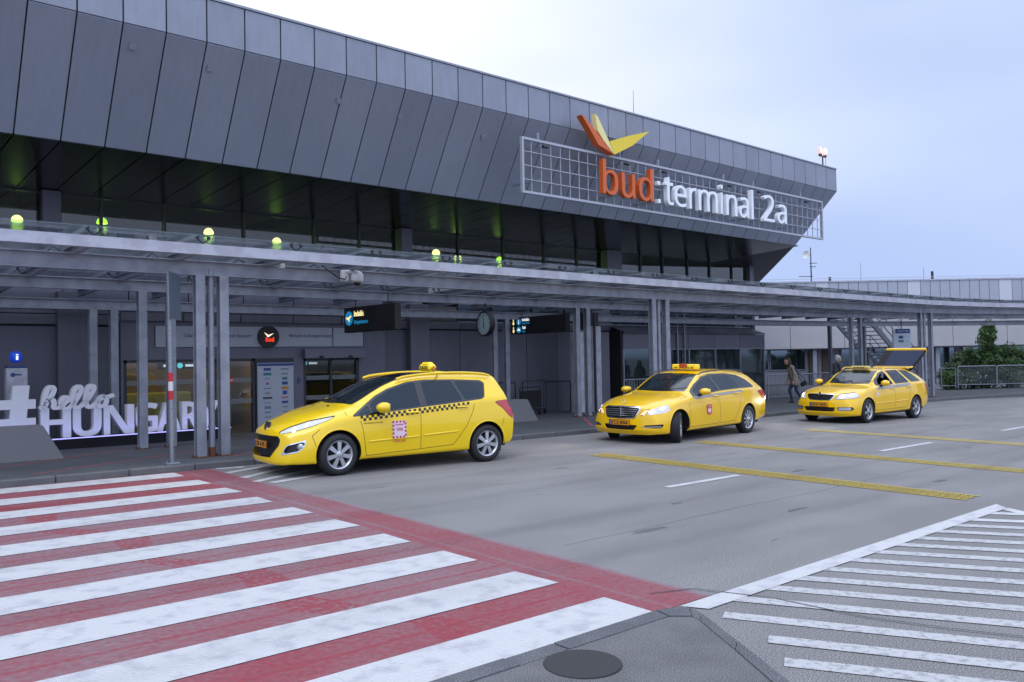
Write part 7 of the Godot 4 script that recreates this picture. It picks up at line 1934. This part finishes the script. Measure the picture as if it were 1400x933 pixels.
func railings() -> void:
	# steel barriers with uprights along the building's east part
	var spots := [[21.9, 19.2, 2.3, 0.0, "steel railing with close uprights left of the second taxi"], [24.4, 19.2, 2.3, 0.0, "steel railing partly hidden behind the second taxi's bonnet"], [29.9, 18.6, 2.4, 0.0, "steel railing left of the walking woman, by the glazed box"], [32.5, 18.6, 2.4, 0.0, "steel railing directly behind the walking woman"], [35.1, 18.5, 2.4, 0.0, "steel railing between the woman and the grey haired man"]]
	for s in spots:
		var S := thing("railing", s[4], "railing", W(s[0], s[1]), deg_to_rad(s[3]), "steel railings along the pavement")
		var w: float = s[2]
		var f := MB.new(); f.tube([Vector3(0, 0, 0), Vector3(0, 0.98, 0), Vector3(0.06, 1.05, 0), Vector3(w - 0.06, 1.05, 0), Vector3(w, 0.98, 0), Vector3(w, 0, 0)], 0.026, 8); f.cyl(Vector3(0, 0.16, 0), Vector3(w, 0.16, 0), 0.018); obj("frame", f, M.galvanised, S)
		for k in int(w / 0.14) - 1:
			var b := MB.new(); b.cyl(Vector3(0.14 * (k + 1), 0.16, 0), Vector3(0.14 * (k + 1), 1.04, 0), 0.009, -1, 6); obj("upright", b, M.galvanised, S)
	var S := thing("railing", "plain tubular loop barrier against the wall right of the luggage trolleys", "railing", W(19.7, 20.9), 0.0)
	var f := MB.new(); f.tube([Vector3(0, 0, 0), Vector3(0, 1.0, 0), Vector3(0.05, 1.06, 0), Vector3(1.25, 1.06, 0), Vector3(1.3, 1.0, 0), Vector3(1.3, 0, 0)], 0.022, 8); obj("frame", f, M.dark_frame, S)

func leaf_cloud(sd: int, blobs: Array, count: int, size: float, m: Material) -> MB:
	# many small leaf faces spread through a crown made of lobes [centre, radius]
	var r := RandomNumberGenerator.new(); r.seed = sd
	var mb := MB.new()
	var total := 0.0
	for b in blobs: total += pow(b[1], 2.4)
	for b in blobs:
		var n := int(count * pow(b[1], 2.4) / total)
		for i in n:
			var d := Vector3(r.randfn(), r.randfn() * 0.9, r.randfn()).normalized()
			var q: Vector3 = b[0] + d * b[1] * (0.35 + 0.85 * pow(r.randf(), 0.75))
			var s := size * r.randf_range(0.6, 1.35)
			var nrm := (d * 0.6 + Vector3(r.randfn(), r.randfn() + 0.5, r.randfn()) * 0.7).normalized()
			var u := nrm.cross(Vector3(r.randfn(), r.randfn(), r.randfn())).normalized(); var w := nrm.cross(u)
			var k := mb.v.size()
			mb.v.append_array([q - u * s, q + w * s * 0.42, q + u * s, q - w * s * 0.42])
			for e in 4: mb.nn.append(nrm); mb.uv.append(Vector2.ZERO)
			mb.ix.append_array([k, k + 2, k + 1, k, k + 3, k + 2])
	return mb

func plant(called: String, label: String, cat: String, at: Vector3, sd: int, h: float, lobes: Array, count: int, leaf: float, m: Material, group := "") -> void:
	var T := thing(called, label, cat, at, 0.0, group)
	var r := RandomNumberGenerator.new(); r.seed = sd
	var tr := MB.new()
	var top := h * 0.72
	tr.cyl(Vector3.ZERO, Vector3(0.03, top * 0.5, 0.02), h * 0.018 + 0.01, h * 0.013 + 0.006, 8); tr.cyl(Vector3(0.03, top * 0.5, 0.02), Vector3(0.0, top, 0.0), h * 0.013 + 0.006, h * 0.005, 8)
	obj("trunk", tr, M.bark, T)
	for b in lobes:
		var lb := MB.new()
		var s := Vector3(0.02, clampf(b[0].y * 0.55, 0.1, top * 0.95), 0.02)
		lb.tube([s, s.lerp(b[0], 0.5) + Vector3(0, -0.05 * h, 0), b[0]], h * 0.005 + 0.004, 5); obj("limb", lb, M.bark, T)
	stuff(obj("crown", leaf_cloud(sd, lobes, count, leaf, m), m, T))

func make_plants() -> void:
	mat("bark", lin(0.06, 0.05, 0.04), 0.9)
	for q in [["leaf_dark", lin(0.028, 0.060, 0.016)], ["leaf_mid", lin(0.045, 0.095, 0.022)], ["leaf_light", lin(0.075, 0.14, 0.030)]]:
		var m := mat(q[0], q[1], 0.55); m.backlight_enabled = true; m.backlight = q[1]; m.cull_mode = BaseMaterial3D.CULL_DISABLED
	var g := -0.15
	# shrubs and a young tree behind the fence
	var tl := []
	var rt := RandomNumberGenerator.new(); rt.seed = 31
	for k in 46:
		var hy := rt.randf_range(0.7, 3.35)
		var wd := lerpf(1.5, 0.25, pow(clampf((hy - 0.7) / 2.6, 0.0, 1.0), 0.7))
		var an := rt.randf() * TAU
		tl.append([Vector3(cos(an) * wd * rt.randf(), hy, sin(an) * wd * rt.randf() * 0.7), rt.randf_range(0.14, 0.30)])
	for q in [[0.7, 2.5, 0.16], [0.95, 2.75, 0.15], [1.15, 3.0, 0.13], [-0.55, 2.7, 0.13], [-0.75, 2.35, 0.15], [0.05, 3.5, 0.16]]: tl.append([Vector3(q[0] * 0.75, q[1], 0.05 - q[0] * 0.66 * 0.0), q[2]])
	plant("young_tree", "tallest leafy young tree rising above the fence in front of the annex", "tree", site(25.4, 44.8, g), 11, 3.5, tl, 7500, 0.075, M.leaf_mid)
	var specs := [[22.7, 43.4, 0.8, 0.7, "low leafy shrub with pale flowers at the fence's left end"], [23.4, 44.6, 1.35, 0.8, "dark rounded shrub between the staircase and the young tree"], [23.6, 43.6, 1.9, 0.5, "slender dark shrub left of the young tree"], [24.6, 44.0, 1.1, 0.85, "broad dark shrub at the young tree's foot"], [25.9, 44.0, 1.35, 0.8, "bushy shrub right of the young tree, behind the fence"], [26.5, 45.0, 2.1, 0.8, "tall loose shrub at the right edge behind the fence"], [27.3, 44.4, 1.9, 0.8, "shrub cut by the photo's right edge"], [24.3, 45.2, 1.75, 0.7, "upright dark shrub close behind the young tree's left side"]]
	var i := 0
	for s in specs:
		var r := RandomNumberGenerator.new(); r.seed = 60 + i
		var lobes := []
		for k in 24:
			var hy := r.randf_range(0.15, 1.05)
			lobes.append([Vector3(r.randf_range(-1, 1) * s[3] * (1.05 - 0.45 * hy), s[2] * hy, r.randf_range(-0.45, 0.45)), s[3] * r.randf_range(0.24, 0.46)])
		plant("shrub", s[4], "shrub", site(s[0], s[1], g), 80 + i, s[2] * 1.2, lobes, 3600, 0.072, [M.leaf_mid, M.leaf_dark, M.leaf_mid, M.leaf_dark][i % 4], "shrubs behind the tube fence")
		i += 1
	var fl := MB.new(); var rf := RandomNumberGenerator.new(); rf.seed = 5
	for k in 26: ellipsoid(fl, site(22.6 + rf.randf() * 1.8, 42.7 + rf.randf() * 0.5, 0.05 + rf.randf() * 0.7), Vector3.ONE * 0.03, 4)
	var fo := obj("shrub_flowers", fl, M.white_plastic); tag(fo, "scattered small white flowers low behind the fence's left end", "flowers"); stuff(fo)
	# trees across the road, seen only in the window glass
	var j := 0
	for s in [[66.0, -5.0, 9.0], [70.0, -9.5, 8.0], [77.0, -8.0, 9.5], [84.0, -16.0, 10.0], [92.0, -14.0, 9.0]]:
		var r := RandomNumberGenerator.new(); r.seed = 140 + j
		var lobes := []
		for k in 9: lobes.append([Vector3(r.randf_range(-1, 1) * 2.0, s[2] * r.randf_range(0.35, 0.92), r.randf_range(-1, 1) * 2.0), r.randf_range(1.0, 1.9)])
		plant("roadside_tree", "dark roadside tree reflected in the terminal's strip windows, %s from the terminal" % ["first", "second", "third", "fourth", "fifth"][j], "tree", P(s[0], s[1], -0.8), 150 + j, s[2], lobes, 5000, 0.26, M.leaf_dark, "trees across the road")
		j += 1

# ---------- people: a distance field over jointed, tapered bones, meshed as surface nets ----------
func bone_field(bones: Array, cell: float, blend: float) -> MB:
	# bones: [from, to, radius at from, radius at to]
	var lo := Vector3.INF; var hi := -Vector3.INF
	for b in bones:
		var r: float = maxf(b[2], b[3]) + cell * 2.5
		lo = lo.min((b[0] as Vector3).min(b[1]) - Vector3.ONE * r); hi = hi.max((b[0] as Vector3).max(b[1]) + Vector3.ONE * r)
	var n := Vector3i(((hi - lo) / cell).ceil()) + Vector3i.ONE
	var f := PackedFloat32Array(); f.resize(n.x * n.y * n.z); f.fill(1.0)
	for b in bones:
		var a: Vector3 = b[0]; var d: Vector3 = b[1] - b[0]
		var r: float = maxf(b[2], b[3]) + blend + cell * 2.0
		var i0 := Vector3i(((a.min(b[1]) - Vector3.ONE * r - lo) / cell).floor()).max(Vector3i.ZERO)
		var i1 := Vector3i(((a.max(b[1]) + Vector3.ONE * r - lo) / cell).ceil()).min(n - Vector3i.ONE)
		var dd := maxf(d.dot(d), 1e-9)
		for z in range(i0.z, i1.z + 1):
			for y in range(i0.y, i1.y + 1):
				for x in range(i0.x, i1.x + 1):
					var p := lo + Vector3(x, y, z) * cell - a
					var t := clampf(p.dot(d) / dd, 0.0, 1.0)
					var v: float = (p - d * t).length() - lerpf(b[2], b[3], t)
					var k := (z * n.y + y) * n.x + x
					var h := maxf(blend - absf(f[k] - v), 0.0) / blend
					f[k] = minf(f[k], v) - h * h * blend * 0.25
	var mb := MB.new(); var idx := {}
	for z in n.z - 1:
		for y in n.y - 1:
			for x in n.x - 1:
				var k := (z * n.y + y) * n.x + x
				var c := 0; var s := Vector3.ZERO; var neg := 0
				var v := [f[k], f[k + 1], f[k + n.x], f[k + n.x + 1], f[k + n.x * n.y], f[k + n.x * n.y + 1], f[k + n.x * n.y + n.x], f[k + n.x * n.y + n.x + 1]]
				for e in v: if e < 0: neg += 1
				if neg == 0 or neg == 8: continue
				for e in [[0, 1], [2, 3], [4, 5], [6, 7], [0, 2], [1, 3], [4, 6], [5, 7], [0, 4], [1, 5], [2, 6], [3, 7]]:
					var a: float = v[e[0]]; var b: float = v[e[1]]
					if (a < 0) == (b < 0): continue
					var t := a / (a - b)
					var pa := Vector3(e[0] & 1, (e[0] >> 1) & 1, e[0] >> 2); var pb := Vector3(e[1] & 1, (e[1] >> 1) & 1, e[1] >> 2)
					s += pa.lerp(pb, t); c += 1
				idx[Vector3i(x, y, z)] = mb.v.size()
				mb.v.append(lo + (Vector3(x, y, z) + s / c) * cell)
				var g := Vector3(v[1] + v[3] + v[5] + v[7] - v[0] - v[2] - v[4] - v[6], v[2] + v[3] + v[6] + v[7] - v[0] - v[1] - v[4] - v[5], v[4] + v[5] + v[6] + v[7] - v[0] - v[1] - v[2] - v[3])
				mb.nn.append(g.normalized()); mb.uv.append(Vector2.ZERO)
	for key in idx:
		var k: int = (key.z * n.y + key.y) * n.x + key.x
		for ax in 3:
			var st: int = [1, n.x, n.x * n.y][ax]
			if (f[k] < 0) == (f[k + st] < 0): continue
			var u := Vector3i.ZERO; var w := Vector3i.ZERO
			u[(ax + 1) % 3] = 1; w[(ax + 2) % 3] = 1
			if not (idx.has(key - u) and idx.has(key - w) and idx.has(key - u - w)): continue
			var a: int = idx[key]; var b: int = idx[key - u]; var c: int = idx[key - u - w]; var d: int = idx[key - w]
			mb.ix.append_array([a, b, c, a, c, d])
	return mb

func head_mesh(c: Vector3, fw: Vector3, up: Vector3) -> MB:
	# head about 0.23 high with brow, nose, lips, chin and ears; fw looks ahead
	var r := fw.cross(up).normalized()
	var b := []
	var q := func(x: float, y: float, z: float) -> Vector3: return c + r * x + up * y + fw * z
	b.append([q.call(0, 0.03, -0.015), q.call(0, 0.035, 0.015), 0.083, 0.078]); b.append([q.call(0, -0.03, 0.03), q.call(0, -0.075, 0.05), 0.058, 0.036])
	b.append([q.call(-0.035, -0.05, 0.035), q.call(0.035, -0.05, 0.035), 0.04, 0.04]); b.append([q.call(0, 0.015, 0.09), q.call(0, -0.022, 0.112), 0.010, 0.015])
	b.append([q.call(-0.03, 0.03, 0.08), q.call(0.03, 0.03, 0.08), 0.014, 0.014]); b.append([q.call(-0.018, -0.052, 0.085), q.call(0.018, -0.052, 0.085), 0.009, 0.009])
	for s in [-1.0, 1.0]: b.append([q.call(s * 0.082, 0.01, -0.01), q.call(s * 0.088, -0.03, -0.005), 0.014, 0.010])
	b.append([q.call(0, -0.08, -0.01), q.call(0, -0.17, -0.03), 0.052, 0.056])
	return bone_field(b, 0.008, 0.02)

func hand(b: Array, at: Vector3, dir: Vector3, side: Vector3) -> void:
	# palm with four unequal curled fingers and a thumb off its side, as bones of about adult size
	var nrm := dir.cross(side).normalized()
	b.append([at, at + dir * 0.07 + side * 0.018, 0.022, 0.017]); b.append([at, at + dir * 0.07 - side * 0.018, 0.022, 0.017])
	var k := 0
	for o in [-0.028, -0.010, 0.009, 0.027]:
		var l: float = [0.058, 0.072, 0.068, 0.052][k]
		var p: Vector3 = at + dir * 0.078 + side * o
		var m: Vector3 = p + dir * l * 0.55 + nrm * 0.012
		b.append([p, m, 0.0085, 0.008]); b.append([m, m + dir * l * 0.35 + nrm * 0.024, 0.008, 0.007]); k += 1
	var t := at + dir * 0.02 + side * 0.030
	b.append([t, t + dir * 0.03 + side * 0.022 + nrm * 0.01, 0.011, 0.010]); b.append([t + dir * 0.03 + side * 0.022 + nrm * 0.01, t + dir * 0.058 + side * 0.024 + nrm * 0.022, 0.010, 0.008])

func make_people() -> void:
	var skin := mat("skin", lin(0.42, 0.25, 0.18), 0.55)
	var coat := mat("coat_beige", lin(0.25, 0.21, 0.17), 0.85); var jean := mat("dark_jeans", lin(0.025, 0.035, 0.075), 0.85); var shoe := mat("dark_shoe", lin(0.015, 0.014, 0.014), 0.6)
	var hairb := mat("hair_brown", lin(0.035, 0.018, 0.010), 0.6); var hairg := mat("hair_grey", lin(0.40, 0.40, 0.41), 0.7); var jack := mat("jacket_grey", lin(0.07, 0.07, 0.085), 0.85)
	# woman walking towards the left, leaning forward; local z points the way she walks
	var Wn := thing("person", "woman with long brown hair in a beige coat and dark jeans, walking bent forward", "person", W(28.77, 16.77), deg_to_rad(-122.0))
	var hip := Vector3(0, 0.86, 0); var chest := Vector3(0, 1.26, 0.13); var neck := Vector3(0, 1.40, 0.19)
	var leg := [[Vector3(-0.08, 0.84, 0), Vector3(-0.09, 0.47, 0.16), 0.085, 0.058], [Vector3(-0.09, 0.47, 0.16), Vector3(-0.09, 0.09, 0.06), 0.056, 0.042], [Vector3(0.08, 0.84, 0), Vector3(0.09, 0.46, -0.02), 0.085, 0.058], [Vector3(0.09, 0.46, -0.02), Vector3(0.09, 0.11, -0.28), 0.056, 0.042], [Vector3(-0.07, 0.88, 0), Vector3(0.07, 0.88, 0), 0.10, 0.10]]
	obj("jeans", bone_field(leg, 0.014, 0.03), jean, Wn)
	var sb := [[Vector3(-0.09, 0.045, 0.03), Vector3(-0.09, 0.03, 0.18), 0.045, 0.032], [Vector3(0.09, 0.08, -0.30), Vector3(0.09, 0.025, -0.18), 0.042, 0.030]]
	for s in sb: obj("shoe", bone_field([s], 0.011, 0.02), shoe, Wn)
	var cb := [[Vector3(-0.07, 0.74, 0.0), Vector3(-0.06, 0.95, 0.02), 0.135, 0.125], [Vector3(0.07, 0.74, -0.01), Vector3(0.06, 0.95, 0.02), 0.135, 0.125], [Vector3(0, 0.98, 0.03), chest, 0.135, 0.135], [Vector3(-0.11, 1.33, 0.15), Vector3(0.11, 1.33, 0.15), 0.085, 0.085], [chest, neck, 0.11, 0.07],
		[Vector3(-0.17, 1.33, 0.15), Vector3(-0.21, 1.07, 0.06), 0.062, 0.052], [Vector3(-0.21, 1.07, 0.06), Vector3(-0.19, 0.86, 0.18), 0.052, 0.042], [Vector3(0.17, 1.33, 0.15), Vector3(0.22, 1.07, 0.10), 0.062, 0.052], [Vector3(0.22, 1.07, 0.10), Vector3(0.21, 0.83, 0.12), 0.052, 0.042]]
	obj("coat", bone_field(cb, 0.014, 0.04), coat, Wn)
	obj("head", head_mesh(Vector3(0, 1.545, 0.28), Vector3(0, -0.30, 0.95).normalized(), Vector3(0, 0.95, 0.30).normalized()), skin, Wn)
	var hb := [[Vector3(0, 1.60, 0.24), Vector3(0, 1.55, 0.22), 0.098, 0.10], [Vector3(-0.06, 1.52, 0.23), Vector3(-0.08, 1.38, 0.24), 0.055, 0.035], [Vector3(0.06, 1.52, 0.23), Vector3(0.08, 1.37, 0.24), 0.055, 0.035], [Vector3(0, 1.50, 0.18), Vector3(0, 1.36, 0.13), 0.075, 0.05], [Vector3(-0.05, 1.645, 0.30), Vector3(0.05, 1.645, 0.30), 0.04, 0.04]]
	obj("hair", bone_field(hb, 0.010, 0.025), hairb, Wn)
	for s in [-1.0, 1.0]:
		var h := []
		hand(h, Vector3(-0.19, 0.85, 0.185) if s < 0 else Vector3(0.21, 0.82, 0.12), Vector3(0, -0.92, 0.38).normalized(), Vector3(0, 0.38, 0.92).normalized())
		obj("hand", bone_field(h, 0.004, 0.008), skin, Wn)
	var bag := thing("shoulder_bag", "dark bag hanging behind the walking woman in the beige coat", "bag", W(28.77, 16.77), deg_to_rad(-122.0))
	var bg := MB.new(); bg.cham(Vector3(0.20, 0.72, -0.26), Vector3(0.09, 0.18, 0.26), 0.04, Basis(Vector3(1, 0, 0), 0.5)); obj("bag_body", bg, M.matt_black, bag)
	var bs := MB.new(); bs.tube([Vector3(0.20, 0.84, -0.16), Vector3(0.21, 1.15, 0.0), Vector3(0.17, 1.40, 0.12), Vector3(0.12, 1.2, -0.02), Vector3(0.16, 0.86, -0.36)], 0.012, 6); obj("strap", bs, M.matt_black, bag)
	# grey haired man behind the third taxi, looking right
	var Mn := thing("person", "grey haired man in a dark jacket standing behind the third taxi", "person", W(29.3, 15.35), deg_to_rad(58.0))
	var ml := []
	for s in [-1.0, 1.0]:
		ml.append([Vector3(s * 0.09, 0.86, 0), Vector3(s * 0.10, 0.48, 0.02), 0.09, 0.062]); ml.append([Vector3(s * 0.10, 0.48, 0.02), Vector3(s * 0.10, 0.09, 0.0), 0.06, 0.046])
	ml.append([Vector3(-0.07, 0.90, 0), Vector3(0.07, 0.90, 0), 0.11, 0.11])
	obj("trousers", bone_field(ml, 0.016, 0.03), jean, Mn)
	for s in [-1.0, 1.0]: obj("shoe", bone_field([[Vector3(s * 0.10, 0.045, -0.02), Vector3(s * 0.11, 0.032, 0.16), 0.046, 0.034]], 0.012, 0.02), shoe, Mn)
	var mj := [[Vector3(0, 0.90, 0), Vector3(0, 1.15, 0.02), 0.145, 0.15], [Vector3(0, 1.15, 0.02), Vector3(0, 1.30, 0.03), 0.15, 0.14], [Vector3(-0.14, 1.38, 0.03), Vector3(0.14, 1.38, 0.03), 0.085, 0.085], [Vector3(0, 1.36, 0.03), Vector3(0, 1.46, 0.04), 0.09, 0.066]]
	for s in [-1.0, 1.0]:
		mj.append([Vector3(s * 0.21, 1.37, 0.03), Vector3(s * 0.25, 1.10, 0.02), 0.066, 0.056]); mj.append([Vector3(s * 0.25, 1.10, 0.02), Vector3(s * 0.23, 0.86, 0.12), 0.055, 0.044])
	obj("jacket", bone_field(mj, 0.015, 0.04), jack, Mn)
	obj("head", head_mesh(Vector3(0, 1.60, 0.07), Vector3(0, -0.08, 1.0).normalized(), Vector3(0, 1.0, 0.08).normalized()), skin, Mn)
	obj("hair", bone_field([[Vector3(0, 1.655, 0.03), Vector3(0, 1.64, 0.07), 0.092, 0.084], [Vector3(0, 1.59, 0.0), Vector3(0, 1.57, 0.0), 0.078, 0.07]], 0.010, 0.02), hairg, Mn)
	for s in [-1.0, 1.0]:
		var h := []
		hand(h, Vector3(s * 0.23, 0.85, 0.125), Vector3(0, -0.9, 0.42).normalized(), Vector3(-s * 0.2, 0.42, 0.88).normalized())
		obj("hand", bone_field(h, 0.004, 0.008), skin, Mn)
